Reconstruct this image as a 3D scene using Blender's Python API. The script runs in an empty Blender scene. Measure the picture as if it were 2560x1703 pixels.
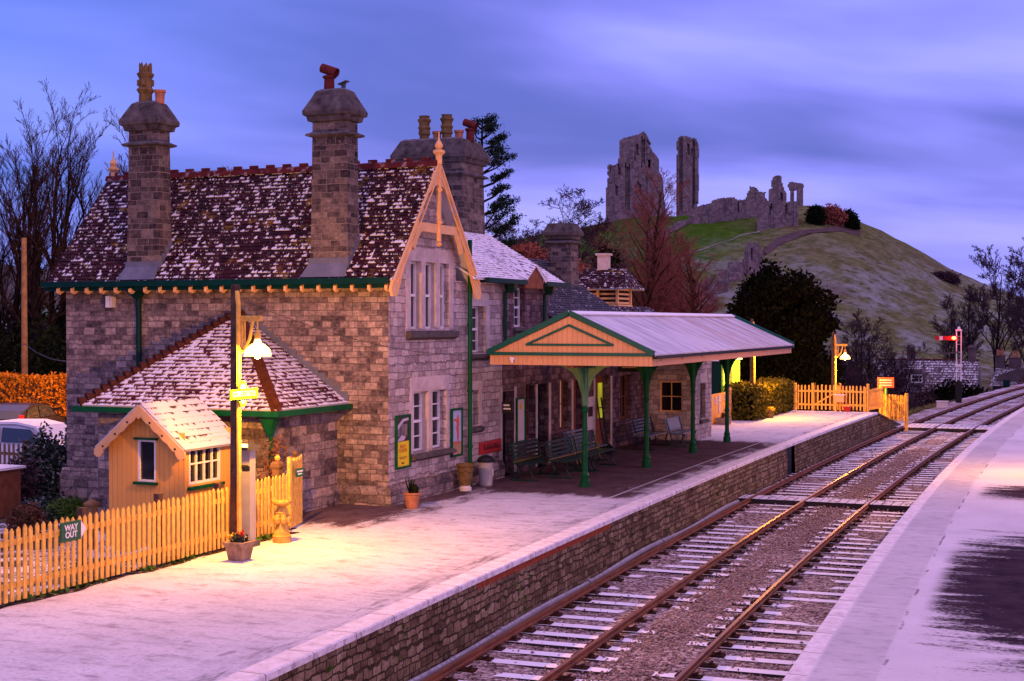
import bpy, math, random
import numpy as np
from mathutils import Vector, Matrix
R = math.radians
random.seed(7); np.random.seed(7)
SC = bpy.context.scene
COL = SC.collection
# ------------------------------------------------------------------ camera
cam_d = bpy.data.cameras.new("camera"); cam = bpy.data.objects.new("camera", cam_d); COL.objects.link(cam)
cam_d.lens = 50; cam_d.sensor_width = 36; cam_d.clip_start = 0.1; cam_d.clip_end = 3000
cam.location = (0, 0, 4.0); cam.rotation_euler = (R(90 - 0.733), 0, R(22.6))
SC.camera = cam
SC.view_settings.view_transform = 'Standard'; SC.view_settings.look = 'None'
SC.view_settings.exposure = 0.0; SC.view_settings.gamma = 1.0
SC.cycles.use_denoising = True
SC.cycles.sample_clamp_indirect = 4.0
SC.cycles.max_bounces = 5
# ------------------------------------------------------------------ node helper
class G:
    def __init__(s, nt): s.nt = nt
    def n(s, typ, ins=None, **props):
        d = s.nt.nodes.new(typ)
        for k, v in props.items(): setattr(d, k, v)
        for k, v in (ins or {}).items():
            if isinstance(v, bpy.types.NodeSocket): s.nt.links.new(v, d.inputs[k])
            else: d.inputs[k].default_value = v
        return d
    def obj(s): return s.n('ShaderNodeTexCoord').outputs['Object']
    def uv(s): return s.n('ShaderNodeTexCoord').outputs['UV']
    def pos(s): return s.n('ShaderNodeNewGeometry').outputs['Position']
    def nor(s): return s.n('ShaderNodeNewGeometry').outputs['True Normal']
    def rnd(s): return s.n('ShaderNodeObjectInfo').outputs['Random']
    def m(s, op, a, b=0.0, c=0.0, clamp=False):
        d = s.nt.nodes.new('ShaderNodeMath'); d.operation = op; d.use_clamp = clamp
        for i, v in enumerate((a, b, c)):
            if isinstance(v, bpy.types.NodeSocket): s.nt.links.new(v, d.inputs[i])
            else: d.inputs[i].default_value = v
        return d.outputs[0]
    def sep(s, v): o = s.n('ShaderNodeSeparateXYZ', {0: v}).outputs; return o[0], o[1], o[2]
    def comb(s, x=0.0, y=0.0, z=0.0): return s.n('ShaderNodeCombineXYZ', {0: x, 1: y, 2: z}).outputs[0]
    def map(s, v, scale=(1, 1, 1), loc=(0, 0, 0), rot=(0, 0, 0)):
        return s.n('ShaderNodeMapping', {'Vector': v, 'Scale': scale, 'Location': loc, 'Rotation': rot}).outputs[0]
    def noise(s, v, scale=1.0, detail=3.0, rough=0.55, dist=0.0):
        return s.n('ShaderNodeTexNoise', {'Vector': v, 'Scale': scale, 'Detail': detail, 'Roughness': rough, 'Distortion': dist}).outputs[0]
    def ncol(s, v, scale=1.0, detail=2.0):
        return s.n('ShaderNodeTexNoise', {'Vector': v, 'Scale': scale, 'Detail': detail}).outputs[1]
    def voro(s, v, scale=1.0, feature='F1', rand=1.0):
        return s.n('ShaderNodeTexVoronoi', {'Vector': v, 'Scale': scale, 'Randomness': rand}, feature=feature).outputs
    def ramp(s, f, stops, interp='LINEAR'):
        d = s.n('ShaderNodeValToRGB', {'Fac': f}); cr = d.color_ramp; cr.interpolation = interp
        while len(cr.elements) > 1: cr.elements.remove(cr.elements[-1])
        for i, (p, c) in enumerate(stops):
            e = cr.elements[0] if i == 0 else cr.elements.new(p)
            e.position = p; c = c if hasattr(c, '__len__') else (c, c, c)
            e.color = (c[0], c[1], c[2], 1)
        return d.outputs[0]
    def step(s, f, lo, hi):   # smooth 0..1
        d = s.n('ShaderNodeMapRange', {'Value': f, 'From Min': lo, 'From Max': hi}, interpolation_type='SMOOTHSTEP'); return d.outputs[0]
    def mix(s, f, a, b, blend='MIX'):
        d = s.nt.nodes.new('ShaderNodeMix'); d.data_type = 'RGBA'; d.blend_type = blend; d.clamp_factor = True
        def put(i, v):
            if isinstance(v, bpy.types.NodeSocket): s.nt.links.new(v, d.inputs[i])
            elif i == 0: d.inputs[0].default_value = v
            else: d.inputs[i].default_value = (v[0], v[1], v[2], 1) if hasattr(v, '__len__') else (v, v, v, 1)
        put(0, f); put(6, a); put(7, b)
        return d.outputs[2]
    def bump(s, h, strength=0.5, dist=0.02, normal=None):
        ins = {'Height': h, 'Strength': strength, 'Distance': dist}
        if normal: ins['Normal'] = normal
        return s.n('ShaderNodeBump', ins).outputs[0]
# ------------------------------------------------------------------ world: dusk sky with long-exposure cloud streaks
SUN_EL, SUN_AZ = 2.0, 150.0
w = bpy.data.worlds.new("World"); SC.world = w; w.use_nodes = True
nt = w.node_tree; nt.nodes.clear(); g = G(nt)
dirv = g.n('ShaderNodeTexCoord').outputs['Generated']
x, y, z = g.sep(dirv)
zc = g.m('ADD', g.m('MAXIMUM', z, 0.0), 0.18)
pv = g.comb(g.m('DIVIDE', x, zc), g.m('DIVIDE', y, zc), 0.0)
px_, py_, _ = g.sep(pv)
uu = g.m('ADD', g.m('MULTIPLY', px_, 0.923), g.m('MULTIPLY', py_, 0.384)); vv = g.m('SUBTRACT', g.m('MULTIPLY', py_, 0.923), g.m('MULTIPLY', px_, 0.384))
vs_ = g.m('ADD', vv, g.m('MULTIPLY', uu, -0.22))
n1 = g.noise(g.comb(g.m('ADD', g.m('MULTIPLY', uu, 0.55), 4.3), g.m('MULTIPLY', vs_, 0.95), 0.0), 1.3, 4, 0.45, 0.3)
n2 = g.noise(g.comb(g.m('ADD', g.m('MULTIPLY', uu, 0.8), 1.7), g.m('MULTIPLY', vs_, 2.2), 3.0), 1.2, 3, 0.4, 0.2)
cl = g.m('ADD', g.m('MULTIPLY', n1, 0.85), g.m('MULTIPLY', n2, 0.15))
cl = g.step(cl, 0.34, 0.64)
low = g.ramp(cl, [(0.0, (0.105, 0.140, 0.62)), (0.4, (0.225, 0.235, 0.95)), (0.75, (0.32, 0.335, 1.15)), (1.0, (0.43, 0.43, 1.18))])
# left part of the sky (away from the castle) is a clearer deeper blue
az = g.m('ADD', g.m('MULTIPLY', x, 0.924), g.m('MULTIPLY', y, 0.383))
leftf = g.step(az, -0.02, -0.40)
low = g.mix(g.m('MULTIPLY', leftf, 0.6), low, (0.085, 0.235, 0.98))
band = g.m('MULTIPLY', g.step(z, 0.16, 0.02), g.step(n2, 0.35, 0.6))
low = g.mix(g.m('MULTIPLY', band, 0.35), low, (0.38, 0.36, 1.06))
# overhead: paler mauve cloud that gives the soft ambient light
high = g.step(z, 0.28, 0.75)
colr = g.mix(high, low, (0.84, 0.53, 1.04))
nish = g.n('ShaderNodeTexSky', sky_type='NISHITA', sun_disc=False, sun_elevation=R(SUN_EL), sun_rotation=R(SUN_AZ)).outputs[0]
bg1 = g.n('ShaderNodeBackground', {'Color': colr, 'Strength': 1.0})
bg2 = g.n('ShaderNodeBackground', {'Color': nish, 'Strength': 0.02})
add = g.n('ShaderNodeAddShader', {0: bg1.outputs[0], 1: bg2.outputs[0]})
g.n('ShaderNodeOutputWorld', {'Surface': add.outputs[0]})
# weak glow of the dawn side, behind the camera's right shoulder
sd = bpy.data.lights.new("sun", 'SUN'); sd.energy = 0.85; sd.angle = R(60); sd.color = (1.0, 0.48, 0.68)
so = bpy.data.objects.new("sun", sd); COL.objects.link(so)
so.rotation_euler = (R(66), 0, R(58))
# ------------------------------------------------------------------ materials
MATS = {}
def new(name):
    m = bpy.data.materials.new(name); m.use_nodes = True; nt = m.node_tree; nt.nodes.clear(); g = G(nt)
    b = g.n('ShaderNodeBsdfPrincipled'); g.n('ShaderNodeOutputMaterial', {'Surface': b.outputs[0]})
    g.b = b; MATS[name] = m; return g
def fin(g, col, rough=0.8, normal=None, metal=0.0, spec=0.3, emis=None, es=0.0):
    for k, v in (('Base Color', col), ('Roughness', rough), ('Metallic', metal), ('Specular IOR Level', spec)):
        if isinstance(v, bpy.types.NodeSocket): g.nt.links.new(v, g.b.inputs[k])
        else: g.b.inputs[k].default_value = (v[0], v[1], v[2], 1) if hasattr(v, '__len__') else v
    if normal: g.nt.links.new(normal, g.b.inputs['Normal'])
    if emis is not None:
        if isinstance(emis, bpy.types.NodeSocket): g.nt.links.new(emis, g.b.inputs['Emission Color'])
        else: g.b.inputs['Emission Color'].default_value = (*emis, 1)
        g.b.inputs['Emission Strength'].default_value = es
def plain(name, c, rough=0.6, var=0.25, scale=6.0, metal=0.0, spec=0.25, bump=0.0, frost=0.0):
    if rough >= 0.7: spec = 0.04
    g = new(name); p = g.obj()
    n = g.noise(p, scale, 4, 0.6)
    dark = tuple(v * (1 - var) for v in c); lite = tuple(min(1, v * (1 + var)) for v in c)
    col = g.ramp(n, [(0.3, dark), (0.7, lite)])
    if frost:
        nz = g.sep(g.nor())[2]
        f = g.m('MULTIPLY', g.step(nz, 0.5, 0.9), g.step(g.noise(p, 14, 3), 0.35, 0.6))
        col = g.mix(g.m('MULTIPLY', f, frost), col, (0.72, 0.72, 0.78))
    nb = g.bump(g.noise(p, scale * 5, 4, 0.7), bump, 0.01) if bump else None
    fin(g, col, rough, nb, metal, spec)
def wallvec(g):
    x, y, z = g.sep(g.pos())
    return g.m('ADD', x, y), z
def stone(name, bw, rh, pal, mortar, bump=0.7, msize=0.009, wob=0.018, stain=0.5, lichen=0.0, con=1.45, rvw=0.30):
    g = new(name); u, z = wallvec(g); p = g.pos()
    zz = g.m('ADD', z, g.m('MULTIPLY', g.noise(g.comb(0, 0, z), 2.3, 2), 0.34))
    v = g.comb(u, zz, 0.0)
    d = g.n('ShaderNodeVectorMath', {0: g.ncol(g.comb(u, z, 0.0), 5.0, 2), 1: (-0.5, -0.5, 0)}, operation='ADD').outputs[0]
    d = g.n('ShaderNodeVectorMath', {0: d, 3: wob * 2}, operation='SCALE').outputs[0]
    v = g.n('ShaderNodeVectorMath', {0: v, 1: d}, operation='ADD').outputs[0]
    def br(bw_, rh_, off, sq):
        return g.n('ShaderNodeTexBrick', {'Vector': v, 'Color1': (0, 0, 0, 1), 'Color2': (1, 1, 1, 1), 'Mortar': (0.5, 0.5, 0.5, 1), 'Scale': 1.0,
            'Mortar Size': msize, 'Mortar Smooth': 0.35, 'Bias': 0.0, 'Brick Width': bw_, 'Row Height': rh_}, offset=off, offset_frequency=2, squash=sq, squash_frequency=3)
    b1 = br(bw, rh, 0.43, 0.72)
    rv = g.n('ShaderNodeSeparateColor', {0: b1.outputs[0]}).outputs[0]
    fm = b1.outputs[1]
    big = g.noise(p, 0.7, 3, 0.6); fine = g.noise(p, 16, 5, 0.65)
    mid = g.noise(g.map(p, (1, 1, 1.8)), 4.5, 5, 0.75)
    f = g.m('ADD', g.m('MULTIPLY', g.m('SUBTRACT', rv, 0.5), rvw), g.m('ADD', g.m('MULTIPLY', big, 0.6 * stain), g.m('ADD', g.m('MULTIPLY', fine, 0.55), g.m('MULTIPLY', mid, 0.55))))
    f = g.m('SUBTRACT', f, 0.06 + 0.30 * stain)
    f = g.m('ADD', g.m('MULTIPLY', g.m('SUBTRACT', f, 0.5), con), 0.47)
    col = g.ramp(f, pal)
    col = g.mix(g.m('MULTIPLY', fm, 0.8), col, mortar)  # dark mortar tones also hold the shade lying in the joints
    dirt = g.step(g.noise(g.map(p, (1, 1, 0.35)), 2.6, 5, 0.7), 0.55, 0.72)
    col = g.mix(g.m('MULTIPLY', dirt, 0.55), col, tuple(c * 0.3 for c in pal[0][1]))
    wht = g.step(g.noise(p, 9, 3, 0.7), 0.66, 0.74)
    col = g.mix(g.m('MULTIPLY', wht, 0.5), col, (0.55, 0.52, 0.5))
    if lichen:
        col = g.mix(g.m('MULTIPLY', g.step(g.noise(p, 3.3, 4, 0.7), 0.6, 0.7), lichen), col, (0.42, 0.2, 0.02))
    h = g.m('ADD', g.m('MULTIPLY', g.m('SUBTRACT', 1.0, fm), 0.8), g.m('ADD', g.m('MULTIPLY', fine, 0.45), g.m('MULTIPLY', rv, 0.35)))
    fin(g, col, 0.9, g.bump(h, bump, 0.035), spec=0.05)
PAL_A = [(0.0, (0.028, 0.021, 0.025)), (0.22, (0.088, 0.066, 0.068)), (0.45, (0.20, 0.152, 0.140)), (0.7, (0.37, 0.285, 0.24)), (1.0, (0.66, 0.54, 0.46))]
PAL_B = [(0.0, (0.14, 0.105, 0.095)), (0.25, (0.29, 0.225, 0.20)), (0.5, (0.46, 0.37, 0.33)), (0.75, (0.60, 0.50, 0.44)), (1.0, (0.72, 0.62, 0.56))]
stone('ashlar_stone', 0.31, 0.135, PAL_A, (0.12, 0.09, 0.075))
stone('front_stone', 0.34, 0.17, PAL_B, (0.17, 0.13, 0.115), bump=1.0, wob=0.045, stain=0.4)
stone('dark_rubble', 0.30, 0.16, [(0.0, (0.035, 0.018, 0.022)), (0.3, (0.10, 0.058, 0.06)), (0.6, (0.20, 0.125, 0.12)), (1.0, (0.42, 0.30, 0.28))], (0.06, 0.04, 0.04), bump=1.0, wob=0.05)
stone('plinth_stone', 0.42, 0.20, PAL_A, (0.13, 0.10, 0.085), bump=1.0, wob=0.04)
stone('chimney_stone', 0.33, 0.15, [(k, tuple(v * 0.50 for v in c)) for k, c in PAL_A], (0.24, 0.19, 0.16), bump=0.8, wob=0.015, stain=0.7)
stone('edge_rubble', 0.27, 0.13, [(0.0, (0.035, 0.022, 0.014)), (0.3, (0.12, 0.080, 0.05)), (0.6, (0.25, 0.18, 0.11)), (1.0, (0.44, 0.35, 0.26))], (0.022, 0.016, 0.012), bump=1.0, msize=0.014, wob=0.055, lichen=0.15)
stone('castle_stone', 0.9, 0.45, [(0.0, (0.035, 0.029, 0.033)), (0.3, (0.115, 0.090, 0.096)), (0.6, (0.24, 0.19, 0.19)), (1.0, (0.44, 0.36, 0.35))], (0.10, 0.08, 0.085), bump=0.5, msize=0.03, wob=0.3, stain=0.7, con=0.85, rvw=0.35)
plain('dressed_stone', (0.52, 0.43, 0.38), 0.85, 0.22, 3, bump=0.35)
plain('sill_stone', (0.10, 0.085, 0.075), 0.85, 0.4, 5, bump=0.4)
plain('cap_stone', (0.085, 0.072, 0.068), 0.9, 0.6, 4.5, bump=0.9, frost=0.15)
def tiles(name, base, alt, c, tw, thr, amount, snowc=(0.78, 0.78, 0.82), lichen=0.0, gradu=0.0, lip=0.22, jk=0.9):
    g = new(name); uv = g.uv(); u, v, _ = g.sep(uv)
    row = g.m('FLOOR', g.m('DIVIDE', v, c)); fv = g.m('FRACT', g.m('DIVIDE', v, c))
    shift = g.m('MULTIPLY', g.m('FRACT', g.m('MULTIPLY', row, 0.5)), 1.0)
    cu = g.m('ADD', g.m('DIVIDE', u, tw), shift); ci = g.m('FLOOR', cu); fu = g.m('FRACT', cu)
    rnd = g.n('ShaderNodeTexWhiteNoise', {0: g.comb(ci, row, 0)}, noise_dimensions='2D').outputs[0]
    f = g.m('ADD', g.m('MULTIPLY', rnd, 0.6), g.m('MULTIPLY', g.noise(uv, 0.8, 3), 0.4))
    col = g.ramp(f, [(0.15, base), (0.8, alt)])
    gap = g.m('ADD', g.step(fu, 0.08, 0.0), g.step(fu, 0.92, 1.0))
    col = g.mix(g.m('MULTIPLY', gap, 0.7), col, tuple(k * 0.25 for k in base))
    if lichen:
        col = g.mix(g.m('MULTIPLY', g.step(g.noise(uv, 1.3, 5, 0.7), 0.56, 0.66), lichen), col, (0.30, 0.17, 0.02))
    n = g.noise(g.comb(g.m('MULTIPLY', u, 6.5), g.m('MULTIPLY', row, 3.71), 0.0), 1.0, 4, 0.7)
    big = g.noise(uv, 0.45, 3, 0.6)
    s = g.m('ADD', g.m('ADD', g.m('MULTIPLY', n, 0.85), g.m('MULTIPLY', big, 0.15)), g.m('MULTIPLY', g.m('SUBTRACT', rnd, 0.5), 0.06))
    if gradu: s = g.m('ADD', s, g.m('MULTIPLY', u, gradu))
    jag = g.m('MULTIPLY', g.m('SUBTRACT', g.noise(uv, 26, 3, 0.7), 0.5), jk)
    sm = g.step(g.m('SUBTRACT', g.m('SUBTRACT', s, thr), g.m('MULTIPLY', g.m('ADD', fv, jag), lip)), -0.004, 0.016)
    dust = g.m('MULTIPLY', g.step(g.noise(uv, 34, 2, 0.8), 0.60, 0.72), g.step(s, thr - 0.12, thr))
    sm = g.m('MAXIMUM', sm, g.m('MULTIPLY', dust, 0.75))
    sm = g.m('MULTIPLY', sm, amount)
    col = g.mix(sm, col, snowc)
    h = g.m('ADD', g.m('MULTIPLY', rnd, 0.4), g.m('ADD', g.m('MULTIPLY', g.m('SUBTRACT', 1.0, gap), 0.5), g.m('MULTIPLY', sm, 0.5)))
    fin(g, col, g.m('ADD', 0.62, g.m('MULTIPLY', sm, 0.3)), g.bump(h, 0.6, 0.012), spec=0.06)
tiles('roof_tile', (0.014, 0.0035, 0.008), (0.050, 0.010, 0.016), 0.118, 0.17, 0.512, 0.92, lichen=0.6, lip=0.16)
tiles('lean_tile', (0.050, 0.007, 0.010), (0.12, 0.020, 0.022), 0.135, 0.19, 0.415, 0.92, lip=0.20)
tiles('snow_slate', (0.05, 0.045, 0.055), (0.11, 0.10, 0.11), 0.12, 0.2, 0.30, 1.0, lip=0.24)
tiles('dark_slate', (0.030, 0.027, 0.036), (0.065, 0.055, 0.068), 0.13, 0.2, 0.57, 0.9)
tiles('far_roof', (0.06, 0.05, 0.055), (0.12, 0.10, 0.10), 0.3, 0.5, 0.46, 0.75)
tiles('shed_roof_snow', (0.06, 0.05, 0.045), (0.12, 0.10, 0.09), 0.16, 2.2, 0.22, 0.85, snowc=(0.66, 0.62, 0.66), lip=0.30, jk=0.30)
g = new('ridge_red'); p = g.pos()
col = g.ramp(g.noise(p, 3, 4), [(0.3, (0.055, 0.010, 0.012)), (0.7, (0.12, 0.024, 0.024))])
fin(g, g.mix(g.m('MULTIPLY', g.step(g.noise(p, 5, 3), 0.54, 0.64), 0.35), col, (0.5, 0.42, 0.45)), 0.75, spec=0.05)
plain('hip_tile', (0.060, 0.020, 0.014), 0.8, 0.4, 8)
g = new('canopy_sheet'); p = g.pos(); x, y, z = g.sep(p)
frost = g.step(g.noise(g.map(p, (0.5, 1.6, 0.2)), 1.5, 5, 0.7), 0.25, 0.62)
col = g.mix(frost, (0.36, 0.34, 0.37), (0.66, 0.65, 0.70))
rust = g.m('MULTIPLY', g.step(g.noise(g.map(p, (0.22, 3.2, 0.2)), 1.4, 5, 0.75), 0.46, 0.60), g.step(g.m('ADD', y, g.m('MULTIPLY', g.noise(p, 0.5, 2), 10.0)), 41.5, 46.0))
col = g.mix(g.m('MULTIPLY', rust, 0.75), col, (0.36, 0.17, 0.06))
corr = g.n('ShaderNodeTexWave', {'Vector': p, 'Scale': 2.1, 'Distortion': 0.0}, bands_direction='Y').outputs[1]
fin(g, g.mix(g.m('MULTIPLY', g.step(corr, 0.25, 0.0), 0.25), col, (0.2, 0.18, 0.2)), 0.6, g.bump(corr, 0.8, 0.03), spec=0.15)
def boards(name, c, pitch, axis='h', rough=0.5, wear=0.0, var=0.12):
    g = new(name); p = g.pos(); x, y, z = g.sep(p)
    u = g.m('ADD', x, y) if axis == 'h' else z
    k = g.m('DIVIDE', u, pitch); f = g.m('FRACT', k)
    rnd = g.n('ShaderNodeTexWhiteNoise', {1: g.m('FLOOR', k)}, noise_dimensions='1D').outputs[0]
    groove = g.m('ADD', g.step(f, 0.08, 0.02), g.step(f, 0.92, 0.98))
    col = g.ramp(g.m('ADD', g.m('MULTIPLY', rnd, 0.5), g.m('MULTIPLY', g.noise(g.map(p, (4, 4, 0.7)), 2.5, 4), 0.5)), [(0.2, tuple(v * (1 - var) for v in c)), (0.8, c)])
    col = g.mix(g.m('MULTIPLY', groove, 0.55), col, tuple(v * 0.4 for v in c))
    if wear:
        wn = g.step(g.noise(g.map(p, (9, 9, 0.9)), 1.3, 5, 0.75), 0.60, 0.70)
        pt = g.step(g.noise(p, 0.9, 2), 0.5, 0.62)
        col = g.mix(g.m('MULTIPLY', g.m('MULTIPLY', wn, pt), wear), col, (0.07, 0.05, 0.05))
    fin(g, col, rough, g.bump(g.m('SUBTRACT', 1.0, groove), 0.5, 0.01), spec=0.35)
boards('cream_boards', (0.78, 0.37, 0.075), 0.11, wear=0.0)
boards('canopy_boards', (0.68, 0.34, 0.15), 0.125, wear=0.8)
boards('deck_boards', (0.08, 0.06, 0.055), 0.22, var=0.4)
plain('cream_paint', (0.76, 0.42, 0.16), 0.5, 0.10, 3)
plain('fence_cream', (0.78, 0.43, 0.07), 0.6, 0.26, 9, bump=0.1)
plain('white_paint', (0.72, 0.70, 0.68), 0.5, 0.08, 5)
plain('green_paint', (0.002, 0.070, 0.022), 0.45, 0.25, 5, spec=0.12)
plain('teal_paint', (0.0006, 0.026, 0.020), 0.5, 0.25, 5, spec=0.12)
plain('pale_green_paint', (0.07, 0.20, 0.09), 0.45, 0.15, 5)
plain('post_and_lamplit_green', (0.20, 0.50, 0.05), 0.5, 0.12, 2)
plain('sign_green', (0.010, 0.10, 0.045), 0.45, 0.1, 4)
plain('totem_green', (0.06, 0.20, 0.01), 0.45, 0.1, 4)
plain('red_paint', (0.42, 0.02, 0.015), 0.5, 0.15, 4)
plain('orange_red', (0.75, 0.10, 0.05), 0.5, 0.1, 4)
plain('yellow_paper', (0.80, 0.58, 0.01), 0.5, 0.05, 4)
plain('post_wood', (0.085, 0.052, 0.038), 0.85, 0.45, 9, bump=0.5)
plain('pole_wood', (0.20, 0.12, 0.06), 0.85, 0.3, 5, bump=0.4)
plain('black_paint', (0.010, 0.010, 0.012), 0.5, 0.3, 5)
plain('near_black', (0.006, 0.006, 0.008), 0.6, 0.3, 5)
plain('lead', (0.11, 0.12, 0.16), 0.55, 0.25, 3, spec=0.4)
plain('steel_grey', (0.33, 0.31, 0.29), 0.5, 0.12, 4)
plain('dark_grey', (0.06, 0.06, 0.07), 0.5, 0.2, 4)
plain('terracotta', (0.42, 0.17, 0.085), 0.8, 0.25, 6, bump=0.2)
plain('terracotta_red', (0.12, 0.022, 0.02), 0.8, 0.25, 6)
plain('buff_pot', (0.16, 0.10, 0.04), 0.8, 0.35, 6, bump=0.3)
plain('trough_stone', (0.25, 0.18, 0.13), 0.9, 0.4, 7, bump=0.7)
plain('statue_stone', (0.50, 0.30, 0.07), 0.9, 0.35, 7, bump=0.6)
plain('timber_brown', (0.20, 0.075, 0.04), 0.8, 0.3, 6)
plain('snow', (0.80, 0.80, 0.83), 0.8, 0.06, 4, bump=0.3)
plain('bark_dark', (0.014, 0.009, 0.009), 0.95, 0.4, 4)
plain('bark_warm', (0.055, 0.028, 0.018), 0.95, 0.35, 4)
plain('twig_red', (0.26, 0.082, 0.058), 0.95, 0.3, 3)
plain('twig_purple', (0.060, 0.034, 0.044), 0.95, 0.3, 3)
plain('ivy', (0.008, 0.012, 0.004), 0.7, 0.5, 3)
plain('yew_leaf', (0.006, 0.0065, 0.002), 0.75, 0.6, 2)
plain('pine_leaf', (0.010, 0.022, 0.013), 0.75, 0.5, 2)
plain('hedge_leaf', (0.10, 0.085, 0.010), 0.7, 0.55, 5)
plain('beech_leaf', (0.42, 0.15, 0.012), 0.75, 0.5, 3)
plain('shrub_leaf', (0.020, 0.036, 0.022), 0.6, 0.6, 6, frost=0.3)
plain('brown_leaf', (0.12, 0.06, 0.035), 0.8, 0.5, 6)
plain('sage_leaf', (0.10, 0.14, 0.07), 0.8, 0.4, 6, frost=0.3)
plain('moss', (0.06, 0.12, 0.02), 0.9, 0.5, 8)
plain('flower_red', (0.6, 0.03, 0.02), 0.6, 0.2, 8)
plain('flower_yellow', (0.75, 0.5, 0.03), 0.6, 0.2, 8)
plain('car_dark', (0.025, 0.022, 0.04), 0.25, 0.1, 2, spec=0.6)
plain('car_white', (0.62, 0.62, 0.66), 0.3, 0.05, 2, spec=0.5)
plain('plate_yellow', (0.75, 0.50, 0.02), 0.4, 0.03, 2)
plain('lens_red', (0.5, 0.01, 0.01), 0.25, 0.1, 3)
plain('bench_green', (0.005, 0.032, 0.022), 0.35, 0.25, 6, spec=0.3)
plain('trim_teal', (0.002, 0.085, 0.062), 0.45, 0.2, 5, spec=0.15)
plain('bench_yellow', (0.22, 0.12, 0.015), 0.5, 0.2, 6)
plain('bench_sky_reflect', (0.10, 0.14, 0.18), 0.26, 0.2, 6, spec=0.8)  # blue sky reflection on the green slats, put into the base colour
plain('brick_red', (0.26, 0.06, 0.03), 0.85, 0.4, 12, bump=0.4)
plain('cable_black', (0.03, 0.025, 0.03), 0.6, 0.1, 3)
plain('pipe_grey', (0.20, 0.19, 0.22), 0.55, 0.2, 3, frost=0.35)
plain('far_wall', (0.10, 0.075, 0.075), 0.9, 0.3, 1.5)
plain('interior_dark', (0.035, 0.024, 0.018), 0.8, 0.3, 2)
plain('paper_white', (0.62, 0.56, 0.52), 0.6, 0.08, 5)
plain('poster_sky', (0.42, 0.48, 0.62), 0.5, 0.15, 2)
plain('poster_sand', (0.45, 0.26, 0.14), 0.5, 0.15, 4)
plain('poster_figure', (0.62, 0.10, 0.05), 0.5, 0.15, 4)
plain('photo_dark', (0.05, 0.022, 0.03), 0.5, 0.5, 9)
plain('photo_pale', (0.50, 0.44, 0.44), 0.5, 0.2, 9)
g = new('glass_dark'); fin(g, (0.008, 0.008, 0.012), 0.06, spec=0.6)
g = new('car_glass'); fin(g, (0.03, 0.035, 0.05), 0.05, spec=0.7)
g = new('rail_rust'); p = g.pos(); nz = g.sep(g.nor())[2]
col = g.ramp(g.noise(g.map(p, (1, 0.3, 1)), 9, 4), [(0.3, (0.075, 0.020, 0.008)), (0.7, (0.24, 0.070, 0.018))])
top = g.step(nz, 0.8, 0.95)
fin(g, g.mix(g.m('MULTIPLY', top, 0.5), col, (0.50, 0.24, 0.16)), g.m('SUBTRACT', 0.7, g.m('MULTIPLY', top, 0.32)), metal=g.m('MULTIPLY', top, 0.7), spec=0.4)
plain('chair_rust', (0.045, 0.020, 0.013), 0.9, 0.4, 12)
g = new('sleeper_frost'); p = g.pos(); nz = g.sep(g.nor())[2]
cov = g.m('MULTIPLY', g.step(nz, 0.6, 0.9), g.step(g.m('ADD', g.noise(p, 11, 4, 0.7), g.m('MULTIPLY', g.noise(p, 1.2, 2), 0.35)), 0.36, 0.46))
fin(g, g.mix(cov, (0.035, 0.024, 0.020), (0.82, 0.82, 0.88)), 0.85, g.bump(cov, 0.4, 0.02))
g = new('deck_frost'); p = g.pos(); nz = g.sep(g.nor())[2]; x, y, z = g.sep(p)
fx = g.m('FRACT', g.m('DIVIDE', x, 0.24)); gr = g.m('ADD', g.step(fx, 0.08, 0.02), g.step(fx, 0.92, 0.98))
cov = g.m('MULTIPLY', g.m('MULTIPLY', g.step(nz, 0.6, 0.9), g.step(g.noise(p, 8, 4, 0.7), 0.36, 0.5)), g.m('SUBTRACT', 1.0, gr))
fin(g, g.mix(cov, (0.025, 0.018, 0.018), (0.66, 0.65, 0.72)), 0.85)
g = new('ballast'); p = g.pos()
vo = g.voro(p, 17.0); rv = g.n('ShaderNodeSeparateColor', {0: vo[1]}).outputs[0]
col = g.ramp(g.m('ADD', g.m('MULTIPLY', rv, 0.7), g.m('MULTIPLY', g.noise(p, 0.8, 3), 0.3)), [(0.1, (0.045, 0.028, 0.026)), (0.4, (0.20, 0.135, 0.12)), (0.7, (0.45, 0.35, 0.32)), (1.0, (0.75, 0.66, 0.64))])
x, y, z = g.sep(p)
fr = g.m('MULTIPLY', g.step(g.noise(p, 0.35, 4, 0.6), 0.45, 0.62), g.step(y, 50.0, 66.0))
fr = g.m('MULTIPLY', fr, g.step(rv, 0.15, 0.4))
col = g.mix(g.m('MULTIPLY', fr, 0.9), col, (0.68, 0.66, 0.72))
fin(g, col, 0.9, g.bump(vo[0], 1.0, 0.04), spec=0.05)
plain('ballast_stone', (0.30, 0.215, 0.19), 0.9, 0.75, 19, bump=0.3)
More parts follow.
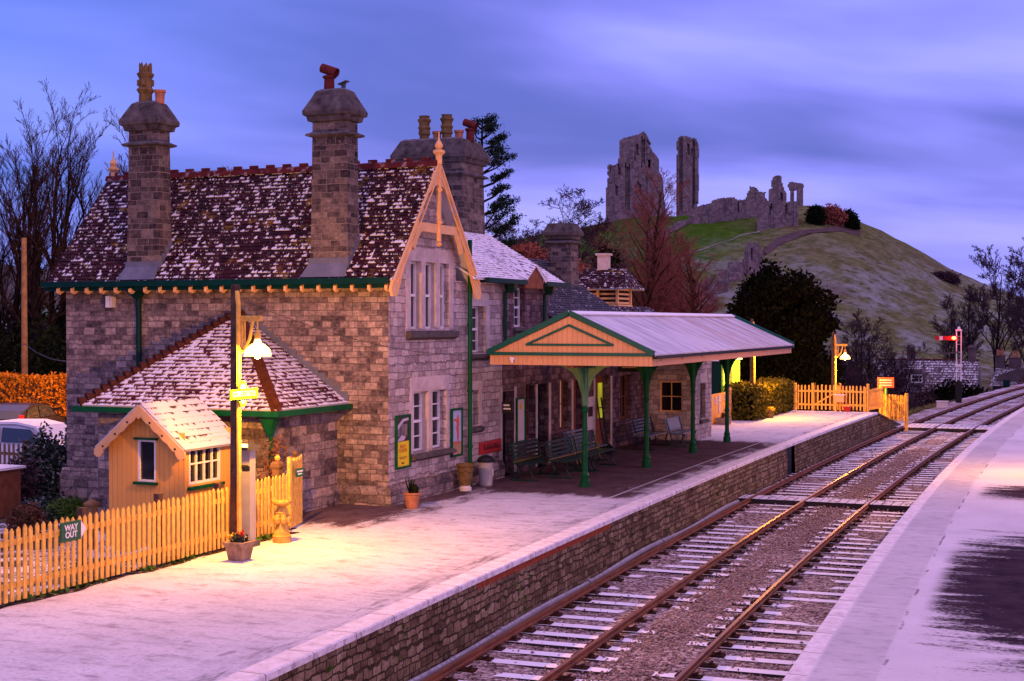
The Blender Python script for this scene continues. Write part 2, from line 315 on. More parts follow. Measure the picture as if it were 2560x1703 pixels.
# platforms: trodden frost on asphalt, bare where the canopy, the walls and feet keep it clear
def sdbox(g, x, y, cx, cy, hx, hy):
    return g.m('MAXIMUM', g.m('SUBTRACT', g.m('ABSOLUTE', g.m('SUBTRACT', x, cx)), hx), g.m('SUBTRACT', g.m('ABSOLUTE', g.m('SUBTRACT', y, cy)), hy))
def curve_x(g, y, x0, k):
    q = g.m('SUBTRACT', y, 46.0); return g.m('ADD', g.m('MULTIPLY', g.m('MULTIPLY', q, q), k), x0)
def platform_mat(name, side):
    g = new(name); p = g.pos(); x, y, z = g.sep(p)
    fine = g.noise(p, 13, 6, 0.8); mid = g.noise(p, 1.4, 4, 0.6)
    if side < 0:
        d = g.m('SUBTRACT', curve_x(g, y, -9.5, 0.0007), x)
        sd = sdbox(g, x, y, -12.9, 38.9, 3.0, 8.1)
        sd = g.m('MINIMUM', sd, sdbox(g, x, y, -14.9, 29.0, 1.55, 4.6))
        wob = g.m('MULTIPLY', g.m('SUBTRACT', g.noise(g.map(p, (2.4, 0.8, 1)), 0.9, 4, 0.65), 0.5), 2.6)
        bare = g.step(g.m('ADD', g.m('ADD', sd, wob), g.m('MULTIPLY', g.m('SUBTRACT', fine, 0.5), 1.6)), 0.35, -0.45)
        line = g.m('MULTIPLY', g.step(g.m('ABSOLUTE', g.m('SUBTRACT', d, 0.52)), 0.17, 0.10), g.m('MULTIPLY', g.step(g.noise(g.map(p, (2.5, 0.40, 1)), 2.0, 6, 0.8), 0.46, 0.62), 0.7))
        zone = g.m('MULTIPLY', g.step(d, 2.6, 1.0), g.step(y, 14.0, 21.0))
        scuff = g.m('MULTIPLY', g.m('MULTIPLY', zone, 0.75), g.step(g.noise(g.map(p, (0.7, 3.2, 1)), 2.2, 5, 0.75), 0.50, 0.66))
        fp = g.voro(g.map(p, (1.0, 0.62, 1), (0, 0, 0), (0, 0, R(12))), 3.4); fr_ = g.n('ShaderNodeSeparateColor', {0: fp[1]}).outputs[0]
        foot = g.m('MULTIPLY', g.m('MULTIPLY', g.step(fp[0], 0.26, 0.16), g.step(fr_, 0.45, 0.40)), g.m('MULTIPLY', g.step(g.noise(p, 0.35, 2), 0.44, 0.56), 0.45))
        light = g.m('MULTIPLY', g.step(g.noise(g.map(p, (1.0, 2.2, 1)), 1.6, 6, 0.75), 0.46, 0.72), 0.60)
        rgh = g.m('MULTIPLY', g.step(fine, 0.48, 0.70), 0.50)
        bare = g.m('MAXIMUM', g.m('MAXIMUM', bare, g.m('MAXIMUM', line, foot)), g.m('MAXIMUM', scuff, g.m('MAXIMUM', light, rgh)))
        bcol = g.ramp(mid, [(0.3, (0.075, 0.047, 0.052)), (0.7, (0.14, 0.092, 0.097))])
        vo = g.voro(p, 2.1, 'DISTANCE_TO_EDGE')[0]
        bcol = g.mix(g.m('MULTIPLY', g.step(vo, 0.03, 0.0), 0.6), bcol, (0.05, 0.03, 0.03))
        joint = g.step(g.m('ABSOLUTE', g.m('SUBTRACT', d, 1.05)), 0.05, 0.015)
        bare = g.m('MULTIPLY', bare, g.m('SUBTRACT', 1.0, g.m('MULTIPLY', joint, 0.6)))
    else:
        d = g.m('SUBTRACT', x, curve_x(g, y, -4.04, 0.0008))
        fe = g.m('MULTIPLY', g.m('SUBTRACT', g.noise(g.map(p, (0.55, 2.6, 1)), 1.0, 5, 0.68), 0.5), 3.4)
        e1 = g.m('SUBTRACT', g.n('ShaderNodeVectorMath', {0: g.comb(g.m('DIVIDE', g.m('SUBTRACT', x, 0.60), 3.05), g.m('DIVIDE', g.m('SUBTRACT', y, 23.3), 5.6), 0)}, operation='LENGTH').outputs[1], 1.0)
        e2 = g.m('SUBTRACT', g.n('ShaderNodeVectorMath', {0: g.comb(g.m('DIVIDE', g.m('SUBTRACT', x, -0.9), 1.7), g.m('DIVIDE', g.m('SUBTRACT', y, 35.4), 1.35), 0)}, operation='LENGTH').outputs[1], 1.0)
        sd = g.m('MINIMUM', g.m('MULTIPLY', e1, 2.4), g.m('MULTIPLY', e2, 1.4))
        bare = g.m('MULTIPLY', g.step(g.m('ADD', g.m('ADD', sd, fe), g.m('MULTIPLY', g.m('SUBTRACT', fine, 0.5), 2.4)), 0.50, -0.25), g.step(d, 1.15, 1.45))
        slab = g.m('MULTIPLY', g.step(d, 0.24, 0.30), g.step(d, 1.02, 0.96))
        sl = g.m('MULTIPLY', slab, g.m('ADD', 0.20, g.m('MULTIPLY', g.step(g.noise(g.map(p, (1, 1.6, 1)), 3.0, 5, 0.75), 0.45, 0.75), 0.4)))
        fy = g.m('FRACT', g.m('DIVIDE', y, 0.92)); jt = g.m('ADD', g.step(fy, 0.03, 0.01), g.step(fy, 0.97, 0.99))
        sl = g.m('MULTIPLY', sl, g.m('SUBTRACT', 1.0, g.m('MULTIPLY', jt, 0.6)))
        crack = g.m('MULTIPLY', g.step(g.m('ABSOLUTE', g.m('SUBTRACT', g.m('ADD', d, g.m('MULTIPLY', g.noise(p, 2.0, 3), 0.08)), 1.06)), 0.03, 0.012), g.step(g.noise(p, 0.9, 4, 0.7), 0.50, 0.60))
        rgh = g.m('MULTIPLY', g.step(fine, 0.52, 0.72), 0.30)
        bare = g.m('MAXIMUM', g.m('MAXIMUM', bare, sl), g.m('MAXIMUM', g.m('MULTIPLY', crack, 0.6), rgh))
        bcol = g.ramp(g.noise(p, 2.2, 5, 0.7), [(0.3, (0.026, 0.017, 0.028)), (0.7, (0.065, 0.044, 0.058))])
        bcol = g.mix(slab, bcol, (0.17, 0.15, 0.16))
    snow = g.ramp(g.noise(p, 0.5, 4), [(0.3, (0.54, 0.52, 0.56)), (0.7, (0.68, 0.66, 0.69))])
    col = g.mix(bare, snow, bcol)
    h = g.m('ADD', g.m('MULTIPLY', fine, 0.5), g.m('MULTIPLY', g.m('SUBTRACT', 1.0, bare), 0.6))
    fin(g, col, g.m('SUBTRACT', 0.85, g.m('MULTIPLY', bare, 0.2)), g.bump(h, 0.5, 0.025), spec=0.0)
platform_mat('platform_frost', -1)
platform_mat('platform_frost_far', 1)
g = new('coping_snow'); p = g.pos(); x, y, z = g.sep(p); nz = g.sep(g.nor())[2]
fj = g.m('FRACT', g.m('DIVIDE', y, 1.15)); jt = g.m('ADD', g.step(fj, 0.016, 0.006), g.step(fj, 0.984, 0.994))
n = g.noise(p, 5, 5, 0.7)
col = g.ramp(n, [(0.3, (0.52, 0.46, 0.46)), (0.6, (0.78, 0.74, 0.75))])
side = g.m('MULTIPLY', g.step(nz, 0.6, 0.2), g.step(g.noise(p, 6, 5, 0.75), 0.48, 0.70))
col = g.mix(g.m('MAXIMUM', g.m('MULTIPLY', jt, 0.8), g.m('MULTIPLY', side, 0.8)), col, (0.14, 0.11, 0.10))
fin(g, col, 0.85, g.bump(n, 0.3, 0.01))
g = new('ground_mix'); p = g.pos()
col = g.ramp(g.noise(p, 0.9, 6, 0.7), [(0.3, (0.030, 0.026, 0.020)), (0.55, (0.075, 0.065, 0.032)), (0.75, (0.14, 0.115, 0.06))])
fr = g.step(g.noise(p, 2.6, 5, 0.7), 0.52, 0.66)
fin(g, g.mix(g.m('MULTIPLY', fr, 0.30), col, (0.6, 0.6, 0.64)), 0.9, g.bump(g.noise(p, 12, 4), 0.6, 0.05))
g = new('soil'); p = g.pos()
fin(g, g.ramp(g.noise(p, 7, 5, 0.75), [(0.35, (0.012, 0.009, 0.006)), (0.55, (0.05, 0.035, 0.02)), (0.72, (0.45, 0.43, 0.45))]), 0.95, g.bump(g.noise(p, 14, 4), 0.8, 0.03), spec=0.02)
g = new('garden_frost'); p = g.pos()
fr = g.step(g.noise(p, 1.7, 6, 0.75), 0.44, 0.58)
col = g.ramp(g.noise(p, 6, 4), [(0.3, (0.020, 0.018, 0.014)), (0.7, (0.06, 0.055, 0.035))])
fin(g, g.mix(fr, col, (0.66, 0.66, 0.70)), 0.9, g.bump(g.noise(p, 9, 5), 0.8, 0.06))
g = new('yard_snow'); p = g.pos()
fin(g, g.ramp(g.noise(p, 0.8, 5), [(0.3, (0.35, 0.33, 0.34)), (0.6, (0.74, 0.72, 0.72))]), 0.85)
g = new('hill_grass'); p = g.pos(); x, y, z = g.sep(p)
az = g.m('DIVIDE', x, g.m('MAXIMUM', y, 1.0))       # bearing from the valley: east flank is browner
n = g.noise(p, 0.05, 6, 0.65); n2 = g.noise(g.map(p, (1, 1, 2.0)), 0.42, 7, 0.78)
gr = g.ramp(n2, [(0.28, (0.025, 0.075, 0.005)), (0.55, (0.070, 0.160, 0.012)), (0.75, (0.14, 0.23, 0.035))])
br = g.ramp(n2, [(0.30, (0.060, 0.075, 0.020)), (0.5, (0.155, 0.165, 0.060)), (0.72, (0.30, 0.30, 0.15))])
col = g.mix(g.step(g.m('ADD', x, g.m('MULTIPLY', n, 26.0)), -60.0, -46.0), gr, br)
fr = g.m('MULTIPLY', g.step(g.noise(p, 0.12, 6, 0.7), 0.40, 0.62), g.step(z, 24.0, 8.0))
col = g.mix(g.m('MULTIPLY', g.m('MULTIPLY', fr, g.step(n2, 0.36, 0.56)), 0.75), col, (0.34, 0.38, 0.38))
rd = g.step(g.noise(p, 0.033, 3, 0.6), 0.56, 0.66)
col = g.mix(g.m('MULTIPLY', rd, 0.5), col, (0.11, 0.05, 0.04))
fin(g, col, 0.95, g.bump(n2, 1.0, 1.2), spec=0.02)
g = new('far_hill'); p = g.pos()
fin(g, g.ramp(g.noise(p, 0.02, 5), [(0.35, (0.030, 0.035, 0.024)), (0.6, (0.07, 0.06, 0.05)), (0.75, (0.15, 0.14, 0.14))]), 0.95)
def emit(name, c, s):
    g = new(name); fin(g, (0.8, 0.7, 0.5), 0.4, emis=c, es=s)
emit('lamp_glow', (1.0, 0.55, 0.10), 5.5)
emit('signal_glow', (1.0, 0.10, 0.015), 14.0)
emit('strip_glow', (1.0, 0.75, 0.35), 2.5)
g = new('lit_door'); p = g.pos(); x, y, z = g.sep(p)
k = g.ramp(g.noise(g.map(p, (2, 2, 1)), 1.6, 3), [(0.35, (0.20, 0.20, 0.004)), (0.65, (0.62, 0.60, 0.02))])
fin(g, (0.2, 0.2, 0.02), 0.4, emis=k, es=0.75)
emit('dim_window', (0.30, 0.16, 0.07), 0.25)
# ------------------------------------------------------------------ mesh builder
def wloc(o):
    v = Vector((0, 0, 0))
    while o is not None: v = v + o.location; o = o.parent
    return v
class MB:
    def __init__(s): s.v = []; s.f = []; s.uv = []; s.mi = []
    def add(s, vs, fs, uvs=None, mi=0):
        b = len(s.v); s.v += [tuple(map(float, v)) for v in vs]
        for i, f in enumerate(fs):
            s.f.append([b + k for k in f]); s.mi.append(mi)
            s.uv.append(uvs[i] if uvs else None)
        return s
    def box(s, x0, x1, y0, y1, z0, z1, mi=0, M=None):
        vs = [(x0, y0, z0), (x1, y0, z0), (x1, y1, z0), (x0, y1, z0), (x0, y0, z1), (x1, y0, z1), (x1, y1, z1), (x0, y1, z1)]
        if M is not None: vs = [tuple(M @ Vector(v)) for v in vs]
        return s.add(vs, [(0, 3, 2, 1), (4, 5, 6, 7), (0, 1, 5, 4), (1, 2, 6, 5), (2, 3, 7, 6), (3, 0, 4, 7)], None, mi)
    def bar(s, a, b, w, h, mi=0, up=(0, 0, 1)):
        a, b = Vector(a), Vector(b); d = (b - a).normalized(); sd = d.cross(Vector(up))
        if sd.length < 1e-4: sd = Vector((1, 0, 0))
        sd.normalize(); u = sd.cross(d).normalized()
        vs = [p + sd * i * w / 2 + u * j * h / 2 for p in (a, b) for i, j in ((-1, -1), (1, -1), (1, 1), (-1, 1))]
        return s.add(vs, [(0, 3, 2, 1), (4, 5, 6, 7), (0, 1, 5, 4), (1, 2, 6, 5), (2, 3, 7, 6), (3, 0, 4, 7)], None, mi)
    def prism(s, pts, ax, a0, a1, mi=0):
        def P(p, a): return (a, p[0], p[1]) if ax == 'x' else ((p[0], a, p[1]) if ax == 'y' else (p[0], p[1], a))
        n = len(pts); vs = [P(p, a0) for p in pts] + [P(p, a1) for p in pts]
        return s.add(vs, [tuple(range(n))[::-1], tuple(range(n, 2 * n))] + [(i, (i + 1) % n, n + (i + 1) % n, n + i) for i in range(n)], None, mi)
    def tube(s, pts, rad, n=8, mi=0, cap=True):
        pts = [Vector(p) for p in pts]; k = len(pts)
        if not hasattr(rad, '__len__'): rad = [rad] * k
        vs = []; prev = None
        for i, p in enumerate(pts):
            d = (pts[min(i + 1, k - 1)] - pts[max(i - 1, 0)]).normalized()
            a = prev if prev else (Vector((0, 0, 1)) if abs(d.z) < 0.9 else Vector((1, 0, 0)))
            sd = d.cross(a).normalized() if d.cross(a).length > 1e-5 else Vector((1, 0, 0)); u = sd.cross(d)
            prev = u
            for j in range(n):
                t = 2 * math.pi * j / n; vs.append(p + (sd * math.cos(t) + u * math.sin(t)) * rad[i])
        fs = [(i * n + j, i * n + (j + 1) % n, (i + 1) * n + (j + 1) % n, (i + 1) * n + j) for i in range(k - 1) for j in range(n)]
        if cap: fs += [tuple(range(n))[::-1], tuple(range((k - 1) * n, k * n))]
        return s.add(vs, fs, None, mi)
    def lathe(s, prof, c=(0, 0, 0), n=16, mi=0, sx=1, sy=1):
        vs = [(c[0] + r * math.cos(2 * math.pi * j / n) * sx, c[1] + r * math.sin(2 * math.pi * j / n) * sy, c[2] + z) for r, z in prof for j in range(n)]
        k = len(prof)
        fs = [(i * n + j, i * n + (j + 1) % n, (i + 1) * n + (j + 1) % n, (i + 1) * n + j) for i in range(k - 1) for j in range(n)]
        fs += [tuple(range(n))[::-1], tuple(range((k - 1) * n, k * n))]
        return s.add(vs, fs, None, mi)
    def rings(s, cx, cy, lv, mi=0):        # stacked rectangles (z, hx, hy)
        vs = [(cx + a * hx, cy + b * hy, z) for z, hx, hy in lv for a, b in ((-1, -1), (1, -1), (1, 1), (-1, 1))]
        k = len(lv)
        fs = [(i * 4 + j, i * 4 + (j + 1) % 4, i * 4 + 4 + (j + 1) % 4, i * 4 + 4 + j) for i in range(k - 1) for j in range(4)]
        return s.add(vs, fs + [(3, 2, 1, 0), tuple(range(k * 4 - 4, k * 4))], None, mi)
    def build(s, name, mats, parent=None, origin=None, smooth=False, kind=None, label=None):
        me = bpy.data.meshes.new(name)
        off = wloc(parent) if parent else Vector(origin or (0, 0, 0))
        va = np.array(s.v, dtype=float) - np.array(off)
        me.from_pydata(va.tolist(), [], s.f)
        if not isinstance(mats, (list, tuple)): mats = [mats]
        for m in mats: me.materials.append(MATS[m])
        if len(mats) > 1: me.polygons.foreach_set('material_index', s.mi)
        if any(u for u in s.uv):
            l = me.uv_layers.new(name='UVMap'); i = 0
            for f, u in zip(s.f, s.uv):
                for k in range(len(f)):
                    l.data[i].uv = u[k] if u else (0, 0); i += 1
        if smooth: me.polygons.foreach_set('use_smooth', [True] * len(me.polygons))
        me.validate(); me.update()
        o = bpy.data.objects.new(name, me); COL.objects.link(o)
        if parent: o.parent = parent
        elif origin: o.location = origin
        if kind: o['kind'] = kind
        if label: o['label'] = label
        return o
def tag(o, label, cat, group=None, kind=None):
    o['label'] = label; o['category'] = cat
    if group: o['group'] = group
    if kind: o['kind'] = kind
    return o
def thing(name, label, cat, loc=(0, 0, 0), rz=0.0, group=None):
    o = bpy.data.objects.new(name, None); COL.objects.link(o); o.location = loc; o.rotation_euler = (0, 0, rz)
    o.empty_display_size = 0.2
    return tag(o, label, cat, group)
def dup(o, loc=None, rz=None, label=None, parent=None, scale=None):
    c = o.copy(); COL.objects.link(c)
    if parent is not None: c.parent = parent
    if loc is not None: c.location = loc
    if rz is not None: c.rotation_euler = (0, 0, rz)
    if scale is not None: c.scale = (scale,) * 3 if not hasattr(scale, '__len__') else scale
    if label: c['label'] = label
    for ch in list(o.children): dup(ch, parent=c)
    return c
def text(body, size, mat, name, M, parent=None, ex=0.002, align='CENTER', bold=0.0, sx=1.0):
    cu = bpy.data.curves.new(name, 'FONT'); cu.body = body; cu.size = size; cu.extrude = ex; cu.align_x = align; cu.align_y = 'CENTER'; cu.offset = bold; cu.space_line = 0.85
    t = bpy.data.objects.new(name, cu); COL.objects.link(t)
    me = bpy.data.meshes.new_from_object(t.evaluated_get(bpy.context.evaluated_depsgraph_get())); bpy.data.objects.remove(t)
    me.transform(M @ Matrix.Diagonal((sx, 1, 1, 1))); off = wloc(parent) if parent else Vector((0, 0, 0)); me.transform(Matrix.Translation(-off))
    me.materials.clear(); me.materials.append(MATS[mat])
    o = bpy.data.objects.new(name, me); COL.objects.link(o); o.parent = parent
    return o
FACE_Y = Matrix.Rotation(R(90), 4, 'X')                      # text facing -y
FACE_X = Matrix.Rotation(R(90), 4, 'Z') @ Matrix.Rotation(R(90), 4, 'X')   # text facing +x
def T(x, y, z): return Matrix.Translation((x, y, z))
# wall with openings: axis 'x' -> plane x=c facing +x, 'y' -> plane y=c facing -y; holes (u0,u1,z0,z1), reveals go inwards
def wall(mb, ax, c, u0, u1, z0, z1, holes=(), depth=0.32, inward=-1, mi=0, rmi=None):
    us = sorted({u0, u1, *[h[0] for h in holes], *[h[1] for h in holes]}); zs = sorted({z0, z1, *[h[2] for h in holes], *[h[3] for h in holes]})
    def P(u, z, d=0.0): return (c + inward * d, u, z) if ax == 'x' else (u, c + inward * d, z)
    for a, b in zip(us, us[1:]):
        for e, f in zip(zs, zs[1:]):
            mu, mz = (a + b) / 2, (e + f) / 2
            if any(h[0] < mu < h[1] and h[2] < mz < h[3] for h in holes): continue
            mb.add([P(a, e), P(b, e), P(b, f), P(a, f)], [(0, 1, 2, 3) if ax == 'x' else (0, 1, 2, 3)], None, mi)
    r = mi if rmi is None else rmi
    for a, b, e, f in [h[:4] for h in holes]:
        q = [(a, e), (b, e), (b, f), (a, f)]
        for i in range(4):
            p0, p1 = q[i], q[(i + 1) % 4]
            mb.add([P(*p0), P(*p1), P(*p1, depth), P(*p0, depth)], [(0, 1, 2, 3)], None, r)
def courses(mb, A, B, C, D, c, lift=0.028, jit=0.004, seg=0.55, edge=0.05):
    """stepped roof covering: A,B eave ends, D,C ridge ends"""
    A, B, C, D = map(Vector, (A, B, C, D)); L = ((D + C) / 2 - (A + B) / 2).length
    nrm = (B - A).cross((D + C) / 2 - (A + B) / 2).normalized()
    if nrm.z < 0: nrm = -nrm
    ud = (B - A).normalized(); n = max(2, round(L / c)); rr = random.Random(5)
    upd = ((D + C) / 2 - (A + B) / 2); vl = upd.length; vd = nrm.cross(ud); vd = vd if vd.dot(upd) > 0 else -vd
    for i in range(n):
        t0, t1 = i / n, (i + 1) / n + 0.15 / n
        t1 = min(t1, 1.0)
        a, b = A.lerp(D, t0), B.lerp(C, t0); d, e = A.lerp(D, t1), B.lerp(C, t1)
        m = max(1, int((b - a).length / seg))
        lo = []; hi = []; loz = []
        for k in range(m + 1):
            s_ = k / m; j = rr.uniform(-jit, jit)
            pl = a.lerp(b, s_) + nrm * (lift + j); ph = d.lerp(e, s_) + nrm * 0.004
            lo.append(pl); hi.append(ph); loz.append(a.lerp(b, s_) - nrm * 0.01)
        def U(p, vv): return ((p - A).dot(ud), vv)
        vs = lo + hi + loz; q = m + 1; fs = []; uv = []
        for k in range(m):
            fs.append((k, k + 1, q + k + 1, q + k)); v0, v1 = (i + 0.02) * c, (i + 0.98) * c
            uv.append([U(lo[k], v0), U(lo[k + 1], v0), U(hi[k + 1], v1), U(hi[k], v1)])
            fs.append((2 * q + k, 2 * q + k + 1, k + 1, k)); uv.append([U(lo[k], v0), U(lo[k + 1], v0), U(lo[k + 1], v0), U(lo[k], v0)])
        mb.add(vs, fs, uv)
    # underside and edges
    t = nrm * -edge
    mb.add([A + t, B + t, C + t, D + t, A, B, C, D], [(0, 3, 2, 1), (0, 1, 5, 4), (1, 2, 6, 5), (2, 3, 7, 6), (3, 0, 4, 7)], [[(0, 0)] * 4] * 5)
# big meshes from numpy
def npmesh(name, v, f, mat, parent=None, origin=None, kind=None, smooth=False):
    me = bpy.data.meshes.new(name); v = np.asarray(v, np.float32); f = np.asarray(f, np.int32); k = f.shape[1]
    off = np.array(wloc(parent) if parent else (origin or (0, 0, 0)), np.float32)
    me.vertices.add(len(v)); me.vertices.foreach_set('co', (v - off).ravel())
    me.loops.add(f.size); me.loops.foreach_set('vertex_index', f.ravel())
    me.polygons.add(len(f)); me.polygons.foreach_set('loop_start', np.arange(0, f.size, k, dtype=np.int32))
    me.polygons.foreach_set('loop_total', np.full(len(f), k, np.int32))
    if smooth: me.polygons.foreach_set('use_smooth', np.ones(len(f), bool))
    me.materials.append(MATS[mat]); me.update(calc_edges=True); me.validate()
    o = bpy.data.objects.new(name, me); COL.objects.link(o)
    if parent: o.parent = parent
    elif origin: o.location = origin
    if kind: o['kind'] = kind
    return o
def leaves(name, pts, size, mat, parent=None, origin=None, seed=1, aspect=0.55, up=0.0, nrm=None, kind=None):
    r = np.random.RandomState(seed); n = len(pts)
    a = r.normal(size=(n, 3)); a[:, 2] += up; a /= np.linalg.norm(a, axis=1)[:, None]
    b = r.normal(size=(n, 3)); b = np.cross(a, b); b /= np.linalg.norm(b, axis=1)[:, None] + 1e-9
    s = size * r.uniform(0.6, 1.4, (n, 1)); A = a * s; B = b * s * aspect
    v = np.stack([pts - A, pts + B, pts + A, pts - B], 1).reshape(-1, 3)
    return npmesh(name, v, np.arange(4 * n).reshape(n, 4), mat, parent, origin, kind)
def blob_pts(n, cs, seed=1, shell=0.55):
    """points through lumps (x,y,z,rx,ry,rz), denser near the surface"""
    r = np.random.RandomState(seed); cs = np.array(cs, float); wt = cs[:, 3] * cs[:, 4] * cs[:, 5]
    idx = r.choice(len(cs), n, p=wt / wt.sum()); d = r.normal(size=(n, 3)); d /= np.linalg.norm(d, axis=1)[:, None]
    rad = shell + (1 - shell) * r.uniform(0, 1, (n, 1)) ** 0.6; rad *= 1 + 0.10 * r.normal(size=(n, 1))
    return cs[idx, :3] + d * rad * cs[idx, 3:6]
def bare_tree(seed, H, mats=('bark_dark', 'bark_dark'), spread=0.55, up=0.35, n1=13, n2=7, n3=6, n4=4, r0=None, start=0.22, lean=0.0, twig=0.008, stems=1, l1=0.45):
    """returns (trunk MB-like arrays, twig arrays); each limb is a bent tapering tube"""
    r = np.random.RandomState(seed); r0 = r0 or H * 0.016
    out = [([], []), ([], [])]
    def limb(p, d, L, ra, rb, segs, sides, bend, grav):
        P = [np.array(p, float)]; d = np.array(d, float)
        for i in range(segs):
            d = d + r.normal(size=3) * bend; d[2] += grav; d /= np.linalg.norm(d); P.append(P[-1] + d * L / segs)
        return np.array(P)
    def mesh(P, ra, rb, sides, which):
        V, F = out[which]; base = sum(len(x) for x in V); k = len(P)
        d = P[-1] - P[0]; d /= np.linalg.norm(d) + 1e-9; a = np.cross(d, [0.31, 0.95, 0.05] if abs(d[1]) < 0.9 else [1, 0, 0]); a /= np.linalg.norm(a); b = np.cross(d, a)
        t = np.arange(sides) * 2 * math.pi / sides; ring = np.outer(np.cos(t), a) + np.outer(np.sin(t), b)
        rad = np.linspace(ra, rb, k)
        V.append((P[:, None, :] + ring[None] * rad[:, None, None]).reshape(-1, 3))
        i = np.arange(k - 1)[:, None] * sides; j = np.arange(sides)[None]; j2 = (j + 1) % sides
        F.append(np.stack([i + j, i + j2, i + sides + j2, i + sides + j], -1).reshape(-1, 4) + base)
    def kids(P, ra, rb, L, lev, cnt, st):
        n = cnt[0]
        for q in range(n):
            t = st + (1 - st) * (q + r.uniform(0, 1)) / n; i = min(int(t * (len(P) - 1)), len(P) - 2); f = t * (len(P) - 1) - i
            p = P[i] * (1 - f) + P[i + 1] * f; ax = P[i + 1] - P[i]; ax /= np.linalg.norm(ax)
            s = r.normal(size=3); s -= ax * s.dot(ax); s /= np.linalg.norm(s)
            d = ax * (1 - spread) + s * spread + np.array([0, 0, up * (0.5 if lev > 1 else 1)]); d /= np.linalg.norm(d)
            l = L * (l1 if lev == 1 else 0.5) * (1.15 - 0.65 * t) * r.uniform(0.7, 1.15); rr = max((ra + (rb - ra) * t) * 0.55, twig)
            C = limb(p, d, l, rr, twig * 0.6, 4 if lev < 3 else 2, 4, 0.13, 0.02 * up)
            mesh(C, rr, max(rr * 0.3, twig * 0.6), 5 if lev == 1 else (4 if lev == 2 else 3), 0 if lev < 2 else 1)
            if len(cnt) > 1: kids(C, rr, twig, l, lev + 1, cnt[1:], 0.2)
    for s_ in range(stems):
        ang = r.uniform(0, 6.28); off = np.array([math.cos(ang), math.sin(ang), 0]) * (0.0 if stems == 1 else 0.25)
        h = H * (1 if stems == 1 else r.uniform(0.75, 1.0))
        P = limb(off, np.array([lean, 0, 1.0]) + (off * 0.55), h, r0, r0 * 0.12, 9, 7, 0.045, 0.03)
        mesh(P, r0, r0 * 0.15, 7, 0); kids(P, r0, r0 * 0.15, h, 1, [n1, n2, n3, n4], start)
    return [(np.concatenate(V), np.concatenate(F)) for V, F in out]
def place_tree(name, label, cat, arr, loc, mats, group=None, rz=0.0, tname='trunk', cname='branches'):
    t = thing(name, label, cat, (0, 0, 0), 0, group)
    npmesh(tname, arr[0][0], arr[0][1], mats[0], t, smooth=True); npmesh(cname, arr[1][0], arr[1][1], mats[1], t)
    t.location = loc; t.rotation_euler = (0, 0, rz); return t
# ------------------------------------------------------------------ ground, track bed, platforms
def xl(y): return -9.5 + 0.0007 * (y - 46) ** 2          # left platform edge
def xr(y): return -4.04 + 0.0008 * (y - 46) ** 2         # right platform edge
def xc(y, k): return (-8.40 if k == 0 else -5.17) + 0.0007 * (y - 46) ** 2   # track centre lines
def smooth(a, b, v):
    t = min(1, max(0, (v - a) / (b - a))); return t * t * (3 - 2 * t)
def ground_z(x, y):
    c = xc(y, 0); d = c - x
    if y < 63: z = -0.47 if x < xl(y) - 0.6 else -1.42
    else: z = -1.42
    if y > 58: z += (-0.9 - z) * 0.0
    dl = smooth(3.4, 5.5, d) * 0.55 * smooth(60, 70, y)            # cess bank, then down to the valley
    z += dl * (1 if y >= 63 else 0)
    z -= 5.4 * smooth(3.0, 10, d) * smooth(68, 94, y)
    if y > 63: z -= 0.5 * smooth(14, 30, d) * (1 - smooth(78, 100, y)) * 0
    return z
def grid(name, xs, ys, fz, mat, kind='structure'):
    v = [(x, y, fz(x, y)) for y in ys for x in xs]; nx = len(xs)
    f = [(j * nx + i, j * nx + i + 1, (j + 1) * nx + i + 1, (j + 1) * nx + i) for j in range(len(ys) - 1) for i in range(nx - 1)]
    return npmesh(name, v, f, mat, None, None, kind, smooth=True)
xs = sorted(set([-500, -380, -280, -210, -160, -120, -95, -80, -70, -62] + [-56 + 2 * i for i in range(20)] + [-17 + 0.6 * i for i in range(30)] + [2, 4, 8, 12, 20, 35, 60, 110, 200, 340]))
ys = [-60, -20, -5] + [0 + 3 * i for i in range(21)] + [62.9, 63.2] + [65 + 3 * i for i in range(30)] + [160, 175, 195, 220, 260, 320, 400, 520, 700, 1000]
grid('ground', xs, ys, ground_z, 'ground_mix')
def strip(name, y0, y1, fl, fr, z, mat, step=1.5, zf=None, kind='structure', cols=2):
    n = max(2, int((y1 - y0) / step)); v = []; f = []
    for i in range(n + 1):
        y = y0 + (y1 - y0) * i / n
        for c in range(cols):
            x = fl(y) + (fr(y) - fl(y)) * c / (cols - 1); v.append((x, y, zf(x, y) if zf else z))
    f = [(i * cols + c, i * cols + c + 1, (i + 1) * cols + c + 1, (i + 1) * cols + c) for i in range(n) for c in range(cols - 1)]
    return npmesh(name, v, f, mat, None, None, kind, smooth=True)
rb = np.random.RandomState(3)
def bed_z(x, y):
    return -1.085 + 0.02 * math.sin(x * 2.1 + y * 0.7) + 0.015 * math.sin(y * 1.9 - x)
strip('ballast_bed', -6, 150, lambda y: xl(y) + 0.05 if y < 63 else xc(y, 0) - 2.2, lambda y: xr(y) - 0.02 if y < 80 else xc(y, 1) + 2.2, 0, 'ballast', 0.7, bed_z, cols=14)
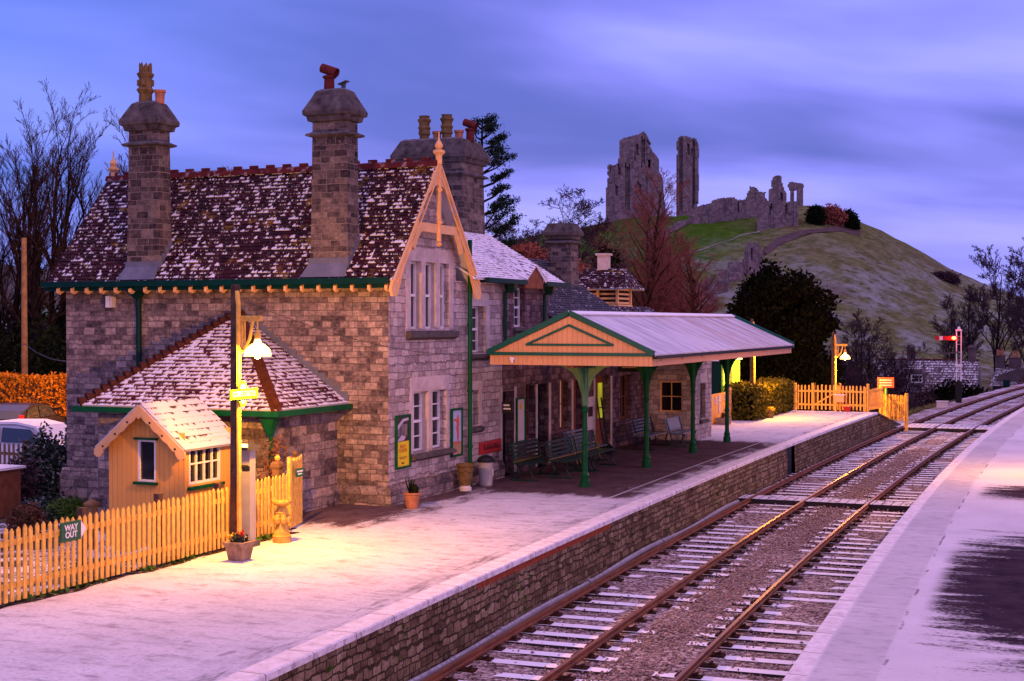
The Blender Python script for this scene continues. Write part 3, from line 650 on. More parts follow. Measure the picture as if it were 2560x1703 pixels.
# left platform: top, coping, rubble face
PE = 64.6
def plat_left(y): return -14.45 if (y < 23.9 or y > 49.2) else (-15.75 if y < 27.6 else -14.9)
mb = MB(); ysl = sorted(set([-4 + 1.2 * i for i in range(58)] + [23.89, 23.9, 27.59, 27.6, 49.19, 49.2, PE]))
ysl = [y for y in ysl if y <= PE]
for a, b in zip(ysl, ysl[1:]):
    la, lb = plat_left((a + b) / 2), plat_left((a + b) / 2)
    mb.add([(la, a, 0), (xl(a) - 0.36, a, 0), (xl(b) - 0.36, b, 0), (lb, b, 0)], [(0, 1, 2, 3)])
mb.add([(-14.45, PE, 0), (xl(PE) - 0.36, PE, 0), (-9.3, 70.5, -0.95), (-14.2, 70.5, -0.95)], [(0, 1, 2, 3)])
pl = mb.build('platform', 'platform_frost', kind='structure')
mb = MB()
for a, b in zip(ysl, ysl[1:]):
    A, B = xl(a), xl(b)
    for p, q in (((A - 0.36, 0.0), (A - 0.02, 0.002)), ((A - 0.02, 0.002), (A, -0.015)), ((A, -0.015), (A + 0.0, -0.09)), ((A, -0.09), (A - 0.08, -0.095))):
        da, db = p[0] - A, q[0] - A
        mb.add([(A + da, a, p[1]), (A + db, a, q[1]), (B + db, b, q[1]), (B + da, b, p[1])], [(0, 1, 2, 3)])
A = xl(PE); mb.add([(A - .36, PE, 0), (A, PE, 0), (-8.95, 70.5, -.95), (-9.3, 70.5, -.95)], [(0, 1, 2, 3)])
mb.build('platform_edge', 'coping_snow', kind='structure')
mb = MB(); rw = random.Random(4)
for a, b in zip(ysl, ysl[1:]):
    A, B = xl(a) - 0.06, xl(b) - 0.06
    if 45.9 < (a + b) / 2 < 47.3:
        A -= 0.35; B -= 0.35
    mb.add([(A, a, -0.09), (B, b, -0.09), (B + .03, b, -1.3), (A + .03, a, -1.3)], [(0, 3, 2, 1)])
A = xl(PE) - .06; mb.add([(A, PE, -.12), (-9.0, 70.5, -1.05), (-8.97, 70.5, -1.3), (A + .03, PE, -1.3)], [(0, 3, 2, 1)])
mb.add([(-14.6, PE, -.01), (A, PE, -.01), (A, PE, -1.4), (-14.6, PE, -1.4)], [(0, 1, 2, 3)])
mb.build('platform_wall', 'edge_rubble', kind='structure')
mb = MB()
for i in range(9):
    a = 20.4 + i * 0.8; b = a + 0.8
    mb.add([(xl(a) - .045, a, -.097), (xl(b) - .045, b, -.097), (xl(b) - .045, b, -.21), (xl(a) - .045, a, -.21)], [(0, 3, 2, 1)])
mb.build('platform_brick_course', 'brick_red', kind='structure')
# right platform
mb = MB(); ysr = [-4 + 1.5 * i for i in range(58)]
for a, b in zip(ysr, ysr[1:]):
    mb.add([(xr(a) + .24, a, 0), (7.0, a, 0), (7.0, b, 0), (xr(b) + .24, b, 0)], [(0, 1, 2, 3)])
mb.build('platform', 'platform_frost_far', kind='structure')
mb = MB(); mw = MB()
for a, b in zip(ysr, ysr[1:]):
    A, B = xr(a), xr(b)
    for p, q in (((0.24, 0.0), (0.02, 0.002)), ((0.02, 0.002), (0.0, -0.02)), ((0.0, -0.02), (0.0, -0.11)), ((0.0, -0.11), (0.1, -0.115))):
        mb.add([(A + p[0], a, p[1]), (A + q[0], a, q[1]), (B + q[0], b, q[1]), (B + p[0], b, p[1])], [(0, 3, 2, 1)])
    mw.add([(A + .08, a, -.11), (B + .08, b, -.11), (B + .08, b, -1.3), (A + .08, a, -1.3)], [(0, 1, 2, 3)])
mb.build('platform_edge', 'coping_snow', kind='structure'); mw.build('platform_wall', 'edge_rubble', kind='structure')
# garden strip behind the fence and the station yard beyond it
grid('garden_bed', [-30 + 0.8 * i for i in range(21)] + [-14.35], [8 + 0.9 * i for i in range(26)], lambda x, y: -0.455 + 0.06 * math.sin(x * 1.7 + y) * math.sin(y * 1.3) - (0.0 if x < -14.5 else 0.12), 'garden_frost')
grid('yard', [-70 + 4 * i for i in range(12)], [31 + 2.5 * i for i in range(6)], lambda x, y: -0.445, 'yard_snow')
# ------------------------------------------------------------------ hill below the castle (bearing frame)
HO = np.array([-72.0, 322.0]); hf = HO / np.linalg.norm(HO); hr = np.array([hf[1], -hf[0]])
PROF = [(-190, 6), (-120, 11), (-85, 17), (-60, 22), (-40, 26.0), (-26, 27.6), (-14, 28), (-4, 28.3), (8, 29.5), (14, 29.2), (24, 25.2), (38, 17.2), (48, 12.2), (57, 8.8), (75, 4), (100, 0), (150, -4)]
def prof(s):
    if s <= PROF[0][0]: return PROF[0][1]
    for (a, za), (b, zb) in zip(PROF, PROF[1:]):
        if s <= b: return za + (zb - za) * (s - a) / (b - a)
    return PROF[-1][1]
def prof_s(s): return (prof(s - 3) + prof(s) * 2 + prof(s + 3)) / 4
def hill_z(s, t):
    g = 1 - smooth(-6, -150, t) if t < 0 else 1 - 0.8 * smooth(12, 140, t)
    k = 1 + t / 330.0
    ss = s / max(0.4, k) if t < 0 else s
    z = -6.5 + (prof_s(ss * (1 + 0.0 * t)) + 6.5) * g
    z += 0.35 * math.sin(s * 0.31 + t * 0.13) * g + 0.25 * math.sin(t * 0.43 - s * 0.11) * g
    return z
def hill_xy(s, t): q = HO + hr * s + hf * t; return q[0], q[1]
v = []; ss = [-230 + 4 * i for i in range(100)]; tt = [-160 + 4 * i for i in range(60)]
for t in tt:
    for s in ss:
        a = hill_xy(s, t); v.append((a[0], a[1], hill_z(s, t)))
n = len(ss); f = [(j * n + i, j * n + i + 1, (j + 1) * n + i + 1, (j + 1) * n + i) for j in range(len(tt) - 1) for i in range(n - 1)]
npmesh('hill', v, f, 'hill_grass', None, None, 'structure', smooth=True)
CAMP = np.array([0, 0, 4.0]); FPX = 2560 * 50 / 36
def hill_at(nx, ny):
    """where a line of sight meets the hillside -> (point, distance)"""
    yaw, pit = R(22.6), math.atan(45.5 / FPX)
    fw = np.array([-math.sin(yaw) * math.cos(pit), math.cos(yaw) * math.cos(pit), -math.sin(pit)]); rt = np.array([math.cos(yaw), math.sin(yaw), 0]); up = np.cross(rt, fw)
    d = fw + rt * (nx - 1280) / FPX + up * (851.5 - ny) / FPX
    for k in np.arange(170, 345, 1.0):
        p = CAMP + d * k; q = p[:2] - HO; s, t = q @ hr, q @ hf
        if p[2] <= hill_z(s, t): return p, k
    p = CAMP + d * 330.0; return p, 330.0
# path worn round the hilltop
def ray_strip(name, pts, wpx, mat):
    v = []; P = []
    for a in pts:
        p, k = hill_at(*a); q = p[:2] - HO; s, t = q @ hr, q @ hf; P.append((s, t))
    mb = MB()
    for (s0, t0), (s1, t1) in zip(P, P[1:]):
        L = math.hypot(s1 - s0, t1 - t0); n = max(1, int(L / 3))
        for i in range(n):
            c = []
            for f_ in (i / n, (i + 1) / n):
                s, t = s0 + (s1 - s0) * f_, t0 + (t1 - t0) * f_
                for o in (-wpx, wpx):
                    x, y = hill_xy(s, t + o); c.append((x, y, hill_z(s, t + o) + 0.12))
            mb.add([c[0], c[2], c[3], c[1]], [(0, 1, 2, 3)])
    return mb.build(name, mat, kind='structure')
plain('path_earth', (0.085, 0.06, 0.06), 0.95, 0.3, 0.5)
ray_strip('path', [(1905, 640), (1945, 610), (1990, 590), (2045, 578), (2100, 574), (2150, 585)], 2.2, 'path_earth')
plain('path_snow', (0.26, 0.25, 0.24), 0.9, 0.3, 0.8)
ray_strip('path', [(1690, 668), (1725, 640), (1770, 622), (1815, 606), (1850, 590), (1900, 582)], 0.25, 'path_snow')
# far ridge on the left
v = []; n = 40
for j, (dist, k) in enumerate(((330, 0.0), (380, 0.55), (430, 1.0), (520, 0.95))):
    for i in range(n):
        a = R(22.6 + 30 - i * 0.75); h = 30 + 6 * math.sin(i * 0.31) - 0.45 * max(0, i - 14)
        v.append((-math.sin(a) * dist, math.cos(a) * dist, -4 + h * k))
npmesh('far_hills', v, [(j * n + i, j * n + i + 1, (j + 1) * n + i + 1, (j + 1) * n + i) for j in range(3) for i in range(n - 1)], 'far_hill', None, None, 'structure', smooth=True)
# ------------------------------------------------------------------ station building
ST = thing('station_building', 'old grey stone station house with steep frosted tiled roofs and tall chimneys beside the platform', 'station', (-18.5, 30, 0))
FX = -14.37; WY = 27.53
def window(parent, ax, c, u0, u1, z0, z1, depth=0.28, nx=1, nz=2, fm='white_paint', glass='glass_dark', fw=0.05, inward=-1, sash=False):
    def bx(mb, a, b, e, f, d0, d1):
        q = sorted((c + inward * d0, c + inward * d1))
        return mb.box(q[0], q[1], a, b, e, f) if ax == 'x' else mb.box(a, b, q[0], q[1], e, f)
    m = MB(); bx(m, u0 - .02, u1 + .02, z0 - .02, z1 + .02, depth, depth + .03); o = m.build('window', glass, parent)
    m = MB()
    for a, b in ((u0, u0 + fw), (u1 - fw, u1)): bx(m, a, b, z0, z1, depth - .05, depth - .003)
    for e, f in ((z0, z0 + fw), (z1 - fw, z1)): bx(m, u0 + fw, u1 - fw, e, f, depth - .05, depth - .003)
    for i in range(1, nx): k = u0 + (u1 - u0) * i / nx; bx(m, k - .014, k + .014, z0 + fw, z1 - fw, depth - .045, depth - .004)
    for i in range(1, nz):
        k = z0 + (z1 - z0) * i / nz; t = .03 if sash and i == nz // 2 else .014
        bx(m, u0 + fw, u1 - fw, k - t, k + t, depth - (.07 if sash and i == nz // 2 else .042), depth - .005)
    m.build('window_frame', fm, o); return o
# main wing: side wall facing the camera and platform front
m = MB(); wall(m, 'y', WY, -23.1, FX, -0.5, 5.40, inward=1); wall(m, 'x', -23.1, WY, 31.4, -0.5, 5.4, inward=1)
m.prism([(WY, 5.4), (31.4, 5.4), (29.45, 7.5)], 'x', -23.1, -22.9)
m.build('wall', 'ashlar_stone', ST)
def one(name, mat, parent, *fs):
    for f in fs:
        m = MB(); f(m); m.build(name, mat, parent)
PLQ = [(WY - .12, -.5), (WY - .12, .32), (WY - .004, .50), (WY - .004, -.5)]
one('plinth', 'plinth_stone', ST, lambda m: m.prism(PLQ, 'x', -23.22, -20.2),
    lambda m: (m.prism([(WY - .10, -.1), (WY - .10, .30), (WY - .004, .42), (WY - .004, -.1)], 'x', -15.64, FX + .004), m.prism([(FX + .10, -.1), (FX + .004, -.1), (FX + .004, .46), (FX + .10, .34)], 'y', WY - .10, 33.8)))
tri = [(28.60, 29.14), (29.34, 29.91), (30.12, 30.62)]
low = [(28.70, 29.50), (29.68, 30.46)]
holes = [(a, b, 3.85, 5.38) for a, b in tri] + [(a, b, 1.05, 2.42) for a, b in low]
holes2 = [(31.98, 32.80, 3.25, 4.40), (32.02, 32.36, 1.45, 2.32), (33.86, 34.66, 0.0, 2.2), (34.66, 35.42, 3.88, 4.92), (35.5, 36.2, 0.85, 2.35), (36.35, 37.15, 0.0, 2.3), (38.1, 38.9, 0.9, 2.35), (39.2, 40.1, 0.0, 2.3), (41.15, 42.6, 0.0, 2.35), (43.6, 44.8, 0.85, 2.3)]
m = MB(); wall(m, 'x', FX, WY, 31.0, -0.1, 5.42, holes, 0.34)
m.prism([(WY + .05, 5.42), (31.3, 5.42), (29.45, 7.5)], 'x', FX - .3, FX - .001)
m.build('wall', 'front_stone', ST)
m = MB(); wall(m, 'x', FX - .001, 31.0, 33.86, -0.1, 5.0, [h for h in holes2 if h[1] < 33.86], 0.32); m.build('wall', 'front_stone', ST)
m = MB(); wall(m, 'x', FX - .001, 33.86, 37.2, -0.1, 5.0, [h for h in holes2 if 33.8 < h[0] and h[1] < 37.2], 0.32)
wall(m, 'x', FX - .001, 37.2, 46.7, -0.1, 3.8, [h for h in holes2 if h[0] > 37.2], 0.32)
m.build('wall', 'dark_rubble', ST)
m = MB(); wall(m, 'y', 37.2, -19.4, FX - .001, 3.6, 5.0, inward=1)       # north gable of the rear wing
wall(m, 'x', -19.6, 31.0, 46.7, -.5, 4.9, inward=1)
m.build('wall', 'ashlar_stone', ST)
one('stone_dressing', 'dressed_stone', ST,
    lambda m: [m.box(FX - .3, FX + .012, 28.36, 30.86, 5.385, 5.70), m.box(FX - .01, FX + .011, 28.36, 28.595, 3.85, 5.386), m.box(FX - .01, FX + .011, 30.625, 30.86, 3.85, 5.386)] + [m.box(FX - .335, FX + .011, a - .006, b + .006, 3.85, 5.386) for a, b in ((29.14, 29.34), (29.91, 30.12))],
    lambda m: (m.box(FX - .3, FX + .012, 28.58, 30.58, 2.424, 2.76), m.box(FX - .335, FX + .014, 29.494, 29.686, 1.05, 2.426), m.box(FX - .01, FX + .010, 30.465, 30.62, 1.05, 2.425), m.box(FX - .01, FX + .010, 28.56, 28.695, 1.05, 2.425)),
    lambda m: (m.box(FX - .25, FX + .010, 31.85, 33.0, 4.404, 4.70), m.box(FX - .01, FX + .012, 32.805, 33.02, 3.25, 4.406)),
    lambda m: (m.box(FX - .25, FX + .01, 31.9, 32.6, 2.324, 2.55), m.box(FX - .01, FX + .012, 32.365, 32.55, 1.45, 2.326)),
    *[(lambda m, a=a, b=b: m.box(FX - .01, FX + .012, a, b, 0.05, 2.3)) for a, b in ((33.70, 33.855), (34.665, 34.82), (36.21, 36.34), (37.21, 37.36), (39.05, 39.19), (40.11, 40.25), (41.0, 41.14), (42.61, 42.76))])
m = MB()
# relieving arch over the ground floor pair: real voussoirs
for i in range(15):
    a0 = math.pi * (0.16 + 0.68 * i / 15); a1 = math.pi * (0.16 + 0.68 * (i + .9) / 15); q = []
    for a, r in ((a0, 0.92), (a1, 0.92), (a1, 1.18), (a0, 1.18)): q.append((29.6 - math.cos(a) * r, 2.46 + math.sin(a) * r * 0.86))
    m.prism(q, 'x', FX - .05, FX + .008)
m.build('relieving_arch', 'front_stone', ST)
for za, zb, zc_, ya, yb2, pr in ((3.85, 3.78, 3.60, 28.36, 30.92, .14), (1.06, .98, .86, 28.54, 30.72, .16), (3.25, 3.19, 3.06, 31.75, 33.1, .12), (1.46, 1.40, 1.26, 31.9, 32.5, .11), (3.88, 3.83, 3.72, 34.55, 35.55, .10)):
    m = MB(); m.prism([(FX - .2, za), (FX + pr, zb), (FX + pr, zc_ + .06), (FX + .02, zc_), (FX - .2, zc_)], 'y', ya, yb2); m.build('window_sill', 'sill_stone', ST)
for a, b in tri: window(ST, 'x', FX, a, b, 3.85, 5.38, 0.19, 1, 2, 'white_paint', sash=True)
for a, b in low: window(ST, 'x', FX, a, b, 1.05, 2.42, 0.22, 2, 4, 'white_paint', sash=True)
window(ST, 'x', FX, 31.98, 32.80, 3.25, 4.40, 0.27, 2, 4, sash=True); window(ST, 'x', FX, 32.02, 32.36, 1.45, 2.32, 0.27, 1, 2)
window(ST, 'x', FX, 34.66, 35.42, 3.88, 4.92, 0.2, 2, 4, sash=True)
window(ST, 'x', FX, 35.5, 36.2, .85, 2.35, .25, 2, 2, 'timber_brown'); window(ST, 'x', FX, 38.1, 38.9, .9, 2.35, .25, 2, 2, 'timber_brown', 'dim_window'); window(ST, 'x', FX, 43.6, 44.8, .85, 2.3, .25, 3, 2, 'timber_brown')
def door(u0, u1, z1, mat, depth=.25, glass=None):
    m = MB(); m.box(FX - depth - .05, FX - depth, u0, u1, 0.0, z1); d = m.build('door', mat, ST)
    m = MB()
    for k in range(2):
        for e, f in ((.15, .95), (1.05, z1 - .15)): m.box(FX - depth, FX - depth + .015, u0 + .08 + k * (u1 - u0 - .06) / 2, u0 + (k + 1) * (u1 - u0 - .1) / 2, e, f)
    m.build('door_panel', glass or mat, d)
door(33.86, 34.66, 2.2, 'near_black'); door(36.35, 37.15, 2.3, 'teal_paint'); door(39.2, 40.1, 2.3, 'timber_brown')
m = MB(); m.box(FX - .3, FX - .25, 41.15, 42.6, 0.0, 2.35); d = m.build('door', 'timber_brown', ST)
m = MB(); m.box(FX - .25, FX - .235, 41.25, 41.75, 0.55, 1.72); m.box(FX - .25, FX - .235, 41.25, 41.6, 1.82, 2.1); m.box(FX - .25, FX - .235, 42.1, 42.5, 1.0, 2.1); m.build('lit_pane', 'lit_door', d, label='glowing yellow green glass of the lit door')
# end pavilion under the far end of the canopy
BX = -12.75
m = MB(); wall(m, 'y', 46.7, FX - .01, BX, -.1, 3.1, [(-14.0, -13.2, 0.95, 2.0)], .2, inward=1); wall(m, 'x', BX, 46.7, 48.9, -.1, 3.1, [(47.42, 48.1, .70, 1.92)], .25)
wall(m, 'y', 48.9, -19, BX, -.1, 3.1, inward=-1)
m.build('wall', 'front_stone', ST)
m = MB(); m.box(BX - .2, BX + .012, 47.3, 48.25, 1.925, 2.25); m.build('stone_dressing', 'dressed_stone', ST)
m = MB(); m.prism([(BX - .2, .70), (BX + .1, .64), (BX + .1, .54), (BX - .2, .50)], 'y', 47.3, 48.25); m.build('window_sill', 'sill_stone', ST)
window(ST, 'y', 46.7, -14.0, -13.2, .95, 2.0, .16, 2, 2, 'cream_paint', fw=.05, inward=1); window(ST, 'x', BX, 47.42, 48.1, .70, 1.92, .2, 1, 2, 'teal_paint')
# --- roofs
def roof_obj(name, mat, quads, c, **k):
    m = MB()
    for q in quads: courses(m, *q, c, **k)
    return m.build(name, mat, ST)
RZ = 7.64; EZ = 4.92; EY = 27.12; RY = 29.45; GX = -14.06
RF = roof_obj('roof', 'roof_tile', [((-23.35, EY, EZ), (GX, EY, EZ), (GX, RY, RZ), (-23.35, RY, RZ)), ((GX, 2 * RY - EY, EZ), (-23.35, 2 * RY - EY, EZ), (-23.35, RY, RZ), (GX, RY, RZ))], 0.118)
m = MB()
for i in range(20):
    a = -23.35 + i * 0.464; b = a + 0.455
    m.prism([(RY - .15, RZ - .07), (RY - .11, RZ + .05), (RY, RZ + .085), (RY + .11, RZ + .05), (RY + .15, RZ - .07)], 'x', a, b)
    m.box(a + .04, a + .25, RY - .04, RY + .04, RZ + .05, RZ + .15)
m.build('ridge_tiles', 'ridge_red', RF)
R2 = roof_obj('roof', 'snow_slate', [((-13.98, 31.3, 5.08), (-13.98, 37.5, 5.08), (-16.8, 37.5, 6.78), (-16.8, 31.3, 6.78)), ((-19.8, 37.5, 5.0), (-19.8, 31.3, 5.0), (-16.8, 31.3, 6.78), (-16.8, 37.5, 6.78))], 0.12)
R3 = roof_obj('roof', 'dark_slate', [((-13.98, 37.5, 3.85), (-13.98, 44.4, 3.85), (-17.3, 44.4, 6.08), (-17.3, 37.5, 6.08)), ((-20.0, 44.4, 4.0), (-20.0, 37.5, 4.0), (-17.3, 37.5, 6.08), (-17.3, 44.4, 6.08))], 0.13)
m = MB(); m.prism([(-13.98, 3.75), (-17.3, 5.95), (-19.9, 4.0)], 'y', 44.2, 44.35); m.prism([(-13.98, 5.0), (-16.8, 6.7), (-19.6, 4.9)], 'y', 37.25, 37.4); m.build('wall', 'ashlar_stone', ST)
R4 = roof_obj('roof', 'roof_tile', [((-12.5, 44.5, 3.1), (-12.5, 49.2, 3.1), (-15.2, 49.2, 4.55), (-15.2, 44.5, 4.55)), ((-19.5, 49.2, 3.1), (-19.5, 44.5, 3.1), (-15.2, 44.5, 4.55), (-15.2, 49.2, 4.55))], 0.13)
# small gablet breaking the rear-wing eave
m = MB(); m.prism([(34.42, 4.9), (35.66, 4.9), (35.66, 5.12), (35.04, 5.48), (34.42, 5.12)], 'x', -14.02, -13.94); gb = m.build('gablet', 'timber_brown', ST)
m = MB(); courses(m, (-13.86, 34.32, 5.10), (-15.1, 34.32, 5.75), (-15.3, 35.04, 5.95), (-13.86, 35.04, 5.53), .12); courses(m, (-15.1, 35.76, 5.75), (-13.86, 35.76, 5.10), (-13.86, 35.04, 5.53), (-15.3, 35.04, 5.95), .12)
m.build('gablet_roof', 'snow_slate', gb)
# --- bargeboard gable on the platform side
m = MB(); c0 = 29.45
L = [(c0, 7.68), (27.13, 4.86), (27.06, 4.70), (27.14, 4.56), (27.32, 4.56), (27.43, 4.72), (27.72, 5.24), (28.12, 5.86), (28.36, 6.12), (28.40, 6.28), (28.62, 6.62), (28.90, 6.90), (29.18, 7.08), (c0, 7.16)]
m.prism(L, 'x', -14.12, -14.055); m.prism([(2 * c0 - y, z) for y, z in L][::-1], 'x', -14.118, -14.057)
m.prism([(28.26, 6.16), (28.30, 6.04), (30.6, 6.04), (30.64, 6.16), (30.54, 6.24), (28.36, 6.24)], 'x', -14.135, -14.075)
for s in (-1, 1):       # curved braces under the collar
    q = [(c0 + s * 1.15, 6.07), (c0 + s * 0.78, 6.07), (c0 + s * 0.95, 5.98), (c0 + s * 1.10, 5.82), (c0 + s * 1.22, 5.60), (c0 + s * 1.36, 5.68)]
    m.prism(q if s > 0 else q[::-1], 'x', -14.13, -14.07)
    m.bar((-14.05, c0 + s * 2.26, 4.92), (-14.05, c0 + s * 0.06, 7.60), .035, .05)
    m.bar((-14.05, c0 + s * 2.10, 4.86), (-14.05, c0 + s * 0.06, 7.36), .025, .03)
bb = m.build('bargeboard', 'cream_paint', ST)
m = MB(); m.box(-14.11, -14.03, c0 - .04, c0 + .04, 5.85, 7.75); m.lathe([(.03, 0), (.09, .05), (.03, .1)], (-14.07, c0, 5.74), 8); m.lathe([(.06, 0), (.10, .04), (.06, .09)], (-14.07, c0, 6.24), 8); m.lathe([(.06, 0), (.09, .05), (.06, .1)], (-14.07, c0, 6.98), 8)
m.build('king_post', 'cream_paint', bb)
FIN = [(.075, 0), (.075, .2), (.14, .26), (.14, .31), (.05, .34), (.10, .42), (.06, .50), (.02, .56), (.015, .72), (0.002, .76)]
m = MB(); m.lathe(FIN, (-14.07, c0, 7.62), 10); m.build('finial', 'cream_paint', ST)
m = MB(); m.lathe(FIN, (-23.2, c0, 7.60), 10); m.build('finial', 'cream_paint', ST)
# --- gutters, downpipes, rafter ends
m = MB(); m.box(-23.42, -14.13, 27.00, 27.115, 4.83, 4.96); m.box(-23.4, -14.14, 27.12, 27.16, 4.74, 4.88); m.build('gutter', 'teal_paint', ST)
m = MB(); m.box(-13.95, -13.84, 31.8, 34.35, 4.98, 5.10); m.build('gutter', 'teal_paint', ST)
m = MB(); m.box(-13.95, -13.84, 35.75, 37.6, 4.98, 5.10); m.build('gutter', 'teal_paint', ST)
for i in range(22):
    m = MB(); xx = -23.0 + i * 0.418; m.prism([(27.06, 4.80), (27.5, 5.0), (27.5, 4.86), (27.14, 4.66), (27.06, 4.70)], 'x', xx, xx + .065); m.build('rafter_end', 'cream_paint', ST)
def downpipe(pts, hop=None, mat='teal_paint', r=.05, band=()):
    m = MB(); m.tube(pts, r, 10)
    if hop: m.rings(hop[0], hop[1], [(hop[2] - .22, .07, .07), (hop[2] - .12, .13, .10), (hop[2], .15, .11)])
    for z in band: m.tube([(pts[-1][0], pts[-1][1], z), (pts[-1][0], pts[-1][1], z + .06)], r * 1.35, 10)
    return m.build('downpipe', mat, ST)
downpipe([(-20.89, 27.07, 4.84), (-20.89, 27.42, 4.66), (-20.89, 27.42, 3.0), (-20.89, 27.42, 2.6)], (-20.89, 27.36, 4.78), r=.065)
downpipe([(-14.2, 31.46, 6.0), (-14.24, 31.55, 4.6), (-14.24, 31.55, 0.0)], None, 'green_paint', .055, (.95, 2.3, 3.9))
downpipe([(-14.0, 33.8, 5.0), (-14.26, 33.8, 4.75), (-14.26, 33.8, 3.2)], (-14.1, 33.8, 4.98)); downpipe([(-14.0, 36.6, 5.0), (-14.26, 36.6, 4.75), (-14.26, 36.6, 3.5)], (-14.1, 36.6, 4.98))
# --- chimneys
def chimney(x0, x1, y0, y1, zb, zs, zc, zt, pots, ridge=None, flash=True):
    cx, cy, hx, hy = (x0 + x1) / 2, (y0 + y1) / 2, (x1 - x0) / 2, (y1 - y0) / 2
    m = MB(); m.rings(cx, cy, [(zb, hx + .03, hy + .02), (zb + 1.5, hx, hy), (zc - .02, hx - .02, hy - .02)]); o = m.build('chimney', 'chimney_stone', ST)
    m = MB(); m.rings(cx, cy, [(zs, hx + .01, hy + .01), (zs + .03, hx + .10, hy + .10), (zs + .07, hx + .10, hy + .10), (zs + .12, hx - .01, hy - .01)])
    m.rings(cx, cy, [(zc - .09, hx - .01, hy - .01), (zc - .07, hx + .06, hy + .06), (zc + .03, hx + .08, hy + .08), (zc + .06, hx + .14, hy + .14), (zc + .15, hx + .15, hy + .15), (zc + .45, hx - .01, hy + .01), (zt - .05, hx - .08, hy - .05), (zt, hx - .17, hy - .12)])
    m.build('chimney_cap', 'cap_stone', o)
    if flash:
        m = MB(); rz_ = lambda y: EZ + (y - EY) * (RZ - EZ) / (RY - EY)
        m.box(x0 - .06, x1 + .05, y0 - .034, y0 - .02, rz_(y0) + .0, rz_(y0) + .24); m.add([(x0 - .18, EY + .01, rz_(EY + .01) + .06), (x1 + .06, EY + .01, rz_(EY + .01) + .06), (x1 + .04, y0 - .036, rz_(y0) + .12), (x0 - .05, y0 - .036, rz_(y0) + .12)], [(0, 1, 2, 3)])
        for i in range(4):
            ya = y0 + i * (y1 - y0) / 4; m.box(x1 + .004, x1 + .035, ya, ya + (y1 - y0) / 4 - .003, rz_(ya) - .05, rz_(ya) + .28)
        m.build('flashing', 'lead', o)
    for kind, px, py in pots:
        m = MB(); b = (px, py, zt - .06)
        if kind == 'tall':
            m.lathe([(.16, 0), (.15, .26), (.17, .27), (.18, .30), (.21, .33), (.20, .36), (.155, .40), (.15, .62), (.17, .64), (.20, .70), (.20, .73), (.15, .76), (.15, .80)], b, 8)
            for j in range(8):
                a = j * math.pi / 4; m.prism([(-.045, 0), (.045, 0), (.03, .12), (0, .19), (-.03, .12)], 'y', -.012, .012); n_ = 10
                Mx = Matrix.Translation((b[0] + .135 * math.cos(a), b[1] + .135 * math.sin(a), b[2] + .79)) @ Matrix.Rotation(a + math.pi / 2, 4, 'Z')
                for q in range(len(m.v) - n_, len(m.v)): m.v[q] = tuple(Mx @ Vector(m.v[q]))
            for j in range(4):
                a = j * math.pi / 2 + .4; Mx = Matrix.Translation((b[0], b[1], b[2])) @ Matrix.Rotation(a, 4, 'Z'); m.box(.13, .19, -.05, .05, .44, .58, M=Mx)
            m.build('chimney_pot', 'buff_pot', o)
        elif kind == 'crown':
            m.lathe([(.15, 0), (.14, .2), (.18, .25), (.16, .36), (.19, .42), (.15, .5), (.17, .58), (.20, .62), (.20, .66), (.15, .68), (.15, .74), (.17, .76)], b, 8); m.build('chimney_pot', 'buff_pot', o)
        elif kind == 'short':
            m.lathe([(.10, 0), (.115, .25), (.14, .26), (.14, .32), (.11, .32), (.09, .25)], b, 12); m.build('chimney_pot', 'terracotta', o)
        elif kind == 'cowl':
            m.lathe([(.12, 0), (.11, .3), (.15, .32), (.15, .36), (.10, .38)], b, 12)
            Mx = Matrix.Translation((b[0], b[1], b[2] + .47)) @ Matrix.Rotation(R(20), 4, 'Y')
            n0 = len(m.v); m.tube([(-.2, 0, .02), (.2, 0, .02)], .105, 12, cap=False); m.tube([(-.2, 0, .02), (.2, 0, .02)], .085, 12, cap=False)
            for q in range(n0, len(m.v)): m.v[q] = tuple(Mx @ Vector(m.v[q]))
            m.build('chimney_pot', 'terracotta_red', o)
        elif kind == 'hood':
            m.tube([(px, py, zt - .08), (px + .03, py, zt + .12)], .05, 8); m.bar((px - .09, py, zt + .10), (px + .13, py, zt + .17), .16, .02); m.build('chimney_pot', 'dark_grey', o)
    return o
chimney(-21.13, -20.29, 27.34, 27.86, 5.0, 8.10, 8.55, 9.17, [('tall', -20.82, 27.61), ('short', -20.42, 27.62)])
chimney(-16.18, -15.28, 27.34, 27.86, 5.0, 8.08, 8.50, 9.15, [('cowl', -15.88, 27.61), ('hood', -15.54, 27.61)])
chimney(-18.3, -16.3, 35.6, 37.1, 5.9, 8.05, 8.50, 9.12, [('crown', -17.75, 36.2), ('short', -17.4, 36.3), ('crown', -17.05, 36.2), ('short', -16.72, 36.3), ('cowl', -16.42, 36.4)], flash=False)
chimney(-16.79, -16.0, 43.4, 44.1, 4.9, 6.55, 6.78, 7.16, [], flash=False)
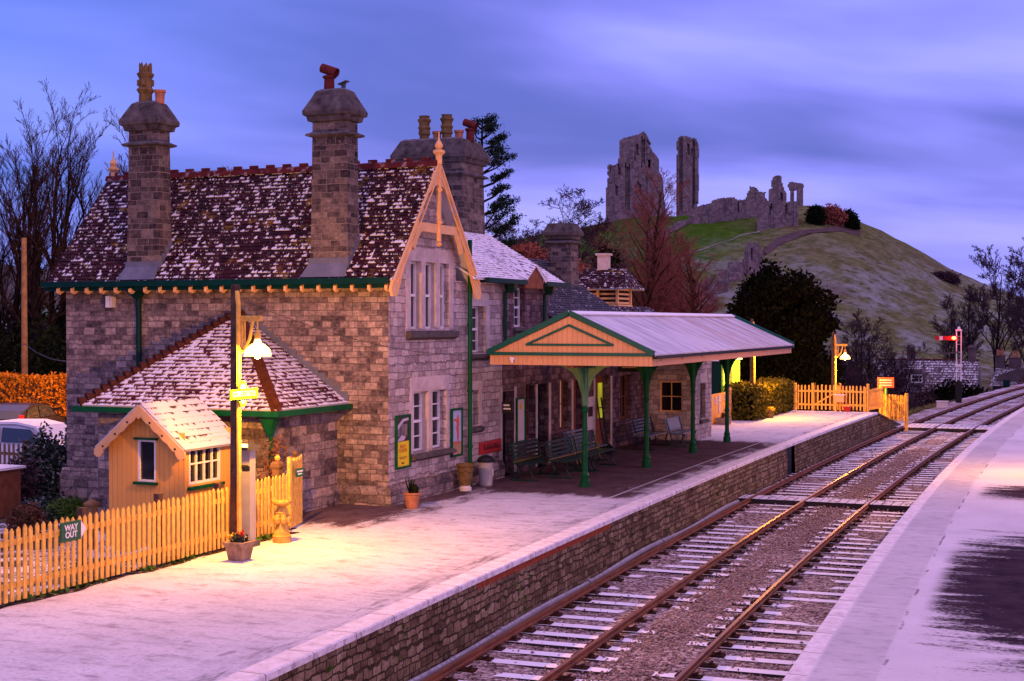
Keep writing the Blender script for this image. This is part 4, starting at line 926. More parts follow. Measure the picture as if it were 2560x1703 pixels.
# --- lean-to with half-pyramid roof against the side wall
LY = 24.86
m = MB(); wall(m, 'y', LY, -20.02, -15.65, -.5, 2.3, inward=1); wall(m, 'x', -15.65, LY, WY, -.5, 2.3, inward=-1); wall(m, 'x', -20.02, LY, WY, -.5, 2.3, inward=1); m.build('wall', 'plinth_stone', ST)
m = MB(); m.prism([(LY - .14, -.5), (LY - .14, .22), (LY - .004, .36), (LY - .004, -.5)], 'x', -20.16, -15.66); m.build('plinth', 'plinth_stone', ST); m = MB(); m.prism([(-15.53, -.1), (-15.646, -.1), (-15.646, .40), (-15.53, .28)], 'y', LY - .14, WY - .11); m.build('plinth', 'plinth_stone', ST)
AP = (-18.2, WY - .002, 4.2); A1 = (-20.28, 24.55, 2.22); A2 = (-15.36, 24.55, 2.22); A3 = (-15.36, WY - .002, 2.22); A0 = (-20.28, WY - .002, 2.22)
LR = roof_obj('roof', 'lean_tile', [(A1, A2, AP, AP), (A2, A3, AP, AP), (A0, A1, AP, AP)], 0.135)
m = MB()
for P0 in (A1, A2):
    a, b = Vector(P0), Vector(AP); L_ = (b - a).length; n = int(L_ / .19); d = (b - a).normalized()
    for i in range(n):
        p = a + d * (i * .19); m.tube([p + Vector((0, 0, .06)), p + d * .20 + Vector((0, 0, .0))], [.125, .07], 8)
m.build('hip_tiles', 'hip_tile', LR)
m = MB()      # stepped lead flashing where the lean-to meets the wall
for i in range(15):
    t = i / 15; t2 = (i + .96) / 15; a, b = Vector(AP).lerp(Vector(A3), t), Vector(AP).lerp(Vector(A3), t2); m.prism([(a.x, a.z), (b.x, b.z), (b.x, a.z + .13), (a.x, a.z + .13)], 'y', WY - .012, WY - .004)
m.build('flashing', 'lead', LR)
m = MB(); m.box(-20.36, -15.24, 24.42, 24.54, 2.10, 2.21); m.box(-15.34, -15.24, 24.545, WY - .02, 2.10, 2.21); m.build('gutter', 'green_paint', ST)
m = MB(); m.tube([(-15.6, 24.75, 1.95), (-15.6, 24.75, -.3)], .05, 10); m.rings(-15.6, 24.72, [(1.72, .06, .06), (1.86, .09, .09), (2.0, .15, .12), (2.11, .16, .13)]); m.build('downpipe', 'green_paint', ST)
# --- louvred ventilator on the far roof
LV = thing('roof_ventilator', 'cream slatted roof turret with its own small tiled roof beyond the slate slope', 'ventilator', (-16.7, 49, 4.3))
m = MB(); m.box(-17.5, -15.95, 48.2, 49.8, 4.3, 4.62); m.build('base', 'cream_paint', LV)
m = MB()
for a in (-17.45, -16.75, -16.02):
    for b in (48.25, 49.75): m.box(a - .045, a + .045, b - .045, b + .045, 4.62, 5.3)
m.box(-17.5, -15.97, 48.21, 49.79, 5.285, 5.32); m.box(-17.5, -15.97, 48.205, 48.295, 4.618, 4.64); m.box(-16.065, -15.975, 48.29, 49.79, 4.618, 4.64)
for k in range(4): z_ = 4.66 + k * .16; m.box(-17.41, -16.04, 48.26, 48.30, z_, z_ + .07); m.box(-16.06, -16.02, 48.30, 49.7, z_, z_ + .07)
m.build('slatted_frame', 'cream_paint', LV)
m = MB(); m.box(-17.35, -16.1, 48.4, 49.6, 4.62, 5.28); m.build('core', 'interior_dark', LV)
m = MB(); courses(m, (-17.85, 47.85, 5.2), (-15.6, 47.85, 5.2), (-15.95, 49, 5.95), (-17.5, 49, 5.95), .13); courses(m, (-15.6, 50.15, 5.2), (-17.85, 50.15, 5.2), (-17.5, 49, 5.95), (-15.95, 49, 5.95), .13); courses(m, (-15.6, 47.85, 5.2), (-15.6, 50.15, 5.2), (-15.95, 49, 5.95), (-15.95, 49, 5.95), .13)
rv = m.build('roof', 'roof_tile', LV)
m = MB(); m.box(-16.98, -16.6, 48.85, 49.2, 5.9, 6.42); m.rings(-16.79, 49.02, [(6.42, .25, .23), (6.5, .25, .23)]); m.build('chimney', 'dressed_stone', rv)
m = MB(); m.bar((-15.62, 49.05, 5.25), (-15.98, 49.0, 5.92), .05, .05); m.build('barge_strip', 'cream_paint', LV)
# --- platform canopy
CP = thing('platform_canopy', 'cream and green boarded canopy with a frosted sheet roof on one row of iron columns', 'canopy', (-11.62, 39.3, 0))
CX, CZ, CE, CW = -11.62, 4.20, 3.28, 2.03; CY0, CY1 = 31.42, 47.2
m = MB()
for s in (-1, 1):
    n = 26; e = []
    for i in range(n + 1):
        y = CY0 - .04 + (CY1 - CY0 + .08) * i / n; e.append(y)
    xe = CX + s * (CW + .08); ze = CE - .02
    for a, b in zip(e, e[1:]):
        for z_ in (0.0,): m.add([(xe, a, ze), (xe, b, ze), (CX, b, CZ), (CX, a, CZ), (xe, a, ze - .05), (xe, b, ze - .05), (CX, b, CZ - .05), (CX, a, CZ - .05)], [(0, 1, 2, 3), (4, 7, 6, 5), (0, 4, 5, 1)])
cr = m.build('roof', 'canopy_sheet', CP)
m = MB(); m.prism([(CX - .14, CZ + .005), (CX, CZ + .075), (CX + .14, CZ + .005), (CX + .10, CZ - .03), (CX - .10, CZ - .03)], 'y', CY0 - .05, CY1 + .05); m.build('ridge_roll', 'snow', cr)
for yy, fl in ((CY0, 1), (CY1, -1)):
    m = MB(); m.prism([(CX - CW, 2.985), (CX + CW, 2.985), (CX + CW, CE - .04), (CX, CZ - .06), (CX - CW, CE - .04)], 'y', yy, yy + .05 * fl); m.build('gable_boards', 'canopy_boards', CP)
    m = MB(); f = -fl
    def yb(d0, d1): return sorted((yy + f * d0, yy + f * d1))
    for s in (-1, 1): m.bar((CX + s * (CW + .06), yy + f * .03, CE + .0), (CX, yy + f * .03, CZ + .03), .07, .12)
    a, b = yb(.003, .05); m.box(CX - CW - .02, CX + CW + .02, a, b, CE - .07, CE + .01)
    m.bar((CX - 1.08, yy + f * .02, 3.47), (CX, yy + f * .02, 3.93), .035, .055); m.bar((CX + 1.08, yy + f * .02, 3.47), (CX, yy + f * .02, 3.93), .035, .055); m.bar((CX - 1.1, yy + f * .018, 3.47), (CX + 1.1, yy + f * .018, 3.47), .03, .055)
    m.build('gable_trim', 'trim_teal', CP)
for s in (-1, 1):
    m = MB(); a, b = sorted((CX + s * CW, CX + s * (CW - .04))); m.box(a, b, CY0 + .06, CY1 - .06, 2.985, CE - .12); m.build('fascia', 'canopy_boards', CP)
    m = MB(); a, b = sorted((CX + s * (CW + .01), CX + s * (CW + .11))); m.box(a, b, CY0 + .02, CY1 - .02, CE - .13, CE - .05)
    m.build('gutter', 'near_black', CP)
m = MB()
for i in range(9):
    y = CY0 + .7 + i * 1.85; m.bar((CX - CW, y, CE - .13), (CX + CW, y, CE - .13), .08, .12); m.bar((CX - CW, y, CE - .1), (CX, y, CZ - .14), .06, .1); m.bar((CX + CW, y, CE - .1), (CX, y, CZ - .14), .06, .1)
m.box(CX - .09, CX + .09, CY0 + .06, CY1 - .06, 2.92, 3.08)
m.build('roof_frame', 'timber_brown', CP)
for i, (py) in enumerate((32.52, 37.55, 42.35, 46.62)):
    m = MB()
    m.lathe([(.125, 0), (.125, .16), (.10, .19), (.10, .26), (.115, .28), (.085, .32), (.070, .40), (.066, 1.02), (.085, 1.05), (.085, 1.08), (.066, 1.11), (.060, 1.80), (.078, 1.83), (.085, 1.90), (.066, 1.94), (.064, 2.95)], (CX, py, 0), 14)
    c = m.build('column', 'green_paint', CP, smooth=False)
    m = MB()
    def spandrel(dx, dy):
        q = [(0.05, 2.0), (.09, 2.28), (.17, 2.55), (.30, 2.76), (.50, 2.90), (.62, 2.93), (.62, 2.97), (.05, 2.97)]
        A_ = []
        for t in (-.02, .02): A_ += [(CX + dx * u - dy * t, py + dy * u + dx * t, z_) for u, z_ in q]
        k = len(q); m.add(A_, [tuple(range(k)), tuple(range(2 * k - 1, k - 1, -1))] + [(j, k + j, k + (j + 1) % k, (j + 1) % k) for j in range(k)])
    for d_ in ((1, 0), (-1, 0), (0, 1), (0, -1)): spandrel(*d_)
    m.lathe([(.075, 1.98), (.09, 2.3), (.10, 2.9)], (CX, py, 0), 10)
    m.build('bracket', 'pale_green_paint' if i == 0 else 'green_paint', c)
# ------------------------------------------------------------------ boarded hut behind the fence
HT = thing('garden_hut', 'small cream boarded hut with snowy roof, scalloped bargeboard and dark window behind the picket fence', 'hut', (-17.0, 23.3, -.45))
m = MB(); wall(m, 'y', 22.5, -17.86, -16.08, -.5, 1.9, [(-17.17, -16.76, .94, 1.74)], .06, inward=1); wall(m, 'x', -16.08, 22.5, 24.05, -.5, 1.75, [(22.62, 23.66, .90, 1.68)], .06)
wall(m, 'x', -17.86, 22.5, 24.05, -.5, 1.75, inward=1); wall(m, 'y', 24.05, -17.86, -16.08, -.5, 1.9, inward=-1); m.prism([(-17.86, 1.72), (-16.08, 1.72), (-16.96, 2.36)], 'y', 22.501, 22.53); m.prism([(-17.86, 1.72), (-16.08, 1.72), (-16.96, 2.36)], 'y', 24.0, 24.04)
m.build('wall', 'cream_boards', HT)
m = MB(); courses(m, (-15.92, 22.26, 1.60), (-15.92, 24.2, 1.60), (-16.96, 24.2, 2.47), (-16.96, 22.26, 2.47), .16, lift=.010); courses(m, (-18.0, 24.2, 1.60), (-18.0, 22.26, 1.60), (-16.96, 22.26, 2.47), (-16.96, 24.2, 2.47), .16, lift=.010)
m.build('roof', 'shed_roof_snow', HT)
m = MB(); sc = [(-16.96, 2.44)]
for s in (1,):
    pass
def scal(s):
    cx = -16.96; q = [(cx, 2.43), (cx + s * 1.045, 1.56), (cx + s * 1.055, 1.46), (cx + s * .985, 1.40), (cx + s * .90, 1.42), (cx + s * .84, 1.50)]
    n = 4
    for i in range(n):
        t0 = .80 - i * .19
        for k in range(5):
            a = k / 4; t = t0 - a * .17; dip = .05 * math.sin(a * math.pi)
            q.append((cx + s * 1.045 * t, 1.56 + (1 - t) * .87 - .20 - dip * .6 + .02))
    q.append((cx, 2.16)); return q
q = scal(1); m.prism(q, 'y', 22.24, 22.275); m.prism(scal(-1)[::-1], 'y', 22.241, 22.276)
m.build('bargeboard', 'cream_paint', HT)
m = MB()
for t in (.25, .52, .80):
    for s in (-1, 1): m.tube([(-16.96 + s * 1.045 * t, 22.238, 2.43 - t * .87 - .12), (-16.96 + s * 1.045 * t, 22.232, 2.43 - t * .87 - .12)], .022, 8)
m.build('bargeboard_holes', 'near_black', HT)
o = window(HT, 'y', 22.5, -17.17, -16.76, .94, 1.74, .05, 1, 1, 'white_paint', fw=.035, inward=1)
m = MB(); m.box(-17.24, -16.70, 22.44, 22.498, 1.745, 1.785); m.box(-17.24, -16.70, 22.42, 22.498, .885, .935); m.build('window_sill', 'green_paint', HT)
o = window(HT, 'x', -16.08, 22.62, 23.66, .90, 1.68, .05, 4, 2, 'white_paint', fw=.045)
m = MB(); m.box(-16.079, -16.01, 22.56, 23.72, .80, .86); m.build('window_sill', 'green_paint', HT)
# ------------------------------------------------------------------ picket fences
def picket(mb, M, x, h, w=.072, t=.02, z0=.05):
    q = [(-w / 2, z0), (w / 2, z0), (w / 2, h - .05), (0, h), (-w / 2, h - .05)]
    vs = [tuple(M @ Vector((x + a, yy, b))) for yy in (-t / 2, t / 2) for a, b in q]
    mb.add(vs, [(0, 1, 2, 3, 4), (9, 8, 7, 6, 5)] + [(i, 5 + i, 5 + (i + 1) % 5, (i + 1) % 5) for i in range(5)])
def fence(name, label, a, b, h=1.10, pitch=.13, mat='fence_cream', posts=None, cat='fence', z=0.0, rails=(.27, .88), post_h=None, group=None, diag=False):
    a, b = Vector((a[0], a[1], z)), Vector((b[0], b[1], z)); L = (b - a).length; ang = math.atan2(b.y - a.y, b.x - a.x)
    t = thing(name, label, cat, tuple(a), 0, group); M = Matrix.Translation(a) @ Matrix.Rotation(ang, 4, 'Z')
    m = MB(); n = int(L / pitch); rr = random.Random(int(L * 100))
    for i in range(n + 1): picket(m, M @ T(i * L / n, 0, 0) @ Matrix.Rotation(rr.uniform(-.014, .014), 4, 'Y'), 0, h + rr.uniform(-.018, .016))
    m.build('pickets', mat, t)
    for z_ in rails: m = MB(); m.box(-.02, L + .02, .012, .062, z_ - .04, z_ + .04, M=M); m.build('rail', mat, t)
    if diag: m = MB(); m.bar(M @ Vector((0.05, .035, rails[0])), M @ Vector((L - .05, .035, rails[1])), .04, .07); m.build('brace', mat, t)
    for px in (posts if posts is not None else [0, L]):
        m = MB(); ph = post_h or h + .08; m.box(px - .055, px + .055, .065, .175, -.4, ph, M=M); m.build('post', mat if posts is None or post_h else 'post_wood', t)
    return t
fence('picket_fence', 'long cream picket fence along the back of the snowy platform, carrying a green sign', (-14.24, 15.55), (-14.24, 21.15), posts=[0.02, 1.9, 3.8, 5.5])
fence('picket_fence', 'short cream picket fence panel between the grey pillar and the open gate', (-14.30, 21.75), (-14.40, 23.4), 1.12, posts=[0.06, 1.0])
fence('picket_gate', 'open slatted cream gate leaf with black strap hinges and a tiny green notice', (-14.38, 23.5), (-14.62, 24.3), 1.38, .105, cat='gate', rails=(.30, 1.15), posts=[])
m = MB(); m.box(-14.42, -14.36, 23.44, 23.5, .1, 1.42); gp = m.build('gate_post', 'fence_cream', origin=(-14.39, 23.47, 0)); tag(gp, 'slim cream post carrying the open gate at the end of the short fence', 'post')
for i, (px, py, lab) in enumerate(((-14.92, 23.9, 'tall cream gate post with a ball cap behind the short fence panel'), (-15.1, 24.85, 'darker tall gate post beside the lean-to wall behind the open gate'))):
    m = MB(); m.rings(px, py, [(-.4, .075, .075), (1.12, .075, .075), (1.18, .10, .10), (1.24, .10, .10), (1.29, .05, .05)]); o = m.build('gate_post', 'pole_wood', origin=(px, py, 0)); tag(o, lab, 'post')  # dark wood colour holds the weaker light on these gate posts
    m = MB(); m.lathe([(.02, 0), (.05, .03), (.06, .07), (.04, .11), (.005, .13)], (px, py, 1.28), 10); m.build('ball_cap', 'fence_cream' if i == 0 else 'pole_wood', o)
m = MB(); m.rings(-18.2, 22.4, [(-.45, .09, .09), (.42, .09, .09), (.44, .11, .11), (.48, .11, .11), (.56, .01, .01)]); tag(m.build('fence_post', 'pole_wood', origin=(-18.2, 22.4, -.45)), 'weathered stump post with pointed cap in front of the cream hut', 'post')
# small notice on gate
gn = MB(); gn.box(-14.345, -14.335, 23.62, 23.92, 1.02, 1.18); o = gn.build('gate_notice', 'sign_green', origin=(-14.34, 23.77, 1.0)); tag(o, 'tiny green notice with white lettering on the open gate', 'sign')
mk = MB(); mk.box(-14.334, -14.332, 23.66, 23.88, 1.11, 1.14); mk.box(-14.334, -14.332, 23.69, 23.85, 1.06, 1.085); mk.build('lettering', 'white_paint', o)
# WAY OUT sign
S = thing('way_out_sign', 'green way out sign with white lettering and white arrow tip on the long picket fence', 'sign', (-14.20, 17.05, .75))
m = MB(); m.box(-14.225, -14.205, 16.80, 17.24, .74, 1.03); m.build('board', 'sign_green', S)
m = MB(); m.prism([(17.243, .75), (17.36, .885), (17.243, 1.02)], 'x', -14.224, -14.206); m.build('arrow', 'white_paint', S)
text('WAY\nOUT', .125, 'white_paint', 'lettering', T(-14.203, 17.02, .885) @ FACE_X, S, bold=.004)
# ------------------------------------------------------------------ lamps
def lamp_post(label, loc, H=4.65, arm=.55, energy=400, rz=0.0, lit=True, group='platform lamp posts'):
    t = thing('lamp_post', label, 'lamp post', (0, 0, 0), 0, group)
    m = MB(); m.rings(0, 0, [(-.5, .075, .075), (.6, .07, .07), (H - .02, .055, .06), (H, .03, .04)]); m.build('post', 'post_wood', t)
    m = MB(); m.tube([(.115, -.03, .0), (.108, -.03, H - .35), (.06, -.02, H - .12)], .042, 8); m.build('lit_post_strip', 'fence_cream', t)  # pale strip beside the post, coloured as its lamplit side
    az = H - .60
    m = MB(); m.box(.05, arm + .1, -.03, .03, az, az + .045); m.box(.05, arm + .1, -.02, .02, az - .05, az)
    m.tube([(.08, 0, az - .62), (.22, 0, az - .54), (.36, 0, az - .36), (.45, 0, az - .02)], .03, 8); m.box(.16, .19, -.015, .015, az - .55, az); m.box(.23, .25, -.012, .012, az - .5, az)
    m.build('arm', 'fence_cream', t)
    m = MB(); m.tube([(arm, 0, az - .28), (arm, 0, az)], .014, 8); m.lathe([(.045, 0), (.06, .08), (.03, .16)], (arm, 0, az - .36), 10); m.build('hanger', 'fence_cream', t)
    m = MB(); zb = az - .66
    m.lathe([(.235, 0), (.235, .05), (.215, .12), (.13, .20), (.07, .23), (.05, .30)], (arm, 0, zb), 20)
    sh = m.build('lamp_shade', 'lamp_glow', t, smooth=True)
    m = MB(); m.lathe([(.01, 0), (.05, .02), (.07, .04), (.05, .06)], (arm, 0, zb - .045), 12); m.build('bulb', 'lamp_glow', sh, smooth=True)
    ld = bpy.data.lights.new('lamp_light', 'POINT'); ld.energy = energy; ld.color = (1.0, 0.39, 0.02); ld.shadow_soft_size = .06
    lo = bpy.data.objects.new('lamp_light', ld); COL.objects.link(lo); lo.parent = t; lo.location = (arm, 0, zb - .16)
    # a little light also escapes through the opal shade
    t.location = loc; t.rotation_euler = (0, 0, rz); return t
lamp_post('wooden lamp post with a glowing opal shade in front of the hut, nearest lamp', (-14.14, 21.28, 0), 4.67, .56, 2000, R(-14))
lamp_post('lamp post half hidden behind the far end of the canopy roof, standing in the hedge', (-13.56, 58.6, -.1), 4.25, .6, 1500)
lamp_post('distant glowing lamp post behind the far picket gate beside the dark yew', (-11.66, 67.0, -.45), 4.0, .55, 1500)
lamp_post('lamp post on the opposite platform lighting its snow, just out of view', (-0.75, 39.6, 0), 4.6, .5, 1000, R(180))
lamp_post('lamp post on the opposite platform close to the footbridge, out of view', (4.2, 10.0, 0), 4.6, .5, 900, R(180))
lamp_post('street lamp at the edge of the station yard hidden behind the station house', (-31.2, 40.8, -.45), 5.6, .5, 5500, R(180))
# station name totem on the lamp post
S = thing('station_sign', 'green station name totem with pale lettering on the near lamp post', 'sign', (-13.98, 21.28, 2.6))
def oval(a_, b_, x0_, x1_):
    m = MB(); m.prism([(21.28 + a_ * math.cos(t * math.pi / 12), 2.74 + b_ * math.sin(t * math.pi / 12)) for t in range(24)], 'x', x0_, x1_); return m
oval(.15, .23, -14.0, -13.985).build('disc', 'totem_green', S); oval(.11, .18, -13.985, -13.98).build('disc_face', 'white_paint', S)
m = MB(); m.box(-13.98, -13.962, 20.84, 21.72, 2.65, 2.83); m.build('board', 'totem_green', S)
text('CORFE CASTLE', .13, 'white_paint', 'lettering', T(-13.959, 21.28, 2.74) @ FACE_X, S, bold=.003, sx=.82)
# cables
def sag(a, b, s, n=10): return [Vector(a).lerp(Vector(b), i / n) - Vector((0, 0, s * 4 * (i / n) * (1 - i / n))) for i in range(n + 1)]
m = MB(); m.tube(sag((-14.08, 21.28, 4.42), (-14.3, 31.5, 3.2), .25), .006, 5); tag(m.build('overhead_cable', 'cable_black', origin=(-14.08, 21.28, 4.42)), 'thin cable sagging from the near lamp post to the gable wall', 'cable')
m = MB(); m.tube(sag((-14.18, 21.28, 4.40), (-19.4, 27.35, 4.25), .2), .006, 5); tag(m.build('overhead_cable', 'cable_black', origin=(-14.18, 21.28, 4.4)), 'thin cable running from the near lamp post back to the side wall', 'cable')
m = MB(); m.tube(sag((-42.5, 48, 3.1), (-23.1, 29.5, 3.3), .5), .015, 5); tag(m.build('overhead_cable', 'cable_black', origin=(-42.5, 48, 3.1)), 'thin dark cable crossing from the bare pole to the left end of the house', 'cable')
# wall light
t = thing('wall_light', 'small white security light under the left eave of the stone house', 'wall light', (-21.72, 27.45, 4.4))
m = MB(); m.box(-21.80, -21.70, 27.36, 27.526, 4.35, 4.62); m.build('housing', 'white_paint', t); m = MB(); m.box(-21.685, -21.63, 27.37, 27.526, 4.35, 4.6); m.build('lens', 'paper_white', t)
# ------------------------------------------------------------------ grey pillar, planter, stone bird bath, pots, bin
t = thing('help_point', 'slim grey help point pillar with a sloping lit top beside the near lamp post', 'help point', (-14.1, 21.62, 0))
m = MB(); m.box(-14.19, -14.01, 21.53, 21.71, 0, 1.72); m.build('pillar', 'steel_grey', t)
m = MB(); m.box(-14.25, -13.95, 21.47, 21.77, 0, .10); m.build('foot', 'dark_grey', t)
m = MB(); m.prism([(21.48, 1.725), (21.76, 1.725), (21.76, 1.80), (21.48, 1.87)], 'x', -14.23, -13.97); m.build('hood', 'dark_grey', t)
m = MB(); m.box(-14.18, -14.02, 21.465, 21.478, 1.78, 1.84); m.build('light_strip', 'strip_glow', t)
m = MB(); m.tube([(-14.02, 21.3, 1.45), (-13.9, 21.28, 1.45)], .04, 10); m.tube([(-13.93, 21.28, 1.38), (-13.93, 21.28, 1.46)], .07, 10); o = m.build('camera_unit', 'near_black', origin=(-14, 21.3, 1.4)); tag(o, 'small black camera fixed low on the near lamp post', 'camera')
def plant_tuft(parent, c, r, h, n, mat, seed, size=.05, name='foliage', up=.3):
    p = blob_pts(n, [(c[0], c[1], c[2] + h * .5, r, r, h * .5)], seed, .15); return leaves(name, p.astype(float), size, mat, parent, seed=seed, up=up)
t = thing('stone_planter', 'square tapered stone planter of red and yellow flowers before the near lamp post', 'planter', (-13.42, 20.3, 0))
m = MB(); m.rings(-13.42, 20.3, [(0, .17, .17), (.03, .18, .18), (.30, .235, .235), (.30, .26, .26), (.36, .265, .265), (.36, .21, .21), (.32, .20, .20)]); m.build('pot', 'trough_stone', t); t.scale = (.76, .76, .88)
plant_tuft(t, (-13.42, 20.3, .30), .20, .22, 260, 'shrub_leaf', 5, .04)
plant_tuft(t, (-13.30, 20.22, .46), .06, .12, 40, 'flower_red', 6, .03, 'flowers'); plant_tuft(t, (-13.56, 20.26, .42), .10, .10, 50, 'flower_yellow', 7, .026, 'flowers')
t = thing('bird_bath', 'yellow lit carved stone bird bath with spiky bowl and lobed stem beside open gate', 'bird bath', (-13.8, 22.25, 0))
m = MB(); m.lathe([(.22, 0), (.225, .16), (.20, .19)], (-13.8, 22.25, 0), 18); m.lathe([(.20, .19), (.12, .52), (.10, .70)], (-13.8, 22.25, 0), 18); m.build('pedestal', 'statue_stone', t)
m = MB(); m.lathe([(.09, .62), (.15, .66), (.17, .74), (.12, .84), (.09, .88)], (-13.8, 22.25, 0), 12)
for k in range(6):
    a = k * math.pi / 3 + .3; px, py = -13.8 + .155 * math.cos(a), 22.25 + .155 * math.sin(a); m.lathe([(.045, .47), (.075, .50), (.08, .58), (.06, .66), (.02, .70)], (px, py, 0), 8)
m.build('stem', 'statue_stone', t)
m = MB(); m.lathe([(.10, .88), (.20, .93), (.235, .97), (.235, 1.01), (.19, 1.0), (.05, .95)], (-13.8, 22.25, 0), 20)
for k in range(8):
    a = k * math.pi / 4; m.lathe([(.03, 1.0), (.02, 1.05), (.003, 1.09)], (-13.8 + .20 * math.cos(a), 22.25 + .20 * math.sin(a), 0), 6)
m.build('bowl', 'statue_stone', t)
t.scale = (.76, .76, .74)
t = thing('flower_pot', 'terracotta pot with cactus like plants at the corner of the stone gable', 'pot', (-13.72, 27.38, 0))
m = MB(); m.lathe([(.17, 0), (.19, .05), (.25, .36), (.28, .37), (.28, .42), (.25, .42), (.23, .36)], (-13.72, 27.38, 0), 20); m.build('pot', 'terracotta', t, smooth=False)
m = MB(); m.lathe([(.06, 0), (.11, .08), (.11, .18), (.06, .26), (.01, .28)], (-13.62, 27.36, .36), 12); rr = random.Random(3)
for k in range(9): a = rr.uniform(0, 6.28); m.tube([(-13.80, 27.38, .36), (-13.80 + .10 * math.cos(a), 27.38 + .1 * math.sin(a), .62), (-13.8 + .15 * math.cos(a), 27.38 + .15 * math.sin(a), .78)], [.028, .02, .004], 5)
m.build('plant', 'ivy', t); t.scale = (.70, .70, .82)
t = thing('urn_planter', 'large buff urn with a moulded swag standing by the green downpipe', 'urn', (-14.0, 30.75, 0))
m = MB(); m.lathe([(.20, 0), (.21, .08), (.17, .10), (.17, .14)], (-14.0, 30.75, 0), 20); m.build('foot', 'paper_white', t)
m = MB(); m.lathe([(.18, .14), (.24, .40), (.27, .62), (.31, .66), (.31, .71), (.27, .71), (.25, .62)], (-14.0, 30.75, 0), 20)
for k in range(6):
    a = k * math.pi / 3; b = a + math.pi / 3; m.tube([(-14 + .275 * math.cos(a + (b - a) * i / 4), 30.75 + .275 * math.sin(a + (b - a) * i / 4), .58 - .08 * math.sin(math.pi * i / 4)) for i in range(5)], .018, 5)
m.build('pot', 'buff_pot', t); t.scale = (.72, .72, .9)
t = thing('litter_bin', 'round grey litter bin with a dark domed lid right of the green downpipe', 'bin', (-13.95, 31.85, 0))
m = MB(); m.lathe([(.20, 0), (.22, .03), (.25, .62), (.24, .64)], (-13.95, 31.85, 0), 20); m.build('body', 'steel_grey', t, smooth=False)
m = MB(); m.lathe([(.29, .64), (.30, .68), (.24, .76), (.12, .81), (.02, .82)], (-13.95, 31.85, 0), 20); m.build('lid', 'black_paint', t)
m = MB(); m.box(-13.705, -13.695, 31.80, 31.90, .28, .46); m.build('sticker', 'paper_white', t); t.scale = (.74, .74, .92)
# ------------------------------------------------------------------ posters and boards on the platform front
def board(name, label, y0, y1, z0, z1, cat='poster', fm='green_paint', x=FX, d=.05, fw=.05):
    t = thing(name, label, cat, (x, (y0 + y1) / 2, z0)); m = MB()
    for a, b, e, f in ((y0, y0 + fw, z0, z1), (y1 - fw, y1, z0, z1), (y0 + fw, y1 - fw, z0, z0 + fw), (y0 + fw, y1 - fw, z1 - fw, z1)): m.box(x + .012, x + .012 + d, a, b, e, f)
    m.build('frame', fm, t); return t
X = FX + .012
t = board('poster', 'green framed poster with a dark photograph above a bright yellow panel', 27.80, 28.50, .76, 1.95)
m = MB(); m.box(X, X + .02, 27.85, 28.45, .81, 1.36); m.build('yellow_panel', 'yellow_paper', t)
m = MB(); m.box(X, X + .018, 27.85, 28.45, 1.36, 1.90); m.build('photograph', 'photo_dark', t)
m = MB(); m.prism([(27.87, 1.70), (28.15, 1.86), (28.43, 1.88), (28.43, 1.82), (28.2, 1.80), (27.87, 1.60)], 'x', X + .018, X + .021); m.prism([(27.88, 1.37), (28.2, 1.38), (28.3, 1.46), (28.1, 1.5), (27.95, 1.43)], 'x', X + .018, X + .021)
rr = random.Random(8)
for k in range(7): a = 27.92 + k * .07; m.box(X + .018, X + .0205, a, a + .012, 1.48, 1.74)
m.build('photograph_lights', 'photo_pale', t)
text('READY\nTO SERVE', .105, 'red_paint', 'lettering', T(X + .0205, 28.15, 1.20) @ FACE_X, t, .001, bold=.002, sx=.85)
m = MB(); m.box(X + .02, X + .0215, 27.97, 28.33, 1.005, 1.02); m.box(X + .02, X + .0215, 28.0, 28.3, .975, .99); m.box(X + .02, X + .0215, 28.09, 28.21, .86, .90); m.build('small_print', 'timber_brown', t)
t = board('poster', 'green framed seaside poster with a red figure on pale blue near the downpipe', 30.68, 31.30, .78, 1.94)
m = MB(); m.box(X, X + .02, 30.73, 31.25, 1.12, 1.89); m.build('sky_panel', 'poster_sky', t)
m = MB(); m.box(X, X + .0195, 30.73, 31.25, .83, 1.12); m.build('sand_panel', 'poster_sand', t)
m = MB(); m.prism([(30.97, 1.02), (31.01, 1.30), (30.96, 1.45), (30.99, 1.60), (30.80, 1.66), (30.80, 1.69), (31.0, 1.68), (31.02, 1.76), (31.08, 1.78), (31.11, 1.70), (31.14, 1.58), (31.10, 1.45), (31.12, 1.30), (31.07, 1.02), (31.04, 1.25)], 'x', X + .02, X + .022); m.build('figure', 'poster_figure', t)
m = MB()
for k in range(5): m.box(X + .02, X + .0215, 30.78 + k * .09, 30.84 + k * .09, 1.08, 1.15)
m.build('lettering_blocks', 'poster_figure', t)
t = thing('red_board', 'wide red enamel board with dark lettering low on the wall right of the bin', 'sign', (X, 33.0, .72))
m = MB(); m.box(X, X + .03, 32.35, 33.72, .70, 1.0); m.build('panel', 'red_paint', t)
m = MB(); rr = random.Random(2)
for k in range(10): a = 32.58 + k * .10; m.box(X + .03, X + .032, a, a + rr.uniform(.04, .075), .80, .80 + rr.uniform(.06, .11))
m.box(X + .03, X + .032, 32.56, 33.58, .91, .925); m.build('lettering_marks', 'near_black', t)
t = board('notice_board', 'tall narrow pale notice in a dark green frame left of the canopy windows', 34.74, 35.36, .80, 2.0, 'notice')
m = MB(); m.box(X, X + .02, 34.79, 35.31, .85, 1.95); m.build('sheet', 'paper_white', t)
m = MB(); m.tube([(X + .02, 35.06, 1.76), (X + .022, 35.06, 1.76)], .10, 12); m.build('crest', 'flower_yellow', t)
t = thing('platform_sign', 'small black hanging sign with white marks by the dark doorway under the canopy edge', 'sign', (X + .02, 33.88, 1.72))
m = MB(); m.box(X + .02, X + .30, 33.80, 33.84, 1.66, 1.96); m.build('board', 'black_paint', t)
